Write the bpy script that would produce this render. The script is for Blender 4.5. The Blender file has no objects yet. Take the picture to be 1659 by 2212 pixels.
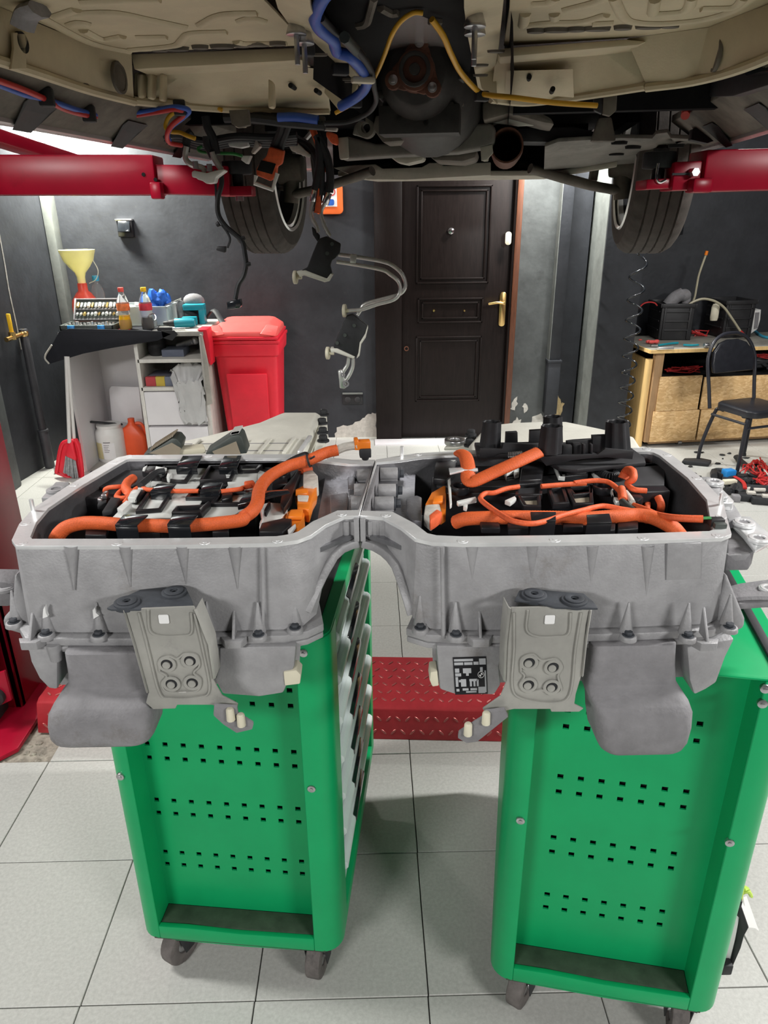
import bpy, bmesh, math, random
from mathutils import Vector, Matrix
R = math.radians
rnd = random.Random(7)
SC = bpy.context.scene
COL = SC.collection

# ------------------------------------------------------------------ camera
CAM_H, FPX, CXP, CYP = 1.68, 1545.094, 829.5, 1106.0
WX = Vector((0.99978273, -0.01451298, 0.01496191))     # world axes seen from the camera (right, down, forward)
WY = Vector((-0.01940277, -0.38566735, 0.92243386))
WZ = Vector((-0.00761694, -0.92252375, -0.38586515))
cam_d = bpy.data.cameras.new('camera'); cam = bpy.data.objects.new('camera', cam_d); COL.objects.link(cam)
cam_d.sensor_fit = 'HORIZONTAL'; cam_d.sensor_width = 36.0; cam_d.lens = FPX / 1659 * 36.0
cam_d.clip_start = 0.02; cam_d.clip_end = 60
cam.matrix_world = Matrix(((WX.x, -WX.y, -WX.z, 0), (WY.x, -WY.y, -WY.z, 0), (WZ.x, -WZ.y, -WZ.z, CAM_H), (0, 0, 0, 1)))
SC.camera = cam
# ------------------------------------------------------------------ world, lights, exposure
SC.view_settings.view_transform = 'Standard'; SC.view_settings.look = 'None'
SC.view_settings.gamma = 1.0; SC.view_settings.exposure = 0.0; SC.view_settings.use_curve_mapping = False
w = bpy.data.worlds.new('world'); SC.world = w; w.use_nodes = True
w.node_tree.nodes['Background'].inputs[0].default_value = (.8, .9, 1, 1)
w.node_tree.nodes['Background'].inputs[1].default_value = 0.05
def area(name, loc, target, size, power, col=(1, .99, .96)):
    l = bpy.data.lights.new(name, 'AREA'); l.shape = 'RECTANGLE'; l.size, l.size_y = size; l.energy = power; l.color = col
    o = bpy.data.objects.new(name, l); COL.objects.link(o); o.location = loc
    o.rotation_euler = (Vector(target) - Vector(loc)).to_track_quat('-Z', 'Y').to_euler()
    return o
area('ceiling_light_left_rear', (-2.3, -2.6, 3.0), (-.4, 1.0, .9), (1.2, .25), 105)
area('ceiling_light_right_rear', (2.9, -2.4, 3.0), (.6, 1.0, .9), (1.2, .25), 118)
area('ceiling_light_left', (-2.25, 1.5, 3.1), (-.5, 1.6, .9), (.2, 1.2), 75)
area('ceiling_light_right', (3.1, 1.9, 3.2), (.6, 1.6, 1.0), (.2, 1.2), 175)
area('ceiling_light_back', (.7, 4.7, 3.9), (.7, 5.0, 0), (3.6, .25), 70)
area('wall_light_left', (-2.08, 5.30, 2.34), (-1.95, 5.62, 1.7), (.40, .08), 130, (1, 1, .90))
area('wall_light_right', (1.30, 5.25, 2.36), (1.38, 5.60, 1.7), (.30, .08), 58, (1, 1, .95))

# ------------------------------------------------------------------ measuring: a pixel of the photo on a plane of the room
def ray(px, py):
    c = Vector(((px - CXP) / FPX, (py - CYP) / FPX, 1.0))
    return Vector((WX.dot(c), WY.dot(c), WZ.dot(c)))
def at(px, py, x=None, y=None, z=None):
    r = ray(px, py)
    t = (z - CAM_H) / r.z if z is not None else (y / r.y if y is not None else x / r.x)
    return Vector((r.x * t, r.y * t, r.z * t + CAM_H))
CO = Vector((.336, 3.18, 0)); CYAW = R(9.5)
CR = Vector((math.cos(CYAW), -math.sin(CYAW), 0)); CF = Vector((math.sin(CYAW), math.cos(CYAW), 0))
def car(u, v, z): return CO + CR * u + CF * v + Vector((0, 0, z))
def atv(px, py, v):
    r = ray(px, py); t = (v + CO.dot(CF)) / r.dot(CF)
    return r * t + Vector((0, 0, CAM_H))
def atu(px, py, u):
    r = ray(px, py); t = (u + CO.dot(CR)) / r.dot(CR)
    return r * t + Vector((0, 0, CAM_H))

# ------------------------------------------------------------------ materials
def mat(name, col, rough=.5, metal=0.0, var=.12, scale=9.0, bump=0.0, bscale=60.0, spec=.5, coat=0, trans=0, alpha=1,
        dirt=None, dirt_amt=.0, dirt_scale=4.0, subs=0, stretch=None, emit=0, detail=4, ior=1.45):
    m = bpy.data.materials.new(name); m.use_nodes = True
    nt = m.node_tree; nd = nt.nodes; lk = nt.links; b = nd['Principled BSDF']
    b.inputs['Roughness'].default_value = rough; b.inputs['Metallic'].default_value = metal
    b.inputs['Specular IOR Level'].default_value = spec; b.inputs['Coat Weight'].default_value = coat
    b.inputs['Transmission Weight'].default_value = trans; b.inputs['Alpha'].default_value = alpha
    b.inputs['Subsurface Weight'].default_value = subs; b.inputs['IOR'].default_value = ior
    tc = nd.new('ShaderNodeTexCoord'); src = tc.outputs['Object']
    if stretch:
        mp = nd.new('ShaderNodeMapping'); mp.inputs['Scale'].default_value = stretch; lk.new(src, mp.inputs[0]); src = mp.outputs[0]
    n = nd.new('ShaderNodeTexNoise'); n.inputs['Scale'].default_value = scale; n.inputs['Detail'].default_value = detail
    n.inputs['Roughness'].default_value = .65; lk.new(src, n.inputs['Vector'])
    cr = nd.new('ShaderNodeValToRGB'); cr.color_ramp.elements[0].position = .28; cr.color_ramp.elements[1].position = .72
    cr.color_ramp.elements[0].color = tuple(min(1, c * (1 - var)) for c in col) + (1,)
    cr.color_ramp.elements[1].color = tuple(min(1, c * (1 + var)) for c in col) + (1,)
    lk.new(n.outputs[0], cr.inputs[0]); out = cr.outputs[0]
    if dirt:
        n2 = nd.new('ShaderNodeTexNoise'); n2.inputs['Scale'].default_value = dirt_scale; n2.inputs['Detail'].default_value = 8
        n2.inputs['Roughness'].default_value = .75; lk.new(tc.outputs['Object'], n2.inputs['Vector'])
        r2 = nd.new('ShaderNodeValToRGB'); r2.color_ramp.elements[0].position = .56 - dirt_amt * .25
        r2.color_ramp.elements[1].position = .80 - dirt_amt * .25
        lk.new(n2.outputs[0], r2.inputs[0])
        mx = nd.new('ShaderNodeMix'); mx.data_type = 'RGBA'; lk.new(r2.outputs[0], mx.inputs[0]); lk.new(out, mx.inputs[6])
        mx.inputs[7].default_value = tuple(dirt) + (1,); out = mx.outputs[2]
    lk.new(out, b.inputs['Base Color'])
    if bump:
        n3 = nd.new('ShaderNodeTexNoise'); n3.inputs['Scale'].default_value = bscale; n3.inputs['Detail'].default_value = 5
        lk.new(src, n3.inputs['Vector']); bp = nd.new('ShaderNodeBump'); bp.inputs['Strength'].default_value = bump
        bp.inputs['Distance'].default_value = .004; lk.new(n3.outputs[0], bp.inputs['Height']); lk.new(bp.outputs[0], b.inputs['Normal'])
    if emit:
        b.inputs['Emission Color'].default_value = tuple(col) + (1,); b.inputs['Emission Strength'].default_value = emit
    return m
M = {}
M['tile'] = mat('floor_tile', (.49, .49, .465), .40, var=.13, scale=110, bump=.05, bscale=200, dirt=(.38, .37, .34), dirt_amt=-.15, dirt_scale=3)
M['grout'] = mat('tile_grout', (.13, .125, .115), .9, var=.3)
M['rubble'] = mat('broken_concrete', (.33, .30, .25), .95, var=.4, scale=40, bump=.9, bscale=50, dirt=(.12, .11, .09), dirt_amt=.2, dirt_scale=14)
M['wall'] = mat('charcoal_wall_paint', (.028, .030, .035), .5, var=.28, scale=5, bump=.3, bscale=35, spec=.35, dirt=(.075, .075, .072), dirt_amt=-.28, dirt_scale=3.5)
M['wallgrey'] = mat('grey_lit_plaster', (.062, .067, .067), .55, var=.3, scale=6, bump=.45, bscale=22, dirt=(.022, .022, .022), dirt_amt=.0, dirt_scale=4)  # lighter than the wall, gives the strip by the door its lamplight
M['pillar'] = mat('pale_lit_grey_paint', (.15, .16, .15), .6, var=.2, scale=9, bump=.3, bscale=25, dirt=(.32, .31, .28), dirt_amt=-.3)  # paler than the wall, carries lamplight on the pillar and corner strip
M['plaster'] = mat('bare_plaster', (.48, .46, .42), .9, var=.2, scale=30, bump=.5, bscale=40)
M['cream'] = mat('bare_render', (.50, .38, .20), .9, var=.3, scale=25, bump=.5, bscale=40)
M['ceil'] = mat('ceiling_paint', (.20, .20, .21), .9)
M['door'] = mat('door_veneer', (.010, .0066, .006), .36, var=.35, scale=9, stretch=(14, 14, 1), bump=.06, bscale=40, spec=.2)
M['doorframe'] = mat('door_frame_wood', (.10, .035, .017), .4, var=.3, scale=9, stretch=(10, 10, 1))
M['brass'] = mat('brass', (.80, .55, .22), .25, metal=1, var=.1)
M['chrome'] = mat('chrome', (.75, .75, .76), .15, metal=1, var=.05)
M['steel'] = mat('steel', (.50, .50, .51), .35, metal=1, var=.15, scale=40)
M['alu'] = mat('cast_aluminium', (.325, .322, .332), .5, metal=.15, var=.18, scale=18, bump=.2, bscale=260, dirt=(.18, .155, .13), dirt_amt=-.05, dirt_scale=6)
M['alu_in'] = mat('cast_aluminium_shaded', (.30, .30, .32), .32, metal=.75, var=.2, scale=15, bump=.2, bscale=150)  # darker metallic copy of the casting for the unlit inside
M['machined'] = mat('machined_aluminium', (.88, .89, .90), .24, metal=.45, var=.12, scale=14, bump=.08, bscale=90)
M['alu_light'] = mat('pale_cast_aluminium', (.68, .67, .60), .5, metal=.05, var=.08, scale=14, bump=.1, bscale=200, dirt=(.48, .46, .38), dirt_amt=-.3)
M['podgrey'] = mat('grey_composite', (.215, .21, .22), .72, var=.2, scale=16, bump=.3, bscale=160, dirt=(.12, .105, .09), dirt_amt=.0, dirt_scale=9)
M['bracket'] = mat('galvanised_bracket_steel', (.36, .355, .33), .42, metal=.25, var=.16, scale=12, bump=.1, bscale=150, dirt=(.19, .185, .19), dirt_amt=-.1, dirt_scale=11)
M['rubber'] = mat('black_rubber', (.02, .021, .024), .6, var=.3, scale=30)
M['bush'] = mat('dusty_rubber_bush', (.045, .05, .06), .6, var=.3, scale=40)
M['blackpl'] = mat('black_plastic', (.012, .012, .014), .3, var=.3, scale=30)
M['blackmat'] = mat('matt_black_plastic', (.02, .02, .023), .55, var=.3, scale=30)
M['clipgl'] = mat('glossy_black_clip', (.012, .014, .017), .12, var=.3, scale=30, coat=.5)
M['plate'] = mat('module_plate_aluminium', (.72, .74, .72), .25, metal=.12, var=.07, scale=12)
M['cellfoil'] = mat('cell_foil', (.20, .19, .17), .35, metal=.4, var=.2)
M['tanfoil'] = mat('tan_cell_wrap', (.34, .29, .22), .5, var=.15)
M['orange'] = mat('orange_cable_braid', (.72, .125, .03), .55, var=.22, scale=500, bump=.35, bscale=900)
M['orange2'] = mat('orange_tape', (.75, .125, .04), .6, var=.18, scale=80, bump=.25, bscale=400)
M['orangepl'] = mat('orange_plastic', (.85, .22, .02), .35, var=.08)
M['tapewhite'] = mat('grey_cloth_tape', (.55, .52, .47), .7, var=.2, scale=40, bump=.5, bscale=90)
M['whitepl'] = mat('white_plastic', (.72, .72, .70), .4, var=.05)
M['ivory'] = mat('ivory_plastic', (.68, .64, .50), .45, var=.1)
M['sticker'] = mat('white_sticker', (.78, .78, .78), .5, var=.03)
M['ink'] = mat('label_ink', (.42, .43, .45), .5, var=.05)
M['labelblack'] = mat('label_black', (.008, .008, .011), .3, var=.1)
M['green'] = mat('green_powder_coat', (.004, .34, .115), .36, var=.07, scale=6, spec=.3, dirt=(.004, .24, .08), dirt_amt=-.3, dirt_scale=5)
M['greengrime'] = mat('grimy_green_ledge', (.045, .07, .045), .7, var=.35, scale=18, dirt=(.16, .17, .13), dirt_amt=-.1, dirt_scale=8)
M['greendark'] = mat('dark_green_edge', (.004, .075, .03), .45, var=.2)
M['hole'] = mat('shade_inside', (.006, .006, .006), .9)  # near-black colour standing for shade in holes and enclosed spaces
M['drawer'] = mat('silver_drawer_paint', (.76, .81, .82), .3, metal=.12, var=.05)
M['tyre'] = mat('tyre_rubber', (.062, .053, .046), .8, var=.3, scale=20, bump=.2, bscale=120)
M['castor'] = mat('grey_castor_rubber', (.13, .115, .11), .7, var=.3, scale=30, dirt=(.03, .03, .03), dirt_amt=.1, dirt_scale=20)
M['rim'] = mat('alloy_rim', (.72, .72, .70), .3, metal=.6, var=.06)
M['red'] = mat('red_lift_paint', (.36, .004, .024), .3, var=.1, scale=8, spec=.35, dirt=(.18, .003, .012), dirt_amt=-.35)
M['redplate'] = mat('red_checker_plate', (.46, .035, .045), .34, metal=.15, var=.15, scale=14, bump=.1)
M['lug'] = mat('worn_checker_lug', (.55, .16, .15), .3, metal=.6, var=.25, scale=60)
M['redbin'] = mat('red_bin_plastic', (.72, .02, .04), .42, var=.08, scale=8, dirt=(.62, .22, .22), dirt_amt=-.32, dirt_scale=6)
M['redlid'] = mat('faded_red_lid', (.80, .11, .10), .45, var=.08)
M['beige'] = mat('beige_underseal', (.53, .46, .315), .6, var=.10, scale=9, bump=.12, bscale=220, dirt=(.27, .21, .13), dirt_amt=-.22, dirt_scale=5)
M['grime'] = mat('grimy_underside', (.13, .115, .095), .75, var=.45, scale=9, bump=.3, bscale=60)
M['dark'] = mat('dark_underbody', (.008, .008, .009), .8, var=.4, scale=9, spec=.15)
M['silver'] = mat('silver_car_paint', (.55, .50, .50), .25, metal=.5, var=.05)
M['undergrey'] = mat('grey_undertray', (.17, .16, .14), .6, var=.35, scale=7, bump=.15, bscale=60, dirt=(.06, .055, .05), dirt_amt=.1, dirt_scale=6)
M['trayl'] = mat('pale_undertray', (.46, .44, .37), .55, var=.2, scale=8, dirt=(.22, .20, .16), dirt_amt=.0)
M['rust'] = mat('rusty_steel', (.13, .055, .035), .6, metal=.3, var=.4, scale=20)
M['gearbox'] = mat('dusty_gearbox_alloy', (.042, .04, .038), .55, metal=.3, var=.4, scale=14, bump=.25, bscale=60)
M['wblue'] = mat('blue_wire', (.035, .10, .45), .4, var=.15)
M['wred'] = mat('red_wire', (.50, .03, .03), .4, var=.1)
M['wyellow'] = mat('yellow_wire', (.62, .34, .02), .4, var=.1)
M['wgreen'] = mat('green_wire', (.03, .22, .05), .4, var=.1)
M['pink'] = mat('red_hose', (.62, .06, .06), .4, var=.1)
M['pipealu'] = mat('aluminium_pipe', (.62, .62, .60), .35, metal=.7, var=.1, scale=60)
M['white'] = mat('white_melamine', (.76, .74, .76), .4, var=.04, scale=5)
M['whiteedge'] = mat('white_melamine_edge', (.66, .64, .60), .5, var=.1, scale=20)
M['cloth'] = mat('black_rubber_mat', (.010, .0105, .015), .6, var=.2, scale=20, spec=.3)
M['clothback'] = mat('mat_edge', (.42, .40, .36), .8, var=.2)
M['topgrey'] = mat('worn_grey_top', (.40, .39, .36), .5, var=.2, scale=12)
M['tool'] = mat('bright_tool_steel', (.85, .85, .84), .22, metal=.7, var=.08)
M['teal'] = mat('teal_tool_plastic', (.01, .25, .32), .4, var=.1)
M['bluepl'] = mat('blue_plastic', (.02, .24, .62), .35, var=.1)
M['bluecloth'] = mat('blue_nitrile', (.015, .11, .50), .5, var=.25, scale=25)
M['funnel'] = mat('translucent_yellow_plastic', (.86, .82, .42), .4, var=.04, trans=.25)
M['redcan'] = mat('translucent_red_plastic', (.85, .085, .05), .4, var=.06, trans=.15)
M['yellowliq'] = mat('yellow_drink', (.90, .48, .01), .3, var=.05, subs=.2)
M['cola'] = mat('dark_drink', (.03, .012, .008), .15, var=.1)
M['clear'] = mat('clear_plastic', (.85, .88, .88), .12, var=.02, trans=.9, ior=1.2)
M['boxclear'] = mat('frosted_clear_plastic', (.70, .76, .76), .35, var=.05, trans=.6, ior=1.2)
M['lblorange'] = mat('orange_drink_label', (.80, .20, .06), .5, var=.25, scale=40)
M['lblred'] = mat('red_drink_label', (.55, .04, .06), .5, var=.25, scale=40)
M['capred'] = mat('red_cap', (.75, .09, .07), .4)
M['capyellow'] = mat('yellow_cap', (.85, .50, .02), .4)
M['capblue'] = mat('blue_cap', (.04, .30, .45), .4)
M['orangecan'] = mat('orange_canister_plastic', (.78, .10, .03), .4, var=.08)
M['bag'] = mat('white_plastic_bag', (.66, .66, .66), .35, var=.08, trans=.15)
def osb_mat():
    m = bpy.data.materials.new('osb_board'); m.use_nodes = True; nd = m.node_tree.nodes; lk = m.node_tree.links; b = nd['Principled BSDF']
    b.inputs['Roughness'].default_value = .65
    tc = nd.new('ShaderNodeTexCoord'); n = nd.new('ShaderNodeTexNoise'); n.inputs['Scale'].default_value = 7; lk.new(tc.outputs['Object'], n.inputs['Vector'])
    ad = nd.new('ShaderNodeVectorMath'); ad.operation = 'MULTIPLY_ADD'; lk.new(n.outputs['Color'], ad.inputs[0]); ad.inputs[1].default_value = (.09, .09, .09); lk.new(tc.outputs['Object'], ad.inputs[2])
    mp = nd.new('ShaderNodeMapping'); mp.inputs['Scale'].default_value = (14, 14, 34); mp.inputs['Rotation'].default_value = (0, .5, 0); lk.new(ad.outputs[0], mp.inputs[0])
    v = nd.new('ShaderNodeTexVoronoi'); v.inputs['Scale'].default_value = 3.0; v.inputs['Randomness'].default_value = 1; lk.new(mp.outputs[0], v.inputs['Vector'])
    sp = nd.new('ShaderNodeSeparateColor'); lk.new(v.outputs['Color'], sp.inputs[0]); cr = nd.new('ShaderNodeValToRGB')
    e = cr.color_ramp.elements; e[0].color = (.58, .35, .15, 1); e[1].color = (.80, .56, .29, 1); x = e.new(.5); x.color = (.68, .44, .20, 1)
    lk.new(sp.outputs[0], cr.inputs[0]); lk.new(cr.outputs[0], b.inputs['Base Color']); return m
M['osb'] = osb_mat()
M['pine'] = mat('pine_board', (.74, .50, .21), .55, var=.14, scale=7, stretch=(6, 6, .7))
M['post'] = mat('weathered_timber', (.36, .22, .11), .7, var=.2, scale=10, stretch=(8, 8, .8))
M['benchtop'] = mat('stained_bench_top', (.23, .22, .19), .55, var=.3, scale=9, dirt=(.08, .08, .08), dirt_amt=.05)
M['vinyl'] = mat('black_vinyl', (.018, .019, .024), .3, var=.2, scale=30, bump=.15, bscale=120)
M['chairsteel'] = mat('black_chair_steel', (.02, .021, .028), .35, var=.2)
M['crate'] = mat('dark_crate_plastic', (.022, .022, .024), .5, var=.3, scale=9, dirt=(.10, .09, .06), dirt_amt=-.2)
M['tube'] = mat('pale_tubing', (.42, .39, .28), .4, var=.1)
M['pipe'] = mat('dark_pipe_paint', (.035, .035, .04), .5, var=.3)
M['lime'] = mat('lime_cloth', (.45, .62, .10), .6, var=.15)
M['bristle'] = mat('grey_bristles', (.33, .33, .34), .8, var=.3, scale=60)
M['handle'] = mat('white_handle', (.62, .60, .58), .4, var=.05)
M['orangebox'] = mat('orange_first_aid_box', (.85, .16, .03), .45, var=.05)
M['socketblk'] = mat('black_socket_plastic', (.015, .015, .017), .25)
M['boardgrey'] = mat('dark_grey_module_case', (.055, .065, .06), .5, var=.25, scale=30)

# ------------------------------------------------------------------ mesh building
V3 = lambda *a: Vector(a)
def catmull(pts, k=6):
    pts = [Vector(p) for p in pts]
    if len(pts) < 3: return pts
    out = []
    P = [pts[0] * 2 - pts[1]] + pts + [pts[-1] * 2 - pts[-2]]
    for i in range(1, len(P) - 2):
        a, b, c, d = P[i - 1], P[i], P[i + 1], P[i + 2]
        for j in range(k):
            t = j / k
            out.append(.5 * ((2 * b) + (c - a) * t + (2 * a - 5 * b + 4 * c - d) * t * t + (3 * b - a - 3 * c + d) * t ** 3))
    out.append(pts[-1]); return out
def arc(c, r, a0, a1, n):
    return [(c[0] + r * math.cos(a0 + (a1 - a0) * i / n), c[1] + r * math.sin(a0 + (a1 - a0) * i / n)) for i in range(n + 1)]
def rrect(x0, x1, y0, y1, r, n=4):
    r = min(r, abs(x1 - x0) / 2.01, abs(y1 - y0) / 2.01)
    return (arc((x1 - r, y1 - r), r, 0, math.pi / 2, n) + arc((x0 + r, y1 - r), r, math.pi / 2, math.pi, n) +
            arc((x0 + r, y0 + r), r, math.pi, 1.5 * math.pi, n) + arc((x1 - r, y0 + r), r, 1.5 * math.pi, 2 * math.pi, n))
def offset(poly, d):
    n = len(poly); out = []
    ar = sum(poly[i][0] * poly[(i + 1) % n][1] - poly[(i + 1) % n][0] * poly[i][1] for i in range(n))
    s = 1 if ar > 0 else -1
    for i in range(n):
        p0, p1, p2 = Vector(poly[i - 1][:2]), Vector(poly[i][:2]), Vector(poly[(i + 1) % n][:2])
        a = (p1 - p0).normalized(); b = (p2 - p1).normalized()
        na = Vector((a.y, -a.x)) * s; nb = Vector((b.y, -b.x)) * s
        m = na + nb
        m = m / max(.45, m.dot(m) / 2) if m.length > 1e-6 else na
        out.append((p1.x + m.x * d, p1.y + m.y * d))
    return out

class G:
    def __init__(s): s.v = []; s.f = []
    def add(s, vs, fs):
        o = len(s.v); s.v += [Vector(v) for v in vs]; s.f += [tuple(i + o for i in f) for f in fs]; return s
    def boxm(s, mtx, sx, sy, sz):
        c = [mtx @ V3(x * sx / 2, y * sy / 2, z * sz / 2) for x in (-1, 1) for y in (-1, 1) for z in (-1, 1)]
        return s.add(c, [(0, 1, 3, 2), (4, 6, 7, 5), (0, 4, 5, 1), (2, 3, 7, 6), (0, 2, 6, 4), (1, 5, 7, 3)])
    def bx(s, x0, x1, y0, y1, z0, z1):
        return s.boxm(Matrix.Translation(((x0 + x1) / 2, (y0 + y1) / 2, (z0 + z1) / 2)), abs(x1 - x0), abs(y1 - y0), abs(z1 - z0))
    def rot(s, c, rz, sx, sy, sz, rx=0, ry=0):
        m = Matrix.Translation(c) @ Matrix.Rotation(rz, 4, 'Z') @ Matrix.Rotation(ry, 4, 'Y') @ Matrix.Rotation(rx, 4, 'X')
        return s.boxm(m, sx, sy, sz)
    def cyl(s, p0, p1, r0, r1=None, n=14, caps=True):
        p0, p1 = Vector(p0), Vector(p1); r1 = r0 if r1 is None else r1
        q = (p1 - p0).to_track_quat('Z', 'Y'); vs = []
        for p, r in ((p0, r0), (p1, r1)):
            vs += [p + q @ V3(r * math.cos(2 * math.pi * i / n), r * math.sin(2 * math.pi * i / n), 0) for i in range(n)]
        fs = [(i, (i + 1) % n, n + (i + 1) % n, n + i) for i in range(n)]
        if caps: fs += [tuple(range(n))[::-1], tuple(range(n, 2 * n))]
        return s.add(vs, fs)
    def tube(s, pts, r, n=8, k=5, smooth=True, flat=1.0, up=None):
        pts = catmull(pts, k) if smooth else [Vector(p) for p in pts]
        N = len(pts); vs = []; rs = r if callable(r) else (lambda t: r)
        t0 = (pts[1] - pts[0]).normalized()
        nrm = Vector(up) if up else (V3(0, 0, 1) if abs(t0.z) < .9 else V3(1, 0, 0))
        nrm = (nrm - t0 * nrm.dot(t0)).normalized()
        for i, p in enumerate(pts):
            t = (pts[min(i + 1, N - 1)] - pts[max(i - 1, 0)])
            if t.length < 1e-9: t = t0
            t = t.normalized(); nn = (up and Vector(up)) or nrm
            nn = nn - t * nn.dot(t)
            if nn.length > 1e-4: nrm = nn.normalized()
            bi = t.cross(nrm); rr = rs(i / (N - 1))
            vs += [p + nrm * (rr * flat * math.cos(2 * math.pi * j / n)) + bi * (rr * math.sin(2 * math.pi * j / n)) for j in range(n)]
        fs = [(i * n + j, i * n + (j + 1) % n, (i + 1) * n + (j + 1) % n, (i + 1) * n + j) for i in range(N - 1) for j in range(n)]
        fs += [tuple(range(n))[::-1], tuple(range((N - 1) * n, N * n))]
        return s.add(vs, fs)
    def prism(s, poly, vec):
        n = len(poly); vec = Vector(vec); p = [Vector(q) for q in poly]
        fs = [(i, (i + 1) % n, n + (i + 1) % n, n + i) for i in range(n)]
        return s.add(p + [q + vec for q in p], fs + [tuple(range(n))[::-1], tuple(range(n, 2 * n))])
    def flatz(s, poly, z0, z1): return s.prism([V3(p[0], p[1], z0) for p in poly], (0, 0, z1 - z0))
    def lathe(s, prof, c=(0, 0, 0), n=20, q=None, sx=1, sy=1, caps=True):
        c = Vector(c); vs = []; m = len(prof)
        for r, z in prof:
            for i in range(n):
                p = V3(r * sx * math.cos(2 * math.pi * i / n), r * sy * math.sin(2 * math.pi * i / n), z)
                vs.append(c + (q @ p if q else p))
        fs = [(k * n + i, k * n + (i + 1) % n, (k + 1) * n + (i + 1) % n, (k + 1) * n + i) for k in range(m - 1) for i in range(n)]
        if caps and prof[0][0] > 1e-6: fs.append(tuple(range(n))[::-1])
        if caps and prof[-1][0] > 1e-6: fs.append(tuple(range((m - 1) * n, m * n)))
        return s.add(vs, fs)
    def washer(s, c, ro, ri, h, q=None, n=20):
        c = Vector(c); vs = []
        for r, z in ((ri, 0), (ro, 0), (ro, h), (ri, h)):
            vs += [c + ((q @ V3(r * math.cos(2 * math.pi * i / n), r * math.sin(2 * math.pi * i / n), z)) if q else
                        V3(r * math.cos(2 * math.pi * i / n), r * math.sin(2 * math.pi * i / n), z)) for i in range(n)]
        return s.add(vs, [(k * n + i, k * n + (i + 1) % n, ((k + 1) % 4) * n + (i + 1) % n, ((k + 1) % 4) * n + i) for k in range(4) for i in range(n)])
    def loft(s, rings, cap0=True, cap1=True, closed=True):
        n = len(rings[0]); vs = [Vector(p) for r in rings for p in r]
        rng = range(n) if closed else range(n - 1)
        fs = [(k * n + i, k * n + (i + 1) % n, (k + 1) * n + (i + 1) % n, (k + 1) * n + i) for k in range(len(rings) - 1) for i in rng]
        if cap0: fs.append(tuple(range(n))[::-1])
        if cap1: fs.append(tuple(range((len(rings) - 1) * n, len(rings) * n)))
        return s.add(vs, fs)
    def ball(s, c, rx, ry=None, rz=None, n=12, m=8, jit=0):
        ry = ry or rx; rz = rz or rx; c = Vector(c); vs = [c + V3(0, 0, -rz)]
        for k in range(1, m):
            a = -math.pi / 2 + math.pi * k / m
            for i in range(n):
                j = 1 + (rnd.uniform(-jit, jit) if jit else 0)
                vs.append(c + V3(rx * j * math.cos(a) * math.cos(2 * math.pi * i / n), ry * j * math.cos(a) * math.sin(2 * math.pi * i / n), rz * j * math.sin(a)))
        vs.append(c + V3(0, 0, rz)); L = len(vs) - 1
        fs = [(0, 1 + (i + 1) % n, 1 + i) for i in range(n)]
        fs += [(1 + k * n + i, 1 + k * n + (i + 1) % n, 1 + (k + 1) * n + (i + 1) % n, 1 + (k + 1) * n + i) for k in range(m - 2) for i in range(n)]
        fs += [(1 + (m - 2) * n + i, 1 + (m - 2) * n + (i + 1) % n, L) for i in range(n)]
        return s.add(vs, fs)

ROOT = {}
def rootm(o):
    while o.parent: o = o.parent
    return ROOT.get(o.name, Matrix())
def build(name, g, m, parent=None, bev=0.0, seg=2, angle=35, smooth=True, kind=None, label=None):
    """world-space shape g -> one mesh object, child of parent (kept where it stands)"""
    me = bpy.data.meshes.new(name); bm = bmesh.new()
    inv = rootm(parent).inverted() if parent else Matrix()
    vs = [bm.verts.new(inv @ v) for v in g.v]
    for f in g.f:
        if len(set(f)) > 2:
            try: bm.faces.new([vs[i] for i in f])
            except ValueError: pass
    bmesh.ops.recalc_face_normals(bm, faces=bm.faces)
    if bev:
        ed = [e for e in bm.edges if len(e.link_faces) == 2 and e.calc_face_angle(0) > R(30)]
        if ed: bmesh.ops.bevel(bm, geom=ed, offset=bev, segments=seg, profile=.5, affect='EDGES', clamp_overlap=True)
    if smooth:
        for f in bm.faces: f.smooth = True
    bm.to_mesh(me); bm.free()
    if smooth: me.set_sharp_from_angle(angle=R(angle))
    me.materials.append(M[m] if isinstance(m, str) else m)
    o = bpy.data.objects.new(name, me); COL.objects.link(o)
    if parent: o.parent = parent
    if kind: o['kind'] = kind
    if label: o['label'] = label
    return o
def thing(name, label, cat, loc=(0, 0, 0), rz=0, group=None):
    o = bpy.data.objects.new(name, None); COL.objects.link(o); o.empty_display_size = .05
    o.location = loc; o.rotation_euler = (0, 0, rz)
    ROOT[o.name] = Matrix.Translation(loc) @ Matrix.Rotation(rz, 4, 'Z')
    o['label'] = label; o['category'] = cat
    if group: o['group'] = group
    return o
def tag(o, label, cat, group=None, kind=None):
    o['label'] = label; o['category'] = cat
    if group: o['group'] = group
    if kind: o['kind'] = kind
    return o
def copy_part(o, parent, loc=None):
    c = o.copy(); COL.objects.link(c); c.parent = parent
    if loc is not None: c.location = loc
    return c
def dup(root, loc, rz=0, label=None, group=None):
    c = root.copy(); COL.objects.link(c); c.location = loc; c.rotation_euler = (0, 0, rz)
    ROOT[c.name] = Matrix.Translation(loc) @ Matrix.Rotation(rz, 4, 'Z')
    if label: c['label'] = label
    if group: c['group'] = group
    for a in list(root.children):
        b = copy_part(a, c)
        for d in list(a.children): copy_part(d, b)
    return c
def structure(name, g, m, parent=None, **k): return build(name, g, m, parent, kind='structure', **k)
def hexbolt(c, r, h, q=None, wash=True):
    g = G(); z = V3(0, 0, 1); ax = (q @ z) if q else z; c = Vector(c)
    if wash: g.cyl(c, c + ax * h * .3, r * 1.35, n=16)
    g.cyl(c + ax * h * .3, c + ax * h, r, r * .96, n=6); return g
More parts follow.
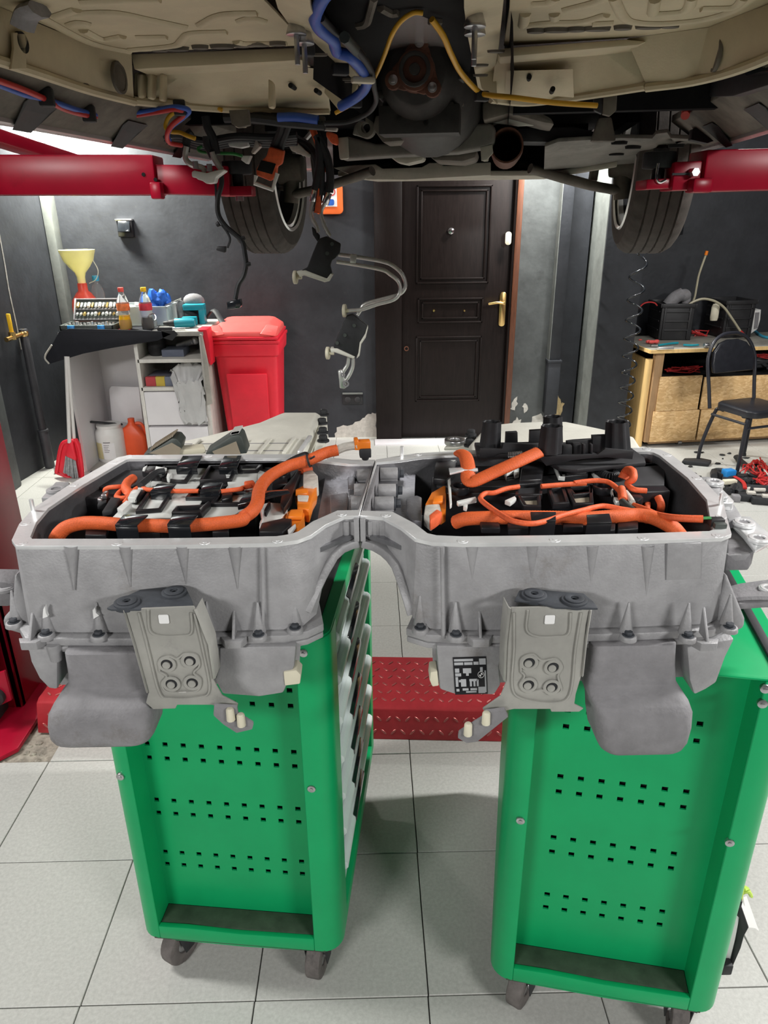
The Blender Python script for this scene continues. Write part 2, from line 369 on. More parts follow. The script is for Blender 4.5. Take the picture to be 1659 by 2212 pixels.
# ================================================================== ROOM
g = G(); g.bx(-4.0, 4.8, -5.6, 7.0, -.12, -.012)
floor = structure('floor', g, 'grout')
tile0 = None
rows = [1.098 + .4045 * k for k in range(-3, 13)]
for ky in range(-4, 12):
    for kx in range(-8, 9):
        x0 = .112 + .4015 * kx; y0 = 1.098 + .4045 * ky
        if x0 < -1.3 and 1.85 < y0 < 2.2 and x0 < -1.3: continue     # the broken patch by the lift post
        if x0 < -2.9 and y0 < 3.5: continue
        if tile0 is None:
            g = G(); g.bx(.0014, .4001, .0014, .4031, -.0125, 0)
            tile0 = build('tile', g, 'tile', floor, bev=.0012, seg=1); t = tile0
        else: t = copy_part(tile0, floor)
        t.location = (x0, y0 + x0 * .004, rnd.uniform(-.0006, .0006)); t.rotation_euler = (0, 0, .003)
g = G(); random.seed(3)
for i in range(260):
    x = rnd.uniform(-1.72, -1.09); y = rnd.uniform(1.89, 2.31); s = rnd.uniform(.004, .016)
    g.ball((x, y, -.012), s, s * rnd.uniform(.6, 1), s * .7, n=6, m=4, jit=.25)
build('concrete_rubble', g, 'rubble', floor, smooth=False, kind='stuff', label='broken grey concrete where floor tiles are missing')
g = G(); g.bx(-1.72, -1.09, 1.87, 2.33, -.0118, -.009); build('screed', g, 'rubble', floor)

g = G(); g.bx(-2.5, 1.62, 5.6, 5.8, 0, 4.4)
wb = structure('wall_back', g, 'wall')
g = G()
def patch(px, y, seed, thick=.004):
    pts = [at(a, b, y=y) for a, b in px]
    return pts
def jag(px, j=4, n=4, seed=1):
    q = random.Random(seed); out = []
    for i in range(len(px)):
        a, b = px[i], px[(i + 1) % len(px)]
        for k in range(n): t = k / n; out.append((a[0] + (b[0] - a[0]) * t + q.uniform(-j, j), a[1] + (b[1] - a[1]) * t + q.uniform(-j, j)))
    return out
g.prism([at(a, b, y=5.597) for a, b in jag([(724, 950), (726, 925), (760, 916), (782, 905), (800, 893), (812, 892), (814, 950)], 2.5, 4, 4)], (0, .005, 0))
build('bare_plaster', g, 'plaster', wb, smooth=False, label='pale bare plaster showing low on the wall left of the door')
g = G(); g.bx(1.085, 1.385, 5.585, 5.6, 0, 4.4)
wg = build('lit_plaster_strip', g, 'wallgrey', wb, label='plastered strip of wall right of the door, coloured lighter for lamplight')  # lighter colour stands in for the lamp above lighting this wall
for k, pts in enumerate([[(1106, 870), (1116, 858), (1118, 872), (1112, 885), (1104, 884)], [(1106, 915), (1116, 902), (1124, 908), (1120, 925), (1108, 928)],
                         [(1150, 900), (1170, 893), (1176, 908), (1172, 925), (1148, 925)], [(1128, 878), (1136, 870), (1142, 884), (1134, 892)]]):
    g = G(); g.prism([at(a, b, y=5.583) for a, b in jag(pts, 2, 3, k + 9)], (0, .004, 0)); build('bare_plaster', g, 'plaster', wg, smooth=False)
g = G(); g.prism([at(a, b, y=5.598) for a, b in jag([(1196, 870), (1206, 851), (1212, 870), (1218, 872), (1214, 893), (1205, 900), (1190, 885), (1184, 862)], 2, 3, 31)], (0, .004, 0))
build('bare_render', g, 'cream', wb, smooth=False, label='cream patch of bare render beside the grey pillar')
# boxed pipe beside the plaster strip, and pillars
g = G(); g.bx(1.372, 1.452, 5.50, 5.60, .62, 4.4); g.bx(1.366, 1.460, 5.49, 5.60, .2, .61); g.bx(1.36, 1.466, 5.485, 5.60, .605, .625)
t1o = structure('trim_1', g, 'wall', bev=.003)
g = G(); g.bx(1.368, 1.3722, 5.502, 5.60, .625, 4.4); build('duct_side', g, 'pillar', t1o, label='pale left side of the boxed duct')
g = G(); g.bx(1.645, 1.93, 5.28, 6.2, 0, 4.4)
wp = structure('wall_pillar', g, 'wall', bev=.004)
g = G(); g.bx(1.640, 1.6455, 5.285, 5.8, 0, 4.4); build('lit_pillar_side', g, 'pillar', wp, label='side of the pillar, coloured paler for the lamplight on it')  # pale skin on the dark pillar paints its lamplit left side
g = G(); g.bx(1.55, 4.6, 6.0, 6.2, 0, 4.4); structure('wall_right_back', g, 'wall')
g = G(); g.bx(-4.0, 4.8, -5.6, -5.4, 0, 4.4); structure('wall_rear', g, 'wall')
g = G(); g.bx(4.4, 4.6, -5.4, 6.2, 0, 4.4); structure('wall_right', g, 'wall')
g = G(); g.flatz([(-2.29, 5.62), (-3.72, -5.4), (-3.9, -5.4), (-3.9, 5.62)], 0, 4.4); structure('wall_left', g, 'wall')
g = G(); g.bx(-4.0, 4.8, -5.6, 6.2, 4.4, 4.5); structure('ceiling', g, 'ceil')
g = G(); g.prism([at(93, 290, y=5.5), at(113, 290, y=5.5), at(168, 690, y=5.5), at(236, 1000, y=5.5), at(214, 1000, y=5.5), at(148, 690, y=5.5)], (0, .12, 0))
g = G(); g.bx(-2.30, -2.235, 5.5, 5.62, 0, 4.4)
structure('trim_2', g, 'pillar', bev=.004)  # paler colour carries the lamplight falling on the corner strip
g = G(); g.bx(-3.0, -2.37, 4.34, 4.58, 0, 1.15); structure('trim_3', g, 'wallgrey', bev=.01)
# thin pale crack in the paint running down the left wall
wl = bpy.data.objects['wall_left']; n_ = V3(11.02, -1.43, 0).normalized(); o_ = V3(-2.29, 5.62, 0) + n_ * .002
def onleft(px, py):
    r = ray(px, py); c = V3(0, 0, CAM_H); return c + r * ((o_ - c).dot(n_) / r.dot(n_))
g = G(); g.tube([onleft(*v) for v in ((-8, 470), (0, 515), (10, 570), (20, 630), (33, 690), (46, 755))], .0045, n=5); build('paint_crack', g, 'plaster', wl)
# pale drip beside the left doorway post
g2 = G(); g2.tube([at(818, 450, y=5.594), at(820, 600, y=5.594), at(822, 720, y=5.594)], .003, n=5); build('paint_drip', g2, 'plaster', wb)

# door
g = G(); g.bx(.035, .235, 5.50, 5.62, 0, 2.4); g.bx(1.035, 1.06, 5.50, 5.62, 0, 2.4); g.bx(.035, 1.06, 5.50, 5.62, 2.12, 2.4)
door = structure('door_1', g, 'door', bev=.006)
g = G(); g.bx(1.05, 1.092, 5.49, 5.62, 0, 2.4); build('door_jamb', g, 'doorframe', door, bev=.004, label='reddish brown right door jamb')
g = G(); g.bx(.235, 1.035, 5.535, 5.60, .015, 2.12); leaf = build('door_leaf', g, 'door', door, bev=.003)
def moulding(px0, py0, px1, py1, y=5.53):
    a = at(px0, py0, y=y); b = at(px1, py1, y=y); x0, x1, z0, z1 = a.x, b.x, b.z, a.z; g = G(); t = .013
    for d, tt in ((0, .008), (.03, .006)):
        X0, X1, Z0, Z1 = x0 + d, x1 - d, z0 + d, z1 - d
        g.bx(X0, X1, y - tt, y + .006, Z1 - t, Z1); g.bx(X0, X1, y - tt, y + .006, Z0, Z0 + t)
        g.bx(X0, X0 + t, y - tt, y + .006, Z0, Z1); g.bx(X1 - t, X1, y - tt, y + .006, Z0, Z1)
    build('panel_moulding', g, 'door', door, bev=.003)
moulding(900, 400, 1055, 612); moulding(902, 644, 1042, 697); moulding(898, 727, 1035, 866)
g = G(); c = at(1085, 668, y=5.53); g.flatz(rrect(-.024, .024, -.125, .125, .022), 0, .008)
hp = [V3(c.x + v.x, 5.522 + v.z * 0 + (.008 - v.z), c.z + v.y) for v in g.v]; g.v = hp
g.cyl((c.x, 5.525, c.z + .05), (c.x, 5.47, c.z + .05), .011); g.tube([(c.x, 5.475, c.z + .05), (c.x - .05, 5.47, c.z + .055), (c.x - .115, 5.475, c.z + .045)], .010, n=8)
build('door_handle', g, 'brass', door, bev=.002, label='brass lever handle on a long plate')
g = G(); c = at(1098, 515, y=5.50); g.flatz(rrect(-.022, .022, -.045, .045, .02), 0, .008); g.v = [V3(c.x + v.x, 5.503 - v.z, c.z + v.y) for v in g.v]
build('lock_plate', g, 'ivory', door, bev=.002, label='pale oval lock plate')
g = G(); c = at(974, 499, y=5.53); g.cyl((c.x, 5.54, c.z), (c.x, 5.515, c.z), .026, .022, n=18); build('peephole', g, 'chrome', door, bev=.002)
g = G()
for px, py, r in ((937, 671, .010), (1003, 671, .008)):
    c = at(px, py, y=5.53); g.cyl((c.x, 5.54, c.z), (c.x, 5.52, c.z), r, r * .8)
build('screw_cap', g, 'brass', door)
g = G(); c = at(878, 753, y=5.50); g.washer((c.x, 5.50, c.z), .018, .012, .006, Matrix.Rotation(R(90), 3, 'X')); build('keyhole_ring', g, 'doorframe', door)
g = G(); g.bx(.02, 1.1, 5.36, 5.5, -.012, .012); structure('trim_4', g, 'white', bev=.003)
# wall fittings
g = G(); c = at(270, 493, y=5.57); g.bx(c.x - .055, c.x + .055, 5.565, 5.6, c.z - .06, c.z + .055)
sw = build('wall_socket', g, 'socketblk', bev=.006); tag(sw, 'black wall socket with a flip lid on the back wall above the cabinet', 'socket')
g = G(); g.rot((c.x + .002, 5.545, c.z + .012), 0, .085, .012, .075, rx=R(-22)); build('socket_lid', g, 'clipgl', sw, bev=.004)
g = G(); g.bx(c.x - .06, c.x + .06, 5.552, 5.6, c.z + .05, c.z + .062); build('lid_hinge', g, 'steel', sw, bev=.002)
g = G(); c = at(1459, 491, y=5.97); g.bx(c.x - .06, c.x + .06, 5.95, 6.0, c.z - .055, c.z + .055)
s2 = build('wall_socket', g, 'socketblk', bev=.006); tag(s2, 'small black wall socket half hidden by the right front tyre', 'socket')
g = G(); g.rot((c.x, 5.935, c.z + .01), 0, .09, .012, .075, rx=R(-20)); build('socket_lid', g, 'clipgl', s2, bev=.004)
g = G(); c = at(762, 862, y=5.585); g.bx(c.x - .08, c.x + .08, 5.585, 5.6, c.z - .045, c.z + .045)
s3 = build('wall_socket', g, 'socketblk', bev=.004); tag(s3, 'dark double socket low on the wall left of the door', 'socket')
for d in (-.038, .038):
    g = G(); g.cyl((c.x + d, 5.586, c.z - .005), (c.x + d, 5.578, c.z - .005), .026, .024); build('socket_face', g, 'crate', s3, bev=.002)
g = G(); g.bx(c.x - .08, c.x + .08, 5.575, 5.59, c.z + .04, c.z + .05); build('socket_rail', g, 'pillar', s3)
# orange first-aid style box on the wall
fa = at(715, 430, y=5.57)
g = G(); g.flatz(rrect(-.11, .085, -.1, .1, .03), 0, .09); g.v = [V3(fa.x + v.x, 5.6 - v.z, fa.z + v.y) for v in g.v]
fb = build('wall_case', g, 'orangebox', bev=.006); tag(fb, 'orange plastic wall case with white label behind the dangling pipes', 'case')
g = G(); g.bx(fa.x - .1, fa.x + .045, 5.504, 5.511, fa.z - .05, fa.z + .1); lb = build('case_label', g, 'sticker', fb)
g = G(); g.flatz(rrect(-.035, .02, -.02, .02, .012), 0, .004); g.v = [V3(fa.x + v.x + .005, 5.505 - v.z, fa.z - .022 + v.y) for v in g.v]; build('blue_mark', g, 'bluecloth', lb)
g = G(); g.washer((fa.x + .01, 5.505, fa.z + .045), .026, .019, .004, Matrix.Rotation(R(90), 3, 'X')); build('red_ring', g, 'wred', lb)
# floor pipe on the left wall with a valve
g = G(); p0 = at(95, 1010, z=.0) + V3(.045, 0, 0); pts = [V3(p0.x, p0.y, .0), V3(p0.x - .01, p0.y, .33), ]
g.cyl(V3(p0.x, p0.y, 0), V3(p0.x, p0.y, .27), .034); g.cyl(V3(p0.x, p0.y, .27), V3(p0.x, p0.y, .98), .026); g.cyl(V3(p0.x, p0.y, .268), V3(p0.x, p0.y, .285), .037)
vp = build('standpipe', g, 'pipe', bev=.002); tag(vp, 'dark standpipe against the left wall with a brass valve', 'pipe')
g = G(); c = V3(p0.x, p0.y, .95); g.cyl(c, c + V3(-.03, -.19, -.01), .016); g.ball(c, .032); g.cyl(c + V3(-.02, -.12, -.02), c + V3(-.02, -.12, .03), .022); build('brass_valve', g, 'brass', vp)
g = G(); g.rot(c + V3(-.02, -.12, .085), 0, .026, .012, .12); build('valve_lever', g, 'capyellow', vp, bev=.004)
g = G(); p = at(133, 1018, z=.01); g.rot(p + V3(0, 0, .02), .2, .09, .045, .04); g.cyl(p + V3(.03, 0, .03), p + V3(.09, .01, .03), .012)
tag(build('pipe_fitting', g, 'steel', bev=.004), 'short grey pipe fitting lying on the floor by the left wall', 'fitting')

# ================================================================== LIFT
lp = thing('car_lift', 'red two-post car lift with column at the left edge and arms under the car', 'lift', (-1.5, 2.25, 0))
g = G(); g.bx(-1.66, -1.295, 2.17, 2.2, .0, 3.3); g.bx(-1.325, -1.295, 2.17, 2.45, 0, 3.3); g.bx(-1.66, -1.63, 2.17, 2.45, 0, 3.3)
build('column', g, 'red', lp, bev=.006)
g = G(); g.bx(1.95, 2.30, 1.93, 1.96, .0, 3.3); g.bx(1.95, 1.98, 1.93, 2.22, 0, 3.3); g.bx(2.27, 2.30, 1.93, 2.22, 0, 3.3); g.bx(1.85, 2.5, 1.75, 2.35, 0, .018); build('column', g, 'red', lp, bev=.006)
g = G(); g.bx(-1.75, -1.40, 2.46, 2.70, 1.62, 1.86); build('carriage', g, 'red', lp, bev=.01)
g = G(); g.bx(1.93, 2.32, 2.23, 2.48, 1.62, 1.88); build('carriage', g, 'red', lp, bev=.01)
g = G(); g.bx(-1.72, -1.375, 2.06, 2.168, .02, .92); g.bx(-1.72, -1.34, 2.03, 2.168, .02, .45); build('carriage_cover', g, 'blackmat', lp, bev=.01)
g = G(); g.prism([at(a, b, y=2.0) for a, b in ((12, 1525), (50, 1450), (56, 1512), (30, 1525))], (0, .02, 0))
g = G(); c = V3(-1.285, 2.06, .16); g.flatz([(-.09, -.08), (.03, -.02), (.03, .10), (-.09, .06)], 0, .012)
q = Matrix.Rotation(R(90), 3, 'X'); g.v = [c + q @ v for v in g.v]; build('pulley_bracket', g, 'red', lp, bev=.003, label='red bracket plate around the cable pulley')
g = G(); g.cyl(c + V3(-.02, .01, .0), c + V3(-.02, -.03, .0), .034, n=20); build('cable_pulley', g, 'blackmat', lp, bev=.004)
g = G(); g.cyl(c + V3(-.02, -.03, .0), c + V3(-.02, -.05, .0), .016); build('pulley_pin', g, 'chrome', lp, bev=.002)
g = G(); g.flatz([(-1.8, 1.80), (-1.30, 1.86), (-1.215, 1.95), (-1.215, 2.32), (-1.8, 2.32)], .0, .018); build('base_plate', g, 'red', lp, bev=.004)

ramp = thing('cable_cover', 'red checker plate cable cover crossing the floor between the carts', 'cover', (0, 2.02, 0), R(-3.2))
a0 = V3(-1.18, 2.085, 0)
ang = R(-5.5)
def rp(s, d, z): return V3(-1.19 + s * math.cos(R(-3.2)) - d * math.sin(R(-3.2)), 2.075 + s * math.sin(R(-3.2)) + d * math.cos(R(-3.2)), z)
prof = [(-.03, 0), (0, .105), (.02, .115), (.30, .115), (.32, .10), (.35, 0)]
g = G(); g.loft([[rp(0, d, z) for d, z in prof], [rp(2.5, d, z) for d, z in prof]]); build('cover_plate', g, 'redplate', ramp, bev=.004)
lug0 = None; nn = 0
for i in range(0, 62):
    for j in range(8):
        s = .03 + i * .033 + (.0165 if j % 2 else 0)
        if .35 < s < 1.12 or s > 1.85: continue
        if j < 6: d = .04 + j * .044; z = .115; nrm = V3(0, 0, 1)
        else: d = -.022 + (j - 6) * .013; z = .028 + (j - 6) * .045; nrm = V3(0, -.96, .27)
        alt = 1 if (i + j) % 2 else -1
        if lug0 is None:
            g = G(); g.flatz([(-.013, 0), (-.008, -.0035), (.008, -.0035), (.013, 0), (.008, .0035), (-.008, .0035)], -.001, .0022)
            me_l = build('raised_lug', g, 'lug', None, bev=.0008, seg=1); lug0 = me_l; lug0.parent = ramp; o = lug0
        else: o = copy_part(lug0, ramp)
        wp_ = rp(s, d, z)
        mw = Matrix.Translation(wp_) @ nrm.to_track_quat('Z', 'Y').to_matrix().to_4x4() @ Matrix.Rotation(R(45) * alt, 4, 'Z')
        o.matrix_local = ROOT[ramp.name].inverted() @ mw; nn += 1

# left arm: outer box section, inner telescopic section, pad
pl = car(-.66, -.6, 1.755)
def boxbeam(p0, p1, wdt, h):
    p0, p1 = Vector(p0), Vector(p1); d = (p1 - p0); m = Matrix.Translation((p0 + p1) / 2) @ d.to_track_quat('X', 'Z').to_matrix().to_4x4()
    return m, d.length, wdt, h
yl = 2.62
def zat(px, py, y): return at(px, py, y=y)
g = G(); a = zat(-250, 380, yl); b = zat(346, 380, yl); m, L, W_, H_ = boxbeam(a, b, .13, .118); g.boxm(m, L, W_, H_); la = build('lift_arm', g, 'red', lp, bev=.006, label='left lift arm reaching in under the car sill')
g = G(); a = zat(300, 388, yl + .005); b = zat(500, 392, yl + .01); m, L, W_, H_ = boxbeam(a, b, .105, .088); g.boxm(m, L, W_, H_); build('inner_section', g, 'red', la, bev=.005)
g = G(); a = zat(480, 414, yl + .02); b = zat(548, 413, yl + .02); m, L, W_, H_ = boxbeam(a, b, .10, .030); g.boxm(m, L, W_, H_); build('pad_tongue', g, 'red', la, bev=.004)
g = G(); c = zat(340, 412, yl - .07); g.rot(c, 0, .035, .05, .05); build('stop_block', g, 'red', la, bev=.006)
g = G(); c = zat(515, 402, yl + .02); g.cyl(c, c + V3(0, 0, .04), .018); g.cyl(c + V3(0, 0, .035), c + V3(0, 0, .075), .05); build('rubber_pad', g, 'rubber', la, bev=.004)
g = G(); c = zat(517, 420, yl + .02); g.cyl(c - V3(0, 0, .02), c + V3(0, 0, .012), .014); build('pad_screw', g, 'steel', la)
g = G()
for px, py in ((310, 377), (336, 388)): c = zat(px, py, yl - .066); g.cyl(c, c - V3(0, .002, 0), .006)
build('bolt_hole', g, 'hole', la)
g = G(); a = zat(-120, 262, 3.1); b = zat(165, 352, 3.6); m, L, W_, H_ = boxbeam(a, b, .11, .05); g.boxm(m, L, W_, H_); build('lift_arm', g, 'red', lp, bev=.005, label='thin lift arm slanting away under the left sill')
# right arm
pr = car(.65, -.6, 1.755); yr = 2.36
g = G(); a = zat(1502, 372, yr); b = zat(2110, 356, yr); m, L, W_, H_ = boxbeam(a, b, .13, .112); g.boxm(m, L, W_, H_); ra = build('lift_arm', g, 'red', lp, bev=.006, label='right lift arm with a slotted inner section')
g = G(); a = zat(1440, 383, yr + .005); b = zat(1530, 379, yr + .005); m, L, W_, H_ = boxbeam(a, b, .105, .078); g.boxm(m, L, W_, H_); inn = build('inner_section', g, 'red', ra, bev=.005)
g = G(); a = zat(1384, 400, yr + .02); b = zat(1460, 396, yr + .02); m, L, W_, H_ = boxbeam(a, b, .10, .028); g.boxm(m, L, W_, H_); build('pad_tongue', g, 'red', ra, bev=.004)
g = G(); c = zat(1512, 401, yr - .065); g.rot(c, 0, .06, .05, .04); build('stop_block', g, 'red', ra, bev=.008)
g = G(); c = zat(1500, 372, yr - .07); g.cyl(c + V3(0, .03, 0), c - V3(0, .012, 0), .012, n=6); build('lock_bolt', g, 'steel', ra)
g = G(); c = zat(1472, 376, yr - .055); g.rot(c, 0, .055, .006, .006); build('slot', g, 'rubber', ra)
g = G(); c = zat(1420, 388, yr + .02); g.cyl(c, c + V3(0, 0, .03), .018); g.cyl(c + V3(0, 0, .03), c + V3(0, 0, .075), .05); build('rubber_pad', g, 'rubber', ra, bev=.004)
g = G(); c = zat(1418, 385, yr - .035); g.tube([c + V3(0, 0, .04), c + V3(.0, 0, .0), c + V3(.012, 0, -.012), c + V3(.03, 0, -.005)], .004); build('wire_clip', g, 'chrome', ra)
# ================================================================== TOOL CARTS
def xf(g, m): g.v = [m @ v for v in g.v]; return g
def tool_cart(label, loc, rz, holes, drawers):
    t = thing('tool_cart', label, 'tool cart', loc, rz)
    m = ROOT[t.name]
    def P(name, g, mt, parent=None, **k): return build(name, xf(g, m), mt, parent or t, **k)
    zb, zt = .122, .955
    g = G()
    c = arc((-.195, .045), .045, R(270), R(180), 7)
    g.flatz([(-.19, .075), (-.19, 0)] + c[0:] + [(-.24, .69), (-.225, .69), (-.225, .075)], zb, zt)
    P('left_frame', g, 'green', bev=.0015, seg=1)
    g = G(); c = arc((.192, .045), .045, R(270), R(360), 7)
    g.flatz([(.174, .075), (.174, 0)] + c + [(.237, .09), (.218, .09), (.218, .075)], zb, zt)
    P('right_frame', g, 'green', bev=.0015, seg=1)
    g = G(); g.bx(.19, .237, .64, .69, zb, zt); g.bx(.21, .237, .09, .64, zb, .165); g.bx(.20, .236, .09, .64, .925, .955)
    P('side_rails', g, 'green', bev=.002)
    # perforated panel
    x0, nx, dx, zr = holes; h = .0058
    xs = [-.19]; zs = [.160]
    for i in range(nx): xs += [x0 + dx * i - h, x0 + dx * i + h]
    xs.append(.174)
    for z in zr: zs += [z - h, z + h]
    zs.append(.955)
    vs = [V3(x, .062, z) for z in zs for x in xs]; n = len(xs); fs = []
    for j in range(len(zs) - 1):
        for i in range(n - 1):
            if i % 2 == 1 and j % 2 == 1: continue
            fs.append((j * n + i, j * n + i + 1, (j + 1) * n + i + 1, (j + 1) * n + i))
    g = G(); g.add(vs, fs)
    for j in range(1, len(zs) - 1, 2):                    # turned-in hole edges
        for i in range(1, n - 1, 2):
            a, b, c2, d = V3(xs[i], .062, zs[j]), V3(xs[i + 1], .062, zs[j]), V3(xs[i + 1], .062, zs[j + 1]), V3(xs[i], .062, zs[j + 1])
            o = V3(0, .004, 0); g.add([a, b, c2, d, a + o, b + o, c2 + o, d + o], [(0, 1, 5, 4), (1, 2, 6, 5), (2, 3, 7, 6), (3, 0, 4, 7)])
    P('perforated_panel', g, 'green', smooth=False)
    g = G(); g.bx(-.222, .216, .078, .66, .17, .92); P('inner_shade_box', g, 'hole')  # black box painting the shade seen through the perforations
    g = G(); g.bx(-.189, .173, .012, .062, zb + .002, .160); g.bx(-.205, .2, .0, .69, zb - .002, zb + .004); P('ledge', g, 'greengrime', bev=.002, label='grimy bottom ledge')
    g = G(); g.prism([V3(-.19, .0, zb), V3(-.15, .0, zb - .003), V3(0, .0, zb - .006), V3(.174, .0, zb - .001), V3(.174, 0, .161), V3(0, 0, .158), V3(-.12, 0, .163), V3(-.19, 0, .162)], (0, .012, 0))
    P('bottom_lip', g, 'green', bev=.002)
    g = G(); g.flatz(rrect(-.238, .236, .004, .688, .04, 6), .9551, .9598); P('top_plate', g, 'green', bev=.002)
    g = G(); g.bx(-.225, .22, .675, .69, zb, zt); P('back_panel', g, 'green', bev=.002)
    g = G(); g.bx(.196, .212, .0, .69, .9575, .966); P('edge_trim', g, 'rubber', bev=.001, label='black edge strip along the top')
    for sx, sz in (((-.212, .605), (.190, .605), (-.212, .93), (.190, .93)) if drawers else ((-.203, .586), (.177, .60), (.175, .944), (.176, .914), (-.2, .93))):
        g = G(); y = .0; g.cyl((sx, .004, sz), (sx, -.003, sz), .0085, n=16); g.cyl((sx, -.003, sz), (sx, -.0045, sz), .004, n=6); P('panel_screw', g, 'steel', bev=.0008)
    if drawers:
        tops = [.918 - .103 * k for k in range(6)] + [.297]
        for k, zt2 in enumerate(tops):
            hgt = .1005 if k < 6 else .128
            if k == 6: zt2 = .296
            g = G(); g.bx(.214, .2245, .094, .636, zt2 - hgt, zt2); d = P('drawer', g, 'drawer', bev=.0015)
            prof = [(.2245, zt2 - .030), (.234, zt2 - .030), (.2425, zt2 - .020), (.2415, zt2 - .008), (.234, zt2 - .001), (.2245, zt2)]
            g = G(); g.loft([[V3(x, .100, z) for x, z in prof], [V3(x, .63, z) for x, z in prof]]); P('drawer_rail', g, 'drawer', d, bev=.001)
            g = G(); pr2 = [(.238, zt2 - .027), (.2445, zt2 - .020), (.2440, zt2 - .008), (.236, zt2 + .0005), (.234, zt2 - .012)]
            g.loft([[V3(x, .24, z) for x, z in pr2], [V3(x, .40, z) for x, z in pr2]]); P('drawer_pull', g, 'clipgl', d, bev=.001, label='black drawer pull')
        g = G(); g.rot((.2255, .16, .90), 0, .004, .02, .05); P('lock_sticker', g, 'labelblack', bev=.001)
    for cx, cy, an in ((-.165, .050, -.42), (.172, .046, -.12), (-.168, .61, .0), (.165, .61, 0)):
        g = G(); g.washer((0, 0, 0), .055, .024, .036, n=28); cm = m @ Matrix.Translation((cx, cy, .0555)) @ Matrix.Rotation(an + R(0), 4, 'Z') @ Matrix.Rotation(R(90), 4, 'Y') @ Matrix.Translation((0, 0, -.018))
        cs = build('caster', xf(g, cm), 'castor', t, bev=.006)
        g = G(); g.cyl((0, 0, .004), (0, 0, .032), .026, n=20); g.cyl((0, 0, -.004), (0, 0, .040), .008, n=10); build('caster_hub', xf(g, cm), 'steel', cs, bev=.002)
        fm = m @ Matrix.Translation((cx, cy, 0)) @ Matrix.Rotation(an, 4, 'Z')
        g = G()
        for s in (-1, 1): g.prism([V3(s * .024, -.014, .04), V3(s * .024, .014, .04), V3(s * .024, .035, .112), V3(s * .024, -.03, .112)], (s * .003, 0, 0))
        g.bx(-.03, .03, -.036, .04, .108, .1205); build('caster_fork', xf(g, fm), 'rubber', cs, bev=.0015)
    return t
zr_l = [.290, .328, .446, .484, .602, .640, .758, .796, .860]
cart_l = tool_cart('green tool cart under the left battery half with silver drawers on its right side', (-.322, 1.145, 0), R(-6.4), (-.176, 9, .0398, zr_l), True)
cart_r = tool_cart('green tool cart under the right battery half with seven columns of holes', (.477, 1.0085, 0), R(-11.5), (-.130, 7, .0393, [.286, .325, .449, .489, .611, .650, .772, .811]), False)
# holder hanging on the right cart's right side with a lime glove
hm = Matrix.Translation((.477, 1.0085, 0)) @ Matrix.Rotation(R(-11.5), 4, 'Z')
hh = thing('side_holder', 'bent grey metal holder hooked on the right side of the right cart', 'holder', tuple(hm @ V3(.25, .2, .3)), R(-11.5))
def pz(px, py, y=1.02): return at(px, py, y=y)
g = G(); g.prism([pz(1584, 1972, 1.06), pz(1597, 1982, 1.06), pz(1594, 2000, 1.06), pz(1588, 2030, 1.06), pz(1577, 2076, 1.06), pz(1557, 2074, 1.06), pz(1552, 1980, 1.06)], (0, .004, 0)); build('face_plate', g, 'whitepl', hh, bev=.001)
g = G(); g.prism([pz(1597, 1944, 1.06), pz(1618, 2004, 1.05), pz(1608, 2022, 1.05), pz(1601, 2048, 1.05), pz(1580, 2096, 1.05), pz(1576, 2078, 1.06), pz(1590, 2030, 1.06), pz(1597, 1985, 1.06), pz(1584, 1970, 1.06), pz(1580, 1950, 1.06)], (0, .012, 0)); build('side_strap', g, 'crate', hh, bev=.002, label='dark side strap')
g = G(); g.prism([pz(1598, 1946, 1.06), pz(1614, 1940, 1.12), pz(1637, 2006, 1.10), pz(1640, 2012, 1.10), pz(1632, 2006, 1.08), pz(1618, 2004, 1.05)], (0, .004, .003)); build('top_flap', g, 'whitepl', hh, bev=.001)
g = G(); g.rot(pz(1564, 2088, 1.05), 0, .03, .02, .03); build('foot_hook', g, 'rubber', hh, bev=.003)
g = G(); g.rot(V3(.738, 1.055, .352), R(-11.5), .034, .03, .02); build('hook', g, 'rubber', hh, bev=.003)
g = G(); c = pz(1600, 1930, 1.09); random.seed(5)
for i in range(6):
    a = i * .9; g.tube([c + V3(-.02 + .006 * i, .01 * (i % 3), -.012), c + V3(.008 * math.cos(a), 0, .012 + .004 * i), c + V3(.022 * math.cos(a), .01 * math.sin(a), -.004)], .009, n=7, flat=.5)
tag(build('work_glove', g, 'lime'), 'lime green glove tucked in the holder on the right cart', 'glove')

# ================================================================== BATTERY HOUSING
bat = thing('battery_pack', 'opened cast aluminium hybrid battery housing in two joined halves across both carts', 'battery', (-.02, 1.15, .962))
ZR = 1.23
rimL = [(-.0225, 1.060), (-.048, 1.059), (-.077, 1.025), (-.097, .986), (-.115, .970), (-.142, .961), (-.25, .959), (-.38, .960), (-.525, .965), (-.540, .985), (-.556, 1.045), (-.562, 1.11),
        (-.545, 1.22), (-.516, 1.345), (-.508, 1.374), (-.492, 1.386), (-.33, 1.384), (-.154, 1.377), (-.096, 1.357), (-.041, 1.338), (.0055, 1.336)]
rimR = [(-.0215, 1.060), (.017, 1.053), (.045, 1.012), (.064, .970), (.087, .956), (.131, .950), (.268, .949), (.40, .951), (.515, .956), (.534, .968), (.556, 1.03), (.582, 1.10),
        (.594, 1.21), (.592, 1.345), (.583, 1.376), (.560, 1.389), (.40, 1.390), (.185, 1.388), (.089, 1.373), (.042, 1.353), (.0065, 1.337)]
zl = [1.197, 1.186, 1.150, 1.092] + [1.086] * 14 + [1.10, 1.186, 1.197]
NECK = 4
